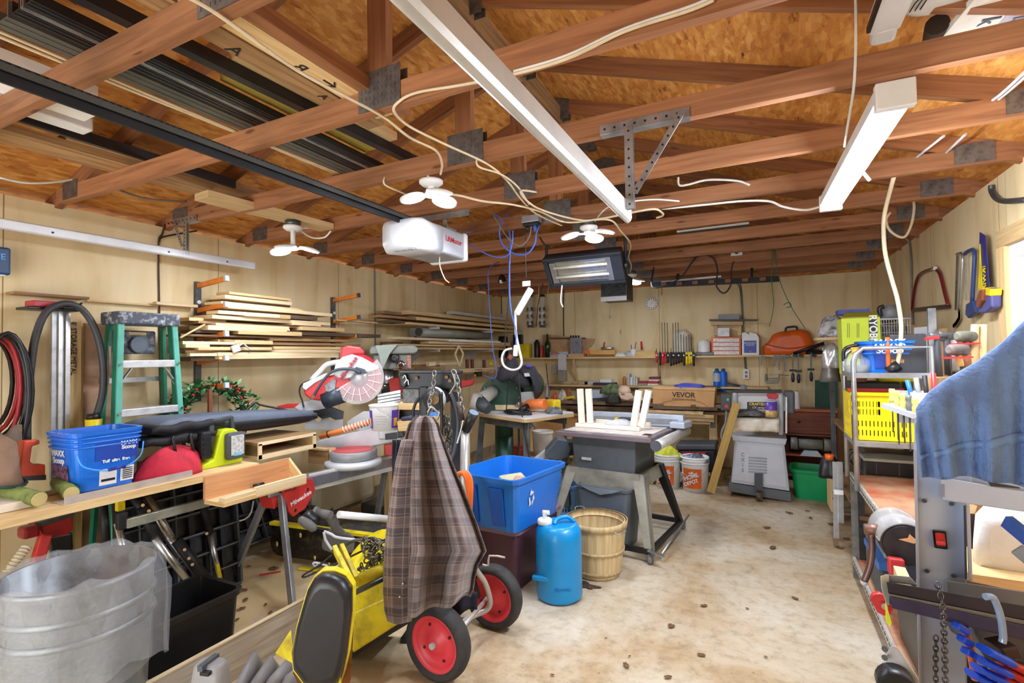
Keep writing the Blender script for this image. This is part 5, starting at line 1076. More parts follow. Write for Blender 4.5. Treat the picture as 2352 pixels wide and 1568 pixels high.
MB().cyl(ad(812,1342,2.25),ad(985,1258,2.6),.035,.03,14).obj('cross_tube',ylw,t); MB().cyl(ad(812,1362,2.2),ad(960,1290,2.5),.012,.012,10).obj('drive_shaft',M['dsteel'],t)
MB().beam(ad(770,1262,2.45),ad(812,1345,2.15),.05,.02,(1,0,0)).obj('upright_arm',ylw,t,.003); MB().beam(ad(786,1258,2.5),ad(820,1335,2.2),.05,.02,(1,0,0)).obj('upright_arm',ylw,t,.003)
tp(MB(),[(632,1500),(668,1446),(676,1525)],1.98,.03).obj('yellow_skid',ylw,t); tp(MB(),[(672,1545),(700,1500),(770,1560),(760,1600),(700,1600)],2.0,.06).obj('rusty_bracket',mat((110,72,44),.8,.3,.3,12,.3),t)
tp(MB(),[(790,1450),(812,1440),(806,1560),(790,1600),(776,1600)],1.99,.03).obj('lower_arm',mat((150,100,60),.6,.3,.3,10),t); tp(MB(),[(768,1545),(782,1550),(786,1600),(760,1600)],1.9,.02).obj('yellow_foot',ylw,t)
# blade / auger housing behind
t=thing('auger_housing','yellow-edged black snow blower housing lying on sawdust behind the belt cover','blower housing',(-3.0,2.65,0))
bl0=V((-3.28,2.58,0)); bl1=V((-2.35,2.72,0)); n=12; rg=[]
for i in range(n+1):
    a=math.radians(-65+200*i/n); p=V((0,.16-.16*math.sin(a)*0-.16*math.cos(a),.15+.15*math.sin(a))); rg.append([bl0+p,bl1+p,bl1+p*1.0+V((0,.006,.0)),bl0+p+V((0,.006,0))])
MB().rings(rg).obj('housing_shell',mat((40,34,34),.6,.3,.4,22,.4,dirt=(96,80,40)),t)
MB().beam(bl0+V((-.01,.02,.285)),bl1+V((0,.02,.27)),.05,.02).obj('top_edge',ylw,t); MB().beam(bl0+V((.3,.0,.012)),bl1+V((0,0,.012)),.03,.012).obj('scraper_edge',ylw,t)
MB().prism([bl1+V((0,0,0)),bl1+V((0,.3,0)),bl1+V((0,.3,.24)),bl1+V((0,.1,.3)),bl1+V((0,.0,.26))],(.012,0,0)).obj('side_plate',ylw,t)
MB().beam(bl0+V((.45,-.01,.315)),bl0+V((.75,.0,.31)),.035,.02).obj('black_lever',M['black'],t)
random.seed(5); mb=MB()
for k in range(9):
    p=bl0+V((random.uniform(.05,.9),.0,random.uniform(.06,.25))); p.y=bl0.y+.16-math.sqrt(max(0,.0256-(p.z-.15)**2))-.004; mb.sphere(p,.007+random.random()*.008,6,1,.2,1.4)
mb.obj('paint_chip',mat((220,200,120),.7),t)
# chute
gch=mat((96,94,90),.55,0,.12,9)
t=thing('discharge_chute','grey plastic chute with round knob and white tube handle','chute',ad(800,1250,3.1))
tp(MB(),[(738,1255),(745,1225),(760,1212),(800,1222),(816,1235),(812,1268),(770,1272),(742,1262)],3.05,.16).obj('chute_scoop',gch,t,.02)
tp(MB(),[(744,1188),(776,1180),(780,1205),(795,1222),(815,1234),(790,1232),(765,1222),(755,1205)],3.0,.05).obj('chute_neck',gch,t,.008)
MB().lathe([(.02,.03),(.045,.02),(.055,-.01),(.02,-.02)],ad(716,1188,2.95),(.5,.1,.8),20).obj('black_flange',M['black'],t); MB().cyl(ad(716,1188,2.95),ad(730,1168,3.0),.022,.022,14).obj('post',gch,t); MB().cyl(ad(728,1178,2.98),ad(760,1182,2.95),.026,.024,14).obj('elbow',gch,t)
MB().rings([[ad(706,1203,2.85)+( (RT*.83-UP*.55)*s*.06+(RT*.55+UP*.83)*math.cos(q)*r+_f*math.sin(q)*r) for q in [2*math.pi*k/14 for k in range(14)]] for s,r in ((-1,.008),(-.8,.022),(0,.028),(.8,.022),(1,.008))]).obj('grey_knob',gch,t)
MB().cyl(ad(778,1181,2.98),ad(900,1192,3.3),.021,.021,14).obj('white_tube',M['white'],t)
MB().tube([ad(x,y,2.9) for x,y in [(744,1220),(760,1226),(775,1234),(820,1240),(870,1250),(900,1255)]],.008,6).obj('wire_rod',M['lgrey'],t); MB().tube([ad(x,y,2.88) for x,y in [(744,1222),(748,1240),(762,1262)]],.008,6).obj('wire_rod',M['lgrey'],t)
t=thing('control_cable','black steel cable loops reaching over the yellow machine','cable loops',ad(700,1325,2.6)); 
MB().tube([ad(x,y,2.5) for x,y in [(898,1232),(850,1256),(790,1285),(730,1312),(700,1325),(697,1320),(730,1300),(765,1272)]],.005,6).obj('cable',M['black'],t)
MB().tube([ad(x,y,2.55) for x,y in [(720,1292),(732,1293),(765,1303),(780,1295)]],.005,5).obj('hook',M['lgrey'],t); MB().tube([ad(x,y,2.55) for x,y in [(718,1292),(724,1300),(730,1294)]],.005,5).obj('hook_eye',M['lgrey'],t)
# chain
def chain(mb,pts,L=.034,r=.0035,w_=.011):
    pts=spline([V(p) for p in pts],8); acc=0; last=pts[0]; k=0
    for i in range(1,len(pts)):
        while (pts[i]-last).length>L*.72:
            d=(pts[i]-last).normalized(); c=last+d*L*.36; x,y=frame(d); s=x if k%2 else y; k+=1
            mb.tube([c+d*(L*.5*math.cos(q))+s*(w_*math.sin(q)) for q in [2*math.pi*j/8 for j in range(8)]],r,5,loop=True,steps=1); last=last+d*L*.72
    return mb
random.seed(11); mb=MB()
for k in range(7):
    chain(mb,[ad(825+random.uniform(0,75),1235+random.uniform(0,75),2.35+random.random()*.12) for _ in range(4)],.04,.004,.013)
t=tag(mb.obj('steel_chain',mat((120,116,104),.4,.85,.2,20)),'tangled steel chain heaped on the yellow deck','chain')
t=thing('drive_wheel','round yellow and steel wheel under the chain','wheel',ad(850,1290,2.6)); MB().lathe([(.0,.02),(.05,.03),(.13,.0),(.15,.03),(.15,-.02),(.0,-.02)],ad(855,1280,2.62),(-.3,-.6,.8),28).obj('wheel_dish',ylw,t); MB().tube([ad(855,1280,2.6)+(RT*math.cos(q)+UP*math.sin(q)*.8-_f*math.sin(q)*.5)*.16 for q in [2*math.pi*j/20 for j in range(20)]],.008,6,loop=True,steps=1).obj('wheel_ring',M['dsteel'],t)
# ---------------- cart with red wheels and the plaid shirt
redw=mat((222,62,74),.4,0,.06,6)
t=thing('wheeled_cart','pale grey tube cart on two black tyres with red wheels, under the plaid shirt','cart',(-1.4,2.2,0))
c1=ad(1006,1486,2.36); c2=ad(1134,1371,2.80); c1.z=c2.z=.17; R0=.17; 
axd=V((c2.x-c1.x,c2.y-c1.y,0)).normalized(); 
def wheel(c,ax,inner):
    s=-1 if not inner else -1; a=-ax
    o=MB().lathe([(.125,-.03),(.145,-.045),(.163,-.036),(.171,-.012),(.171,.012),(.163,.036),(.145,.045),(.125,.03)],c,a,48,(False,False)).obj('tyre',mat((52,50,48),.75,0,.2,14,.3),t)
    w_=MB().lathe([(.015,.035),(.035,.032),(.055,.012),(.095,.004),(.108,.02),(.126,.034),(.131,.03),(.131,-.03),(.10,-.01),(.03,-.01)],c,a,48).obj('rim',redw,t)
    x,y=frame(a)
    for k in range(4):
        q=k*math.pi/2+.5; p=c+(x*math.cos(q)+y*math.sin(q))*.083; MB().cyl(p+a*.002,p+a*.012,.007,.007,8).obj('lug_hole',mat((70,24,26),.6),w_)
    MB().cyl(c-a*.05,c+a*.05,.014,.014,14).obj('hub',M['lgrey'],w_)
ax1=(axd+V((.75,-.25,0))).normalized(); ax1=V((.86,.5,0)).normalized(); wheel(c1,V((.06,1,0)).normalized(),0); wheel(c2,V((.06,1,0)).normalized(),1)
fr=mat((196,190,182),.4,.4,.1,9)
MB().cyl(c1+V((.05,.05,.0)),c2-V((.02,.04,0)),.011,.011,12).obj('axle',fr,t)
MB().tube([ad(1052,1435,2.6),ad(1085,1415,2.7),ad(1118,1400,2.72),ad(1126,1380,2.72),ad(1115,1340,2.7),ad(1098,1315,2.68),ad(1080,1290,2.6)],.015,10).obj('frame_tube',fr,t)
MB().tube([ad(x,y,2.75) for x,y in [(1108,1296),(1122,1298),(1124,1276),(1160,1280)]],.006,8,steps=2).obj('crank_handle',fr,t)
MB().cyl(ad(985,1445,2.42),ad(975,985,2.38),.018,.018,12).obj('upright_post',fr,t); MB().cyl(ad(962,985,2.38),ad(990,985,2.38),.015,.015,10).obj('cross_handle',M['black'],t)
MB().beam(ad(965,1480,2.45),ad(960,1370,2.5),.05,.012,(1,0,0)).obj('side_plate',fr,t); MB().beam(ad(1082,1310,2.68),ad(1100,1372,2.7),.025,.012,(1,0,0)).obj('black_strap',M['black'],t)
MB().box(ad(1000,1450,2.75),(.3,.25,.04),rz(.3)).obj('dark_tray',M['black'],t)
def plaid():
    m,n,l,p=newmat('plaid_flannel'); p.inputs['Roughness'].default_value=.9
    uv=n.new('ShaderNodeUVMap'); sx=n.new('ShaderNodeSeparateXYZ'); l.new(uv.outputs[0],sx.inputs[0])
    def stripe(sock,per,off,wd):
        a=nd(n,'ShaderNodeMath',operation='ADD'); l.new(sock,a.inputs[0]); a.inputs[1].default_value=off+10
        b=nd(n,'ShaderNodeMath',operation='MODULO'); l.new(a.outputs[0],b.inputs[0]); b.inputs[1].default_value=per
        c=nd(n,'ShaderNodeMath',operation='LESS_THAN'); l.new(b.outputs[0],c.inputs[0]); c.inputs[1].default_value=wd; return c.outputs[0]
    col=None; base=srgb((122,112,114)); cur=None
    def mixc(prev,fac,rgb,k):
        f=nd(n,'ShaderNodeMath',operation='MULTIPLY'); l.new(fac,f.inputs[0]); f.inputs[1].default_value=k
        mx=n.new('ShaderNodeMixRGB'); l.new(f.outputs[0],mx.inputs[0]); 
        if prev is None: mx.inputs[1].default_value=base
        else: l.new(prev,mx.inputs[1])
        mx.inputs[2].default_value=srgb(rgb); return mx.outputs[0]
    for s in (sx.outputs[0],sx.outputs[1]):
        cur=mixc(cur,stripe(s,.085,0,.036),(58,48,56),.55); cur=mixc(cur,stripe(s,.17,.05,.03),(128,104,90),.45)
    for s in (sx.outputs[0],sx.outputs[1]):
        for o in (.006,.014,.048,.062): cur=mixc(cur,stripe(s,.085,o,.002),(190,172,160),.35)
    nz=nd(n,'ShaderNodeTexNoise',_Scale=6.0,_Detail=3.0); tc=n.new('ShaderNodeTexCoord'); l.new(tc.outputs['Object'],nz.inputs['Vector'])
    r=ramp(n,[(.35,(.72,.68,.66,1)),(.65,(1.15,1.1,1.05,1))]); l.new(nz.outputs['Fac'],r.inputs[0]); mx=nd(n,'ShaderNodeMixRGB',blend_type='MULTIPLY'); mx.inputs[0].default_value=1; l.new(cur,mx.inputs[1]); l.new(r.outputs[0],mx.inputs[2])
    l.new(mx.outputs[0],p.inputs['Base Color']); p.inputs['Sheen Weight'].default_value=.3; return m
PLD=plaid()
t=thing('plaid_shirt','brown and grey plaid flannel shirt draped over the cart handle','shirt',ad(990,1400,2.45))
rows=[(955,962,985),(960,950,995),(975,938,1006),(1000,930,1014),(1040,922,1030),(1080,916,1046),(1120,910,1064),(1160,905,1080),(1200,900,1096),(1235,898,1108),(1265,896,1118),(1300,893,1100),(1340,891,1092),(1375,889,1088),(1400,888,1080)]
grid=[]
nj=81
for i,(y,xl,xr) in enumerate(rows):
    f=i/(len(rows)-1); r=[]
    for j in range(nj):
        g=j/(nj-1); a=math.pi*(g-.5)
        x=(xl+xr)/2+(xr-xl)/2*math.sin(a)*1.0
        fold=.014+.17*min(1,f*2.2); dep=2.24+(.16*min(1,f*1.6)+.02)*(1-math.cos(a))*1.0-fold*(.5+.5*math.sin(g*19+.9*math.sin(f*3)+.4))*math.cos(a)**.5+.09*min(1,f*2.5)*(1-abs(math.sin(g*10.5+.5*math.sin(f*2.5)-.3)))**3*math.cos(a) if abs(a)<1.57 else 2.24+(.16*min(1,f*1.6)+.02)
        yy=y
        if f>.75:
            k=(f-.75)/.25; yy+=k*(12-52*max(0,g-.4)/.6+7*math.sin(g*21))
        r.append(ad(x,yy,dep))
    grid.append(r)
MB().sheet(grid,.006).obj('shirt_body',PLD,t)
# hanging sleeve in front, left
sl=[(1010,940,20),(1060,931,26),(1120,925,30),(1180,921,33),(1240,917,34),(1300,915,35),(1360,914,35),(1400,915,34),(1425,917,31)]
rg=[]
for k,(y,x,w_) in enumerate(sl):
    c=ad(x,y,2.17); rr=w_*2.17/FPX*.92; rg.append([c+RT*(rr*(1+.08*math.sin(3*q+k*.8))*math.cos(q))+_f*(rr*.45*(1+.2*math.sin(4*q+k))*math.sin(q)) for q in [2*math.pi*j/24 for j in range(24)]])
MB().rings(rg).obj('sleeve',PLD,t)
c=ad(918,1412,2.385); 
for dx,dy in ((5,-60),(-2,-30),(22,8)): MB().cyl(ad(920+dx,1400+dy,2.125),ad(920+dx,1400+dy,2.14),.0035,.0035,8).obj('shirt_button',M['white'],t)
MB().sheet([[ad(904+18*g+ -6*f*18/18-8*f,1010+330*f,2.30+.02*math.sin(g*9+f*4)) for g in [k/6 for k in range(7)]] for f in [k/14 for k in range(15)]],.006).obj('dark_lining',mat((26,28,44),.8,0,.3,12,.3),t)
MB().sheet([[ad(1020+75*g,1360+(60+10*math.sin(g*6))*f*(1-.3*g),2.44+.02*math.sin(g*9)) for g in [k/8 for k in range(9)]] for f in [k/5 for k in range(6)]],.006).obj('dark_tail',mat((26,28,44),.8,0,.3,12,.3),t)
# ---------------- black chain hoist column
t=thing('black_lift_stand','black steel machine head on a column, hung with chains and belts','machine stand',(-1.95,2.9,0))
def bxp(x0,y0,x1,y1,d,th,nm,m,bev=.004,par=None): return MB().prism([ad(x0,y0,d),ad(x1,y0,d),ad(x1,y1,d),ad(x0,y1,d)],rext([(x0,y0),(x1,y1)],th)).obj(nm,m,par or t,bev)
bm_=mat((16,16,18),.3,.2,.15,14)
bxp(922,856,1060,893,3.2,.28,'head_box',bm_); bxp(916,850,1064,857,3.17,.34,'head_lid',mat((44,46,50),.25,.3,.2,14))
tp(MB(),[(916,862),(930,858),(936,880),(930,892),(920,888)],3.15,.06).obj('round_lobe',M['black'],t,.008); MB().tube([ad(x,y,3.14) for x,y in [(925,868),(930,862),(933,872),(928,880),(936,872),(938,884)]],.0028,5).obj('scribble',M['white'],t)
bxp(925,892,963,925,3.22,.12,'smoky_bin',mat((86,86,84),.3,.1,.5,50),.004); bxp(963,888,981,960,3.18,.08,'front_post',bm_); bxp(1035,900,1058,1200,3.25,.09,'column',mat((44,46,52),.4,.3,.2,14)); bxp(1030,1120,1062,1300,3.2,.1,'column_lower',mat((48,50,54),.45,.3,.2,14))
bxp(905,1290,1080,1300,3.2,.45,'foot_plate',bm_)
for (x,y,r,d) in ((997,917,.075,3.12),(1022,905,.055,3.3)):
    c=ad(x,y,d); w_=MB().lathe([(.02,.02),(r*.7,.02),(r*.78,.0),(r,.012),(r,-.02),(.02,-.02)],c,-_f+RT*(-.5),30).obj('pulley',M['dsteel'],t); MB().lathe([(r*.99,.012),(r*1.04,.005),(r*1.04,-.012),(r*.99,-.02)],c,-_f+RT*(-.5),30,(False,False)).obj('belt_edge',M['lgrey'],w_)
MB().cyl(ad(997,917,3.05),ad(997,917,3.2),.03,.03,16).obj('hub',mat((150,130,90),.4,.7,.2,20),t)
mb=MB()
for px_ in ((989,862),(1000,870)): pass
for x,y in ((1025,866),(1033,874),(956,868)): MB().cyl(ad(x,y,3.17),ad(x,y,3.21),.011,.011,10).obj('bolt',M['chrome'],t)
MB().tube([ad(x,y,3.08) for x,y in [(1013,900),(1015,960),(1014,1020),(1016,1080)]],.011,6).obj('black_belt',M['black'],t); MB().tube([ad(x,y,3.05) for x,y in [(1034,900),(1046,930),(1052,965),(1050,1000),(1042,1040),(1028,1070)]],.011,7).obj('rubber_hose',mat((70,74,80),.5),t)
MB().tube([ad(x,y,3.1) for x,y in [(964,912),(955,925),(949,945),(951,962)]],.009,6).obj('rubber_hose',M['black'],t)
ch=mat((150,148,142),.3,.9,.15,20); mb=MB()
chain(mb,[ad(x,y,3.02) for x,y in [(998,852),(996,880),(993,900),(988,915),(985,935),(993,940)]],.04,.0045,.013)
chain(mb,[ad(x,y,3.05) for x,y in [(992,935),(983,950),(980,960)]],.04,.0045,.013)
mb.obj('hanging_chain',ch,t); mb=MB(); chain(mb,[ad(x,y,3.02) for x,y in [(1040,850),(1050,868),(1053,890),(1057,915),(1062,935),(1063,955)]],.04,.0045,.013); mb.obj('hanging_chain',ch,t)
random.seed(3); mb=MB()
for k in range(5): chain(mb,[ad(1022+random.uniform(-6,14),955+q*38,3.1+random.random()*.05) for q in range(4)],.035,.004,.012)
mb.obj('chain_bunch',mat((120,118,110),.35,.85,.2,20),t)
mb=MB().tube([ad(x,y,3.0) for x,y in [(982,948),(990,935),(1000,942),(1008,950),(1003,962),(992,968)]],.007,7); mb.obj('steel_hook',ch,t)
MB().cyl(ad(1053,922,3.02),ad(1063,965,3.02),.014,.014,10).obj('handle_grip',mat((70,54,50),.5),t); MB().cyl(ad(925,962,3.3),ad(962,957,3.2),.014,.018,12).obj('grip',mat((60,66,96),.5),t)
MB().tube([ad(x,y,3.0) for x,y in [(1040,858),(1046,880),(1038,895),(1032,905)]],.006,6).obj('wire_link',ch,t)
# pump handle
t=thing('floor_jack_handle','grey steel post with black rubber grip leaning beside the hanging shirt','lever',(-1.6,2.62,0))
MB().cyl(ad(1064,1290,3.0),ad(1068,985,3.05),.028,.026,16).obj('post',mat((176,174,168),.4,.5,.12,12),t); a,b=ad(1070,988,3.04),ad(1088,948,3.0); MB().cyl(a,b,.026,.032,16).obj('grip',M['black'],t); MB().cyl(b,b+(b-a).normalized()*.006,.03,.028,16).obj('grip_end',mat((110,130,150),.4),t)
MB().tube([ad(x,y,2.98) for x,y in [(1064,965),(1058,990),(1052,1010),(1050,1018)]],.005,6).obj('wire_loop',M['chrome'],t)
t=thing('orange_strap','coil of bright orange hose hanging between shirt and blue bin','hose',ad(1065,1150,2.9))
for k in range(3): MB().tube([ad(1048+8*k,1090-2*k,2.88),ad(1062+6*k,1086,2.86),ad(1072+5*k,1105,2.85),ad(1076+3*k,1140,2.85),ad(1076+2*k,1180,2.88)],.012,8).obj('hose_loop',mat((240,110,30),.45),t)
# ---------------- tote and recycling bin
t=thing('storage_tote','dark maroon plastic storage tote with mauve lid under the blue bin','storage tote',(-1.6,3.18,0)); c=V((-1.60,3.20,0)); R_=rz(-.06)
mar=mat((84,50,66),.45,0,.08,5); rg=[]
for z,k in ((0,.86),(.36,1),(.365,1.02)): rg.append([c+R_@V((x*k,y*k,z)) for x,y in rrect(.44,.64,.05,5)])
MB().rings(rg,smooth=False).obj('tote_body',mar,t)
rg=[]
for z,k in ((.365,1.03),(.375,1.08),(.40,1.08),(.408,1.04)): rg.append([c+R_@V((x*k,y*k,z)) for x,y in rrect(.44,.64,.05,5)])
MB().rings(rg,smooth=False).obj('tote_lid',mat((142,112,130),.45,0,.06,5),t)
t=thing('recycling_bin','open bright blue recycling bin with white recycling mark, on top of the tote','recycling bin',(-1.56,3.12,.41)); c=V((-1.545,3.08,.41)); R_=rz(-.14)
bb=mat((26,118,216),.35,0,.06,4,coat=.2); tub(MB(),c,.50,.62,.335,.05,.84,.006,R_,.02,3).obj('bin_body',bb,t)
mb=MB()
for a in (-.1,.1):
    mb.prism([c+R_@V((a-.05,-.267,.03)),c+R_@V((a+.04,-.267,.03)),c+R_@V((a+.05,-.305,.27)),c+R_@V((a-.06,-.305,.27))],R_@V((0,-.012,.002)))
mb.obj('front_panel_rib',mat((16,86,180),.35,0,.06,4),t,.003)
q=R_@V((1,0,0)); nx=(R_@V((1,0,-.12))).normalized(); cc=c+R_@V((.2485-.022,-.12,.19)); mb=MB(); yv=R_@V((0,1,0)); zv=V((0,0,1))+q*.12
for k in range(3):
    a0=math.radians(90+120*k); P2=lambda r,a: cc+yv*(r*math.cos(a))*.75+zv*(r*math.sin(a)*1.2)+nx*.012
    mb.prism([P2(.026,a0-.75),P2(.042,a0-.7),P2(.042,a0+.35),P2(.052,a0+.3),P2(.034,a0+.95),P2(.016,a0+.25),P2(.026,a0+.3)],nx*.003)
mb.obj('recycling_mark',M['white'],t)
for k,(x,y,z,col,lb) in enumerate([(.12,.0,.16,(206,160,144),'pink-tan cardboard scrap inside the blue recycling bin'),(-.05,.1,.14,(200,196,150),'pale crumpled paper inside the blue recycling bin'),(.0,-.1,.12,(120,130,150),'grey packet inside the blue recycling bin')]):
    p=c+R_@V((x,y,z+.07)); one(MB().box(p,(.19,.11,.06),rz(k)@rx(.4)),'scrap',mat(col,.6),lb,'scrap',bevel=.015)
# jug
t=thing('water_jug','bright blue round water jug with white spigot cap','water jug',(-1.165,2.975,0)); c=V((-1.165,2.975,0)); jb=mat((0,140,206),.35,0,.06,4,coat=.15)
MB().lathe([(.12,.0),(.138,.012),(.142,.03),(.142,.37),(.138,.41),(.12,.445),(.105,.452)],c,(0,0,1),48).obj('jug_body',jb,t)
pc=ad(1231,1262,2.98); cp=c+V((-.07,-.05,.45)); o=MB().lathe([(.04,.0),(.045,.005),(.045,.028),(.038,.034),(.012,.036)],cp,(0,0,1),24).obj('screw_cap',M['white'],t); MB().cyl(cp+V((0,0,.03)),cp+V((0,0,.075)),.014,.014,12).cyl(cp+V((-.012,0,.07)),cp+V((.03,0,.072)),.014,.014,12).obj('spigot',M['white'],o)
MB().tube([c+V((-.01,-.04,.45)),c+V((.0,-.01,.478)),c+V((.05,.03,.485)),c+V((.09,.05,.452))],.013,8).obj('top_handle',jb,t); mb=MB().box(c+V((-.055,-.132,.15)),(.13,.03,.03),rz(.15)); mb.obj('side_handle',jb,t,.008)
a0=-1.05; p=c+V((.1*1.41*math.cos(a0),.1*1.41*math.sin(a0),.10)); text('RELIANCE',.024,mat((0,110,180),.35),p+V((0,-.003,0)),(-math.sin(a0),math.cos(a0),0),(0,0,1),t)
# bushel basket
t=thing('bushel_basket','round slatted wooden bushel basket with wire handles','basket',(-1.055,3.41,0)); c=V((-1.055,3.41,0)); mb=MB(); n=22
for k in range(n):
    q=2*math.pi*k/n; d=V((math.cos(q),math.sin(q),0)); e=V((-math.sin(q),math.cos(q),0)); hw=.031
    mb.prism([c+d*.155-e*hw*.78+V((0,0,.02)),c+d*.155+e*hw*.78+V((0,0,.02)),c+d*.198+e*hw+V((0,0,.35)),c+d*.198-e*hw+V((0,0,.35))],d*.004)
bw=wood((226,204,156),(184,152,100),.25,tint=.1); mb.obj('slats',bw,t); MB().cyl(c+V((0,0,.005)),c+V((0,0,.02)),.155,.155,30).obj('base',bw,t)
for z,r,h_ in ((.325,.201,.045),(.165,.181,.022),(.03,.161,.02)):
    MB().lathe([(r,z),(r+.007,z),(r+.007+h_*.12,z+h_),(r+h_*.12,z+h_)],c,(0,0,1),40,(False,False)).obj('hoop',wood((206,182,134),(170,140,96),.1),t)
MB().lathe([(.186,.33),(.192,.33),(.197,.365),(.191,.365)],c,(0,0,1),40,(False,False)).obj('inner_hoop',bw,t)
for s,q in ((-1,2.4),(1,-.5)):
    d=V((math.cos(q),math.sin(q),0)); e=V((-math.sin(q),math.cos(q),0)); MB().tube([c+d*.212-e*.05+V((0,0,.34)),c+d*.24-e*.03+V((0,0,.375-.05*(s>0))),c+d*.24+e*.03+V((0,0,.38-.05*(s>0))),c+d*.212+e*.05+V((0,0,.34))],.003,6).obj('wire_handle',M['galv'],t)
# grey bin under saw, light blue laundry basket
t=thing('grey_waste_bin','dark grey rectangular waste bin under the table saw','bin',(-1.12,4.02,0)); tub(MB(),(-1.12,4.0,0),.43,.34,.47,.04,.82,.005,rz(-.12),.016,4).obj('bin_body',mat((92,102,112),.45,0,.08,6),t)
mb=MB(); R_=rz(-.12)
mb.prism([V((-1.12,4.0,0))+R_@V((x,-.187,z)) for x,z in ((-.16,.465),(-.1,.44),(0,.415),(.1,.44),(.16,.465))],R_@V((0,-.006,0))); mb.obj('dipped_lip',mat((126,136,146),.45),t)
t=thing('laundry_basket','light blue slotted laundry basket behind the recycling bin','laundry basket',at(1284,1100,Z=0)); c=at(1284,1100,Z=.3); c.z=0; lb_=mat((120,176,232),.45,0,.06,5)
tub(MB(),c,.5,.38,.3,.06,.85,.006,rz(-.1),.02,4).obj('basket_body',lb_,t)
mb=MB()
for i in range(13):
    for j in range(4): mb.box(c+rz(-.1)@V((-.18+i*.03,-.168-.006*j,.07+j*.045)),(.017,.012,.03),rz(-.1))
mb.obj('slots',mat((34,70,110),.7),t); one(heap(MB(),c+V((.05,0,.16)),.1,.08,.09,5),'pink_item',mat((220,60,150),.6),'pink item inside the light blue laundry basket','cloth')
# ---------------- table saw
SR=rz(-.13); SC=V((-1.10,4.16,0))
t=thing('table_saw','grey table saw on splayed steel stand with wide table top','table saw',SC)
def s(x,y,z): return SC+SR@V((x,y,z))
def sb(c,sz,mb=None): return (mb or MB()).box(s(*c),sz,SR)
sb((0,0,.855),(.80,.66,.035)).obj('table_top',mat((120,106,110),.4,.3,.15,8),t,.004)
sb((0,-.0,.8735),(.70,.5,.008)).obj('top_panel',mat((214,204,192),.6,0,.12,12),t)
mb=MB()
for k in range(3): sb((.33,-.23+.03*k,.879),(.06,.014,.003),mb)
mb.obj('slot',M['black'],t)
scab=mat((92,98,102),.45,.1,.12,7)
MB().rings([[s(x,y,z) for x,y in ((-.29*k,-.24*k),(.25*k,-.24*k),(.25*k,.24*k),(-.29*k,.24*k))] for z,k in ((.56,.94),(.84,1))],smooth=False).obj('cabinet',scab,t,.003); sb((-.16,-.243,.655),(.085,.004,.022)).obj('badge',M['lgrey'],t)
stn=mat((150,146,132),.6,.3,.25,5)
o=MB().prism([s(-.31,-.25,.58),s(.28,-.25,.58),s(.28,-.26,.49),s(.2,-.26,.44),s(-.22,-.26,.44),s(-.31,-.26,.49)],SR@V((0,.01,0))).obj('front_apron',stn,t)
MB().prism([s(.28,-.24,.58),s(.28,.24,.58),s(.3,.24,.48),s(.3,-.24,.48)],SR@V((.01,0,0))).obj('side_apron',stn,t); MB().prism([s(-.31,.25,.58),s(.28,.25,.58),s(.28,.26,.46),s(-.31,.26,.46)],SR@V((0,.01,0))).obj('rear_apron',stn,t)
for sx_ in (-1,1):
    for sy_ in (-1,1):
        a=(.28*sx_-.015,.24*sy_); b=(.40*sx_-.01,.40*sy_); z1=.075
        L=MB().prism([s(a[0]-.05,a[1],.58),s(a[0]+.05,a[1],.58),s(b[0]+.03,b[1],z1),s(b[0]-.03,b[1],z1)],SR@V((0,.012*-sy_,0))); L.prism([s(a[0]+.05*sx_,a[1],.58),s(a[0]+.05*sx_,a[1]-.08*sy_,.58),s(b[0]+.03*sx_,b[1]-.05*sy_,z1),s(b[0]+.03*sx_,b[1],z1)],SR@V((.01*-sx_,0,0)))
        L.obj('leg',stn if not (sx_>0 and sy_>0) else M['black'],t)
        h=MB().cyl(s(a[0]+.0,a[1]-.0*sy_-.004,.54),s(a[0],a[1]+.012,.54),.009,.009,10); h.obj('bolt',M['dsteel'],t)
        cc=s(b[0]+.02*sx_,b[1]+.02*sy_,.035); o=MB().lathe([(.01,-.014),(.033,-.014),(.035,-.006),(.035,.006),(.033,.014),(.01,.014)],cc,SR@V((1,0,0)),20).obj('caster_wheel',mat((120,120,120),.5,0,.1,20),t)
        MB().prism([cc+SR@V((-.02,-.02,.02)),cc+SR@V((-.02,.02,.02)),cc+SR@V((-.02,.01,-.0)),cc+SR@V((-.02,-.01,0))],SR@V((.04,0,0))).obj('caster_fork',M['galv'],o)
for (p,q) in (((-.40,-.40),(.40,-.40)),((.40,-.40),(.40,.40)),((-.40,.40),(.40,.40))): MB().beam(s(p[0],p[1],.075),s(q[0],q[1],.075),.03,.035).obj('base_bar',M['blackm'] if p[1]!=q[1] or p[1]>0 else M['blackm'],t)
MB().beam(s(.40,-.44,.10),s(.52,-.46,.085),.03,.008).obj('foot_lever',M['galv'],t); MB().cyl(s(.47,-.36,.06),s(.47,.38,.14),.008,.008,8).obj('lift_rod',M['galv'],t)
# rail and fence at right
o=MB().cyl(s(.46,-.40,.835),s(.46,.42,.835),.038,.038,18).obj('fence_tube',mat((196,194,188),.35,.4,.08,8),t); MB().cyl(s(.46,-.405,.835),s(.46,-.40,.835),.04,.04,18).obj('tube_cap',M['dgrey'],o)
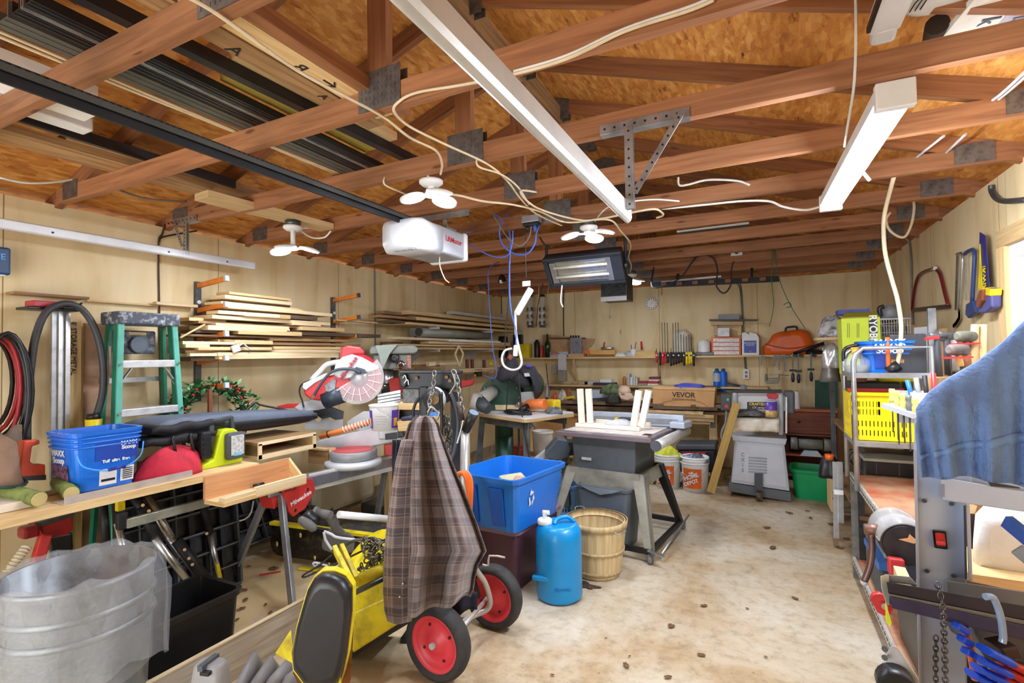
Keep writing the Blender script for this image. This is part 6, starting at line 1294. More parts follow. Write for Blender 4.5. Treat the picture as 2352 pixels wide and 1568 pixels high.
# mitre gauge bar + measuring fence along back
a=at(1352,950,Z=.93);b=at(1560,985,Z=.93)
t=thing('rip_fence','light grey aluminium fence lying across the back of the table saw','fence',(a+b)/2); z_=.925
MB().beam(s(-.36,.28,.925),s(.46,.34,.925),.06,.10).obj('fence_bar',mat((176,186,200),.4,.2,.06,8),t,.003); MB().beam(s(-.36,.245,.92),s(.42,.305,.92),.006,.04).obj('fence_groove',M['grey'],t); MB().box(s(.0,.26,.915),(.12,.05,.05),SR).obj('dark_block',M['dgrey'],t); 
for x in (-.09,.12): MB().box(s(x,.25,.91),(.03,.055,.05),SR).obj('yellow_clip',M['yellow'],t)
MB().prism([s(.38,.2,.88),s(.5,.2,.88),s(.52,.36,.88),s(.44,.42,.88),s(.38,.36,.88)],(0,0,.05)).obj('fence_head',mat((176,186,200),.4,.2,.06,8),t,.006)
# white wooden U frames standing on saw
wv=M['pine_white']
t=thing('white_frame_base','pale wooden jig base with plastic wrap on the table saw','wooden jig',s(-.02,-.05,.88))
MB().box(s(-.06,-.05,.895),(.56,.05,.03),SR).obj('base_rail',wv,t,.002); MB().box(s(-.06,.02,.893),(.5,.06,.026),SR).obj('base_rail',wv,t,.002); MB().box(s(-.0,.14,.9),(.48,.03,.05),SR).obj('rear_rail',wv,t,.002)
for k,(x,tl,y) in enumerate([(-.29,-.0,-.05),(-.22,-.0,-.03),(.17,.09,-.06),(.225,.12,-.03)]):
    one(MB().beam(s(x,y,.911),s(x+tl*.5*1.0-(.02 if k<2 else 0),y+.02,1.20),.05,.03,SR@V((0,1,0))),'upright_slat',wv,['leftmost pale wooden slat standing on the table saw','second pale wooden slat from the left on the table saw','third slat from the left, leaning outwards on the saw','rightmost slat leaning outwards on the table saw'][k],'wooden slat','upright slats on the table saw',.002)
one(heap(MB(),s(.04,-.0,.91),.11,.05,.045,9,20,7,.25),'plastic_wrap',mat((225,230,238),.1,0,.05,9,.5,.45),'clear crumpled plastic wrap on the white jig','plastic wrap')
# dust hood left of saw
c=ad(1285,1035,4.5)
t=thing('dust_port','dark grey plastic dust hood on a pale post left of the table saw','dust hood',c)
MB().prism([ad(x,y,4.45) for x,y in [(1252,1040),(1280,1008),(1302,1012),(1312,1030),(1306,1050),(1280,1058),(1254,1052)]],_f*.16).obj('hood',mat((88,98,106),.5,0,.1,7),t,.01); MB().prism([ad(x,y,4.5) for x,y in [(1296,1015),(1322,1012),(1324,1045),(1300,1048)]],_f*.12).obj('motor',M['dsteel'],t,.01)
MB().beam(ad(1232,1056,4.5),ad(1256,1036,4.55),.05,.04).obj('arm',M['lgrey'],t)
MB().tube([ad(x,y,4.4) for x,y in [(1262,1055),(1285,1062),(1312,1068)]],.008,6).obj('cord',M['black'],t)
MB().beam(ad(1300,1050,4.6),at(1302,1110,Z=0.0)if 0 else ad(1302,1160,4.6),.06,.06,(1,0,0)).obj('post',M['dsteel'],t)
# ================= back wall
def ty(pts,Y,th,mb=None): return (mb or MB()).prism([at(x,y,Y=Y) for x,y in pts],(0,th,0))
def rect(x0,y0,x1,y1,Y,th,mb=None): return ty([(x0,y0),(x1,y0),(x1,y1),(x0,y1)],Y,th,mb)
ZS=1.462-.01; ZL=1.06
t=thing('upper_shelf','long pine shelf across the back wall holding screwdrivers and tool cases','shelf',(-1.5,7.0,ZS))
MB().box((-1.45,7.04,ZS-.01),(4.3,.22,.022)).obj('shelf_board',P_,t)
for x in (-2.45,-1.27): MB().beam((x,6.97,ZS-.02),(x,7.12,ZL+.01),.03,.02,(1,0,0)).obj('strut',P_,t)
t=thing('lower_shelf','narrow lower pine shelf under the long one on the back wall','shelf',(-1.7,7.0,ZL)); MB().box((-1.45,7.0,ZL-.012),(3.0,.28,.024)).obj('shelf_board',P_,t)
for x in (-2.9,-.0): MB().box((x,7.1,ZL-.06),(.03,.1,.09)).obj('cleat',P_,t)
one(MB().box((.0,6.98,.98),(.55,.24,.022)),'lower_shelf',P_,'short shelf piece behind the drum sander on the back wall','shelf')
one(MB().box((-1.22,7.13,2.34),(.02,.012,.1)),'seam_batten',M['pine'],'thin batten at the top of the back wall','batten')
def st(x): return at(x,817,Y=6.98).x
def onsh(x,Z=ZS+.001,Y=7.02): return V((at(x,817,Y=Y).x,Y,Z))
def pxw(w,Y=7.0): return w*Y/FPX*.97
def sbox(name,x0,x1,y0,m,label,cat,Z=None,Y=7.02,dp=.12,bev=.004,grp=None):
    """box standing on a shelf, front face at Y, from pixel x0 to x1 and up to pixel y0"""
    Z=ZS+.001 if Z is None else Z
    a=at(x0,y0,Y=Y); b=at(x1,y0,Y=Y); h=max(.01,(a.z+b.z)/2-Z)
    return one(MB().box(((a.x+b.x)/2,Y+dp/2,Z+h/2),(b.x-a.x,dp,h)),name,m,label,cat,grp,bev)
def can(name,x,r_px,y0,m,label,cat,Z=None,Y=7.03,cap=None,grp=None,neck=None):
    Z=ZS+.001 if Z is None else Z; c=V((at(x,y0,Y=Y).x,Y,Z)); h=at(x,y0,Y=Y).z-Z; r=r_px*Y/FPX
    t=thing(name,label,cat,c,0,grp)
    if neck: MB().lathe([(r,0),(r,h*neck),(r*.35,h*(neck+.15)),(r*.3,h),(.001,h)],c,n=18).obj('body',m,t)
    else: MB().lathe([(r*.96,0),(r,h*.03),(r,h*.85),(r*.6,h*.93),(r*.5,h)],c,n=18).obj('body',m,t)
    if cap: MB().cyl(c+V((0,0,h*.9)),c+V((0,0,h*1.03)),r*.5,r*.42,14).obj('cap',cap,t)
    return t
sbox('yellow_bin',1190,1214,790,M['yellow'],'small yellow bin on the back shelf behind the white cord loop','bin'); sbox('black_case',1178,1198,768,M['black'],'black case behind the yellow bin on the back shelf','case',Y=7.06,dp=.05)
sbox('black_bag',1128,1160,772,M['black'],'rounded black bag at the left end of the back shelf','bag',bev=.03)
can('thermos',1233,7,780,M['black'],'black bottle left of the green wine bottle on the back shelf','bottle'); can('red_bottle',1243,4,793,M['red'],'small red bottle between black flask and green bottle','bottle'); can('wine_bottle',1257,7,767,mat((24,44,22),.1,0,.1,8,coat=.5),'tall dark green wine bottle on the back shelf','bottle',neck=.6)
t=thing('cardboard_strip','torn brown cardboard box flap standing behind the wine bottle','cardboard',onsh(1310)); ty([(1246,768),(1366,778),(1362,790),(1350,800),(1350,812),(1246,812)],7.10,.012).obj('flap',mat((186,146,104),.8,0,.15,7),t); rect(1262,775,1345,779,7.095,.003).obj('print_line',mat((96,72,54),.8),t)
t=thing('clear_jar','clear plastic container of black markers on the back shelf','jar',onsh(1320)); rect(1309,775,1334,813,7.0,.08).obj('jar_body',mat((176,180,190),.1,.1,.2,20,0,.55),t,.006); mb=MB(); 
for k in range(4): mb.cyl(at(1313+k*5,806,Y=7.03),at(1311+k*6,770,Y=7.03),.012,.012,8)
mb.obj('markers',M['black'],t)
sbox('parts_tray',1262,1305,808,M['lgrey'],'flat grey parts tray on the back shelf','tray'); heap_=one(heap(MB(),onsh(1275)+V((0,-.02,.055)),.06,.04,.025,4),'red_parts',mat((214,110,100),.5),'pinkish red parts lying on the grey tray','parts')
sbox('wood_block',1305,1340,812,P_,'low wooden block on the back shelf','block',Y=6.97); one(ty([(1338,812),(1350,803),(1356,806),(1352,812)],6.97,.03),'orange_corner',M['orange'],'small orange plastic corner piece on the back shelf','corner')
t=thing('long_wooden_case','long orange-tan wooden drawer on the back shelf','drawer',onsh(1380)); rect(1354,804,1412,814,6.96,.1).obj('drawer_box',mat((222,164,80),.5,0,.08,9),t,.003)
t=thing('steel_tin','round steel tin with a red-handled tool on the orange drawer','tin',onsh(1395,ZS+.07)); c=at(1396,803,Y=7.0); MB().lathe([(.09,0),(.095,.03),(.09,.035)],c,n=24,sy=.6).obj('tin',M['steel'],t); MB().cyl(c+V((-.06,0,.03)),c+V((-.045,0,.11)),.011,.011,8).obj('red_handle',M['red'],t)
one(heap(MB(),onsh(1425),.08,.06,.05,7),'plastic_bag',mat((220,228,220),.3,0,.1,20),'small pale green plastic bag on the back shelf','bag'); one(heap(MB(),onsh(1447),.06,.05,.07,12),'tape_dispenser',M['lgrey'],'grey and white tape dispenser on the back shelf','dispenser')
t=thing('marker_cup','white cup with tools beside the tape dispenser','cup',onsh(1455)); c=onsh(1455); MB().lathe([(.035,0),(.042,.1),(.036,.1),(.03,.01)],c,n=16).obj('cup',M['white'],t); 
for k,(dx,m_) in enumerate([(-.02,M['dgrey']),(.0,M['white']),(.025,mat((160,50,40),.5))]): MB().cyl(c+V((dx*.5,0,.03)),c+V((dx*1.6,0,.16+.02*k)),.005,.005,6).obj('tool',m_,t)
sbox('wooden_box',1460,1505,806,wood((230,196,130),(206,168,100),.1),'shallow pale wooden box left of the screwdrivers','box',Y=6.96,dp=.13); one(MB().cyl(at(1474,803,Y=7.0),at(1473,784,Y=7.0),.014,.014,10),'red_handle_tool',M['red'],'red-handled tool sticking up from the pale wooden box','tool')
# screwdrivers hanging in a slotted rail
t=thing('screwdriver_rail','slotted rail on the edge of the back shelf for screwdrivers','rail',at(1550,815,Y=6.92)); rect(1505,812,1597,818,6.9,.03).obj('rail',P_,t)
cols=[M['red'],M['blackm'],mat((206,32,32),.4),mat((206,32,32),.4),M['black'],M['black'],M['black'],M['black'],M['black'],M['black'],M['black'],M['yellow'],M['yellow'],M['yellow'],M['black']]
xs=[1508,1516,1522,1528,1534,1541,1547,1553,1559,1565,1571,1577,1583,1588,1593]; tops=[800,802,740,740,741,800,742,740,740,768,768,772,768,774,800]
dsc=['red and black','short black','long-shafted red','second long-shafted red','long-shafted black after the reds','short black, fifth gap','long black shaft, left of three','long black shaft, middle of three','long black shaft, right of three','medium black, left of two','medium black, right of two','yellow and black, leftmost','yellow and black, middle','yellow and black, rightmost','last short black']
for k,(x,tp_) in enumerate(zip(xs,tops)):
    c=at(x,812,Y=6.885); t=thing('screwdriver','%s screwdriver hanging from the shelf rail'%dsc[k],'screwdriver',c,0,'screwdrivers on the back shelf rail')
    zt_=at(x,tp_,Y=6.885).z; MB().cyl(c-V((0,0,.01)),V((c.x,c.y,zt_)),.0045,.0045,6).obj('shaft',M['dsteel'],t)
    zb=at(x,822+ (k*7)%9,Y=6.885).z; MB().lathe([(.008,.025),(.0155,.01),(.0165,-.02),(.012,zb-c.z-.01),(.015,zb-c.z-.05),(.004,zb-c.z-.062)],c,n=10).obj('handle',cols[k],t); MB().lathe([(.0168,-.012),(.0168,-.03)],c,n=10,caps=(False,False)).obj('band',M['black'] if k%2 else M['lgrey'],t)
can('white_bucket',1565,19,757,mat((228,220,200),.5,0,.06,6),'tall white container behind the screwdrivers','container',Y=7.07); 
sbox('socket_set',1597,1640,808,M['dsteel'],'row of steel sockets at the foot of the white container','sockets',Y=6.98,dp=.05,bev=.01); can('white_tub',1617,13,780,M['white'],'short white tub between the sockets and orange drawers','tub',Y=7.06)
t=thing('drawer_organizer','small orange-framed organizer with four clear drawers','organizer',onsh(1668)); rect(1634,774,1702,816,7.0,.11).obj('frame',M['orange'],t,.003)
for k in range(4): o=rect(1638,777+k*9.7,1698,785+k*9.7,6.985,.03).obj('drawer',mat((214,206,200),.25,0,.15,30),t,.002); rect(1674,780+k*9.7,1690,782+k*9.7,6.98,.006).obj('pull',M['lgrey'],o)
t=thing('plastic_box','translucent box of parts standing on the orange organizer','box',onsh(1662,ZS+.24)); rect(1648,752,1676,773,7.0,.09).obj('box_body',mat((206,206,210),.2,0,.15,20),t,.006)
t=thing('small_wall_shelf','small wooden wall shelf with flat black and grey items','shelf',at(1670,750,Y=7.1)); rect(1632,738,1706,746,7.03,.11).obj('shelf_board',P_,t); rect(1640,746,1648,770,7.1,.04).obj('bracket',P_,t); rect(1695,746,1703,770,7.1,.04).obj('bracket',P_,t)
one(rect(1629,733,1740,737,7.0,.03),'flat_bar',M['black'],'long thin black bar resting on the small wall shelf','bar'); one(rect(1650,722,1698,734,7.04,.05),'grey_box',M['grey'],'flat grey box on top of the small wall shelf','box')
t=thing('antifreeze_jug','white plastic jug with blue label on the back shelf','jug',onsh(1724)); ty([(1704,816),(1704,764),(1712,762),(1720,768),(1722,762),(1738,766),(1744,776),(1744,816)],7.0,.1).obj('jug_body',M['white'],t,.008); rect(1709,782,1737,810,6.992,.008).obj('label',mat((40,70,170),.4,0,.1,20),t); text('WINDSHIELD\nWASHER',.03,M['white'],at(1723,790,Y=6.985),(1,0,0),(0,0,1),t,sx=.8); text('-40',.03,mat((240,150,60),.4),at(1723,812,Y=6.985)+V((0,0,.03)),(1,0,0),(0,0,1),t)
# orange roasting pan / tool case leaning
t=thing('orange_hood','large orange enamel lid with black handle leaning on the back shelf','lid',onsh(1805))
ob=mat((226,98,20),.35,0,.1,5); pts=[(1752,816),(1750,796),(1764,786),(1774,768),(1790,762),(1836,756),(1852,758),(1862,768),(1872,792),(1862,814)]
MB().rings([[at(x,y,Y=7.0) for x,y in pts],[at(1805+(x-1805)*1.0,y,Y=7.04) for x,y in pts],[at(1805+(x-1805)*.97,790+(y-790)*.97,Y=7.12) for x,y in pts]],smooth=False).obj('shell',ob,t,.02); 
MB().rings([[at(1810+(x-1810)*k,792+(y-792)*k,Y=Y) for x,y in pts] for k,Y in ((.97,7.0),(.90,6.965),(.6,6.955))],smooth=True).obj('domed_front',ob,t)
MB().tube([at(1757,790,Y=6.965),at(1810,800,Y=6.945),at(1868,792,Y=6.97)],.008,6).obj('rim_line',mat((176,70,14),.4),t); MB().tube([at(x,y,Y=7.03) for x,y in [(1804,762),(1805,754),(1811,751),(1826,750),(1830,752),(1831,758)]],.012,7,steps=2).obj('handle',M['black'],t)
one(MB().cyl(at(1822,812,Y=6.93),at(1893,788,Y=6.9),.018,.022,10),'black_tube',M['black'],'black foam-covered tube lying slanted before the orange lid','tube'); one(heap(MB(),onsh(1870,Y=6.97),.1,.06,.06,14),'black_grip_tool',M['black'],'black tool heap at the right end of the back shelf','tool')
# clamps hanging under shelf
def clamp(x,y0,y1,m,handle,label,w_=6):
    a=at(x,y0,Y=6.9);b=at(x,y1,Y=6.9); t=thing('bar_clamp',label,'clamp',a,0,'clamps hanging from the back shelf'); MB().beam(a,b,.018,.014,(1,0,0)).obj('bar',M['dsteel'],t)
    MB().beam(a+V((0,0,-.02)),a+V((.05,0,-.03)),.02,.03).obj('jaw',m,t,.003)
    if handle: c=b; MB().lathe([(.008,.02),(.017,.0),(.02,-.05),(.012,-.09)],c,n=12).obj('handle',handle,t); MB().box(c+V((0,0,.05)),(.07,.02,.025)).obj('slide',m,t,.004)
    return t
dk2=mat((40,48,70),.4)
clamp(1749,816,838,M['dsteel'],None,'small steel clamp hanging first from the left'); clamp(1779,815,840,M['dsteel'],None,'steel C-clamp hanging second from the left'); clamp(1790,815,850,M['dsteel'],None,'steel C-clamp hanging third from the left'); clamp(1803,813,852,M['dsteel'],None,'steel C-clamp hanging fourth from the left')
clamp(1821,812,860,M['black'],dk2,'bar clamp with dark blue handle, left of three'); clamp(1834,812,862,M['black'],dk2,'bar clamp with dark blue handle, middle of three'); clamp(1863,812,858,M['black'],dk2,'bar clamp with dark blue handle, right of three')
t=thing('c_clamp_stack','stack of grey C-clamps hanging from a wooden peg','clamps',at(1775,870,Y=6.9)); rect(1760,824,1764,876,6.95,.03).obj('peg_board',P_,t)
for k in range(3): MB().tube([at(x,y,Y=6.93-.02*k) for x,y in [(1790,858+k*5),(1788,868+k*5),(1762,870+k*5),(1757,864+k*5),(1760,858+k*4)]],.008,6,steps=1).obj('clamp_frame',M['grey'],t)
MB().cyl(at(1768,860,Y=6.9),at(1812,862,Y=6.9),.005,.005,6).obj('screw_rod',M['steel'],t)
# thermometer, wall outlet, bird feeders
c=at(1497,697,Y=7.145); t=thing('wall_thermometer','round white dial thermometer with red needle on the back wall','thermometer',c); r=.078
MB().lathe([(r,0),(r*1.06,.008),(r*1.06,.02),(r,.026)],c,(0,-1,0),32).obj('bezel',M['lgrey'],t); MB().cyl(c-V((0,.02,0)),c-V((0,.027,0)),r*.97,r*.97,32).obj('dial',M['white'],t)
mb=MB()
for k in range(12): q=2*math.pi*k/12; mb.box(c+V((r*.8*math.sin(q),-.028,r*.8*math.cos(q))),(.012,.002,.012),ry(q))
mb.obj('dial_mark',M['blackm'],t); MB().beam(c+V((-.022,-.03,-.022)),c+V((.035,-.03,.04)),.002,.008,(0,1,0)).obj('needle',M['red'],t)
t=thing('wall_outlet','white outlet plate with two sockets on the back wall','outlet',at(1714,858,Y=7.14)); rect(1707,848,1721,870,7.12,.02).obj('plate',M['white'],t,.004); rect(1711,852,1717,858,7.115,.006).obj('socket',mat((120,120,120),.5),t); rect(1711,861,1717,867,7.115,.006).obj('socket',mat((120,120,120),.5),t)
for dx in (-.02,.012): cable([at(1701,650,Y=7.13)+V((dx-.02,0,0)),at(1702,670,Y=7.13)+V((dx*.4,0,0)),at(1707,760,Y=7.13)+V((dx*.4,0,0)),at(1713,846,Y=7.13)+V((dx*.4,0,0))],.007,gcable,'left grey cable running down to the wall outlet' if dx<0 else 'right grey cable running down to the wall outlet')
cable([at(1295,660,Y=7.13),at(1294,720,Y=7.13),at(1295,772,Y=7.13)],.007,mat((60,50,44),.6),'dark cable running down the back wall by the cardboard')
cable([at(1151,680,Y=7.13),at(1152,720,Y=7.13)],.006,mat((60,50,44),.6),'short dark cable in the back left corner')
one(MB().sphere(at(1401,728,Y=7.1),.012,10,1,1,1.8),'hanging_bulb',M['lgrey'],'tiny grey weight hanging on the back wall','weight'); cable([at(1412,702,Y=7.13),at(1404,703,Y=7.13),at(1401,715,Y=7.12),at(1401,724,Y=7.11)],.003,M['lgrey'],'thin wire loop above the tiny grey weight','wire')
for k,x in enumerate((1218,1246)):
    c=at(x,750,Y=6.95); h=at(x,678,Y=6.95).z-c.z; r=.04; t=thing('bird_feeder',['left clear tube bird feeder on the back wall','right clear tube bird feeder on the back wall'][k],'bird feeder',c,0,'tube bird feeders')
    MB().cyl(c+V((0,0,.01)),c+V((0,0,h*.96)),r,r,20,False).obj('clear_tube',mat((214,218,220),.08,.1,.1,20,0,.35),t); MB().lathe([(r*1.15,h*.95),(r*1.1,h*1.0),(r*.6,h*1.03)],c,n=20).obj('cap',M['black'],t); MB().lathe([(r*1.3,-.01),(r*1.0,.02)],c,n=20).obj('base',M['dgrey'],t)
    for j in range(3):
        z=h*(.06+.22*j)
        for s_ in (-1,1): MB().sphere(c+V((s_*r*.8,-.01,z+.03)),.022,8,1,1,1.3).obj('feed_port',M['dgrey'],t)
        MB().cyl(c+V((-r*2.0,0,z)),c+V((r*2.0,0,z)),.004,.004,6).obj('perch',M['dgrey'],t)
# lower shelf contents
def lsb(*a,**k): 
    k.setdefault('Z',ZL+.001); k.setdefault('Y',6.93); k.setdefault('dp',.14); return sbox(*a,**k)
bk=mat((200,190,180),.6,0,.3,60)
lsb('magazine_pile',1312,1350,875,mat((190,170,120),.6,0,.3,30),'low pile of papers with yellow edge on the lower shelf','papers'); lsb('notepad',1378,1404,871,M['white'],'white notepad with small red mark on the lower shelf','notepad'); one(MB().box((at(1390,880,Y=6.9).x,6.9,ZL+.02),(.3,.16,.03)),'dark_folder',mat((56,40,60),.6),'dark folder under the white notepad','folder')
lsb('paper_sheets',1342,1376,876,M['lgrey'],'thin white papers left of the notepad','papers'); can('amber_bottle',1434,4,864,mat((190,110,30),.2,0,.1,9,coat=.4),'amber bottle left of the upright white books','bottle',Z=ZL+.001,Y=6.96)
for k,(x0,x1,y0,col,d_) in enumerate([(1440,1446,859,(176,186,196),'tall grey book standing beside the amber bottle'),(1447,1453,866,(222,222,216),'first of three short white books'),(1454,1459,866,(200,204,200),'second of three short white books'),(1460,1464,867,(214,206,190),'third of three short white books')]): lsb('book',x0,x1,y0,mat(col,.6,0,.1,30),d_,'book',grp='upright books on the lower shelf')
for k,(x0,x1,y0,y1,col,d_) in enumerate([(1466,1486,882,885,(150,150,140),'grey book at the bottom of the left low stack'),(1466,1487,877,881,(150,40,50),'dark red book on the left low stack'),(1487,1512,882,886,(220,216,210),'white book at the bottom of the right stack'),(1488,1510,877,881,(176,40,50),'red book second in the right stack'),(1490,1513,872,876,(206,196,190),'cream book third in the right stack'),(1490,1514,867,871,(120,44,60),'maroon book topmost in the right stack')]):
    a=at(x0,y0,Y=6.93);b=at(x1,y1,Y=6.93); one(MB().box(((a.x+b.x)/2,7.0,(a.z+b.z)/2+.006),(b.x-a.x,.14,.026)),'book',mat(col,.6,0,.1,30),d_,'book','flat books on the lower shelf',.002)
# things on lower shelf right part
ZL2=.992
t=thing('propane_cylinder','left blue propane cylinder with white label by the outlet','gas cylinder',(0,0,0),0,'blue propane cylinders')
def prop(t,x,lab):
    c=V((at(x,880,Y=6.95).x,6.95,ZL2)); t.location=c; zt_=at(x,847,Y=6.95).z-c.z; r=.046
    MB().lathe([(r*.9,0),(r,.02),(r,zt_*.82),(r*.6,zt_*.92),(.014,zt_*.95),(.014,zt_)],c,n=22).obj('cylinder',M['blue'],t)
    MB().cyl(c+V((0,0,zt_*.94)),c+V((0,0,zt_*1.02)),.022,.022,12).obj('cap',M['dgrey'],t)
    if lab: MB().cyl(c+V((0,0,zt_*.45)),c+V((0,0,zt_*.82)),r*1.02,r*1.02,22,False).obj('label',M['lgrey'],t)
prop(t,1647,1); t=thing('propane_cylinder','right blue propane cylinder beside the first one','gas cylinder',(0,0,0),0,'blue propane cylinders'); prop(t,1662,0)
one(MB().cyl(V((at(1630,890,Y=6.93).x,6.93,ZL2)),V((at(1630,890,Y=6.93).x,6.93,ZL2+.06)),.012,.014,10),'small_plug',M['black'],'tiny black cylinder left of the propane cylinders','plug')
t=thing('bench_grinder_motor','grey tool with round knobs lying right of the propane cylinders','tool',V((at(1695,885,Y=6.93).x,6.93,ZL2)))
c=V((at(1690,885,Y=6.93).x,6.94,ZL2+.05)); MB().cyl(c+V((-.12,0,.03)),c+V((.05,0,.0)),.045,.04,16).obj('body',M['dgrey'],t); MB().sphere(c+V((.09,-.05,.0)),.05,14).obj('knob',M['grey'],t); MB().box(c+V((.0,0,-.035)),(.28,.06,.02)).obj('base',M['dsteel'],t)
# bench of slabs
t=thing('back_workbench','back wall workbench frame hidden under slabs','workbench',(-1.6,6.7,0))
MB().box((-1.65,6.8,.765),(2.7,.62,.03)).obj('bench_top',O_,t)
for x in (-2.95,-1.9,-.55): MB().box((x,6.55,.375),(.09,.06,.75)).obj('leg',P_,t); MB().box((x,7.08,.375),(.09,.06,.75)).obj('leg',P_,t)
MB().box((-2.4,6.56,.40),(1.0,.02,.62)).obj('brown_panel',wood((206,160,100),(186,140,84),.0,gr=.2),t)
def slab(x0,x1,y0,y1,Y,dp,m,label,wv=.01,th=None):
    a=at(x0,y0,Y=Y);b=at(x1,y0 if th else y0,Y=Y); z0=at((x0+x1)/2,y1,Y=Y).z; z1=at((x0+x1)/2,y0,Y=Y).z
    n=14; random.seed(x0+y0); R=[]
    for i in range(n+1):
        x=a.x+(b.x-a.x)*i/n; e=random.uniform(-wv,wv); R.append([V((x,Y+e,z0)),V((x,Y+dp,z0)),V((x,Y+dp,z1)),V((x,Y+e*1.5+.004,z1+e*.2))])
    return one(MB().rings(R,smooth=False),'timber_slab',m,label,'timber slab','slabs on the back bench')
slab(1265,1655,925,932,6.42,.25,K_,'long dark live-edge slab at the front of the back bench',.02); slab(1262,1510,934,941,6.40,.25,K_,'bark-edged slab under the top slab, left half',.015); slab(1262,1300,930,946,6.44,.2,P_,'pine plank end left of the white jig'); slab(1500,1648,934,941,6.38,.25,K_,'bark slab under the cardboard box, right half',.015); slab(1480,1615,943,950,6.38,.2,P_,'pine plank under the bark slab'); slab(1480,1640,950,958,6.40,.2,P_,'lighter pine plank third from the bottom'); slab(1500,1640,959,966,6.42,.2,P_,'wide plank second from the bottom'); slab(1505,1632,967,972,6.44,.2,P_,'thin plank at the bottom of the slab stack'); slab(1262,1400,950,954,6.42,.2,O_,'thin weathered plank left under the slabs')
one(MB().box((at(1628,975,Y=6.5).x,6.5,.5),(.05,.4,.26)) if 0 else MB().beam((-.55,6.5,.62),(-.55,6.95,.62),.05,.05),'slab_bearer',M['dsteel'],'dark bracket under the right end of the slab stack','bracket')
# shipping carton
c0=at(1500,888,Y=6.42); c1=at(1641,940,Y=6.42)
t=thing('shipping_carton','brown cardboard carton with black brand lettering on the back bench','carton',((c0.x+c1.x)/2,6.5,.86))
kb=mat((206,158,104),.75,0,.08,6)
zb=.865; pts=[(1500,890),(1570,889),(1641,893),(1645,900),(1640,944),(1560,938),(1499,932)]
ty([(1499,892),(1643,896),(1640,942),(1499,934)],6.42,.28).obj('carton_body',kb,t,.008); ty([(1500,887),(1643,892),(1643,897),(1499,893)],6.415,.3).obj('top_flap',mat((220,176,122),.75,0,.08,6),t)
tx=mat((60,40,30),.7); text('VEVOR',.085,tx,at(1570,907,Y=6.418),(1,0,-.02),(0,0,1),t,bold=.001); text('TOUGH TOOLS, HALF PRICE',.022,tx,at(1570,917,Y=6.418),(1,0,-.02),(0,0,1),t)
MB().tube([at(x,y,Y=6.417) for x,y in [(1510,932),(1530,922),(1570,918),(1610,924),(1632,940)]],.002,4).obj('crease',mat((160,112,70),.8),t)
one(heap(MB(),at(1578,889,Y=6.5)+V((0,0,-.005)),.16,.06,.05,21,24,8,.3),'blue_gloves',mat((70,84,190),.6),'pair of blue work gloves on the cardboard carton','gloves')
one(MB().box(at(1615,888,Y=6.7),(.4,.1,.02)),'dark_tray',M['black'],'flat dark tray behind the blue gloves','tray')
# middle bench clutter: hats, gloves, box
t=thing('parts_bin_lid','grey plastic case lying open on the back bench','case',at(1380,920,Y=6.6)); rect(1348,896,1402,916,6.6,.25).obj('case_body',mat((186,192,206),.4,0,.05,8),t,.006); ty([(1345,915),(1402,912),(1398,922),(1348,924)],6.58,.25).obj('case_base',M['dgrey'],t,.004)
t=thing('baseball_cap','beige cap resting on the clutter of the back bench','cap',at(1440,905,Y=6.4)); MB().rings([[at(1434,902,Y=6.4)+V((.085*k*math.cos(q),.085*k*math.sin(q),z)) for q in [2*math.pi*j/18 for j in range(18)]] for k,z in ((1,-.02),(.98,.03),(.8,.065),(.4,.085),(.05,.09))]).obj('crown',mat((206,176,152),.8,0,.08,9),t); ty([(1420,902),(1450,903),(1456,914),(1440,919),(1426,915)],6.32,.02).obj('brim',mat((214,184,160),.8,0,.08,9),t,.004)
one(heap(MB(),at(1408,925,Y=6.38),.09,.07,.12,31,20,8,.2),'fur_mitt',mat((70,72,64),.95,0,.4,60,.8),'dark fuzzy mitt next to the beige cap','mitt'); one(heap(MB(),at(1408,904,Y=6.5),.13,.08,.12,33,20,8,.2),'camo_cloth',mat((96,112,72),.9,0,.35,16),'green camouflage cloth behind the fuzzy mitt','cloth'); one(heap(MB(),at(1462,918,Y=6.42),.12,.08,.05,35),'beige_cloth',mat((200,184,150),.85,0,.15,20),'pale folded cloth right of the beige cap','cloth')
one(rect(1466,893,1500,915,6.62,.1),'small_wood_crate',P_,'small pine box behind the right jig slats','crate')
random.seed(40)
clut=[('white_glove',(216,206,186),1292,905,.07,'pale work glove on the left end of the back bench'),('orange_tool',(220,84,40),1276,912,.04,'small orange tool on the back bench'),('red_pliers',(196,50,40),1268,918,.035,'red-handled pliers on the back bench'),('brown_block',(150,80,50),1306,904,.05,'brown block next to the pale glove'),('tool_pile',(70,66,60),1255,922,.07,'dark pile of hand tools on the back bench'),('steel_tool',(150,150,150),1285,920,.05,'steel hand tool before the pale glove')]
for nm,col,x,y,r,lb in clut: one(heap(MB(),V((at(x,y,Y=6.55).x,6.55,.785)),r,r*.7,max(.04,at(x,y-8,Y=6.55).z-.785),x,16,6,.25),nm,mat(col,.6,0,.3,40),lb,'tool')
one(MB().beam(at(1297,914,Y=6.5),at(1320,911,Y=6.5),.03,.03),'yellow_level',M['yellow'],'yellow tool handle on the back bench by the jig','tool')
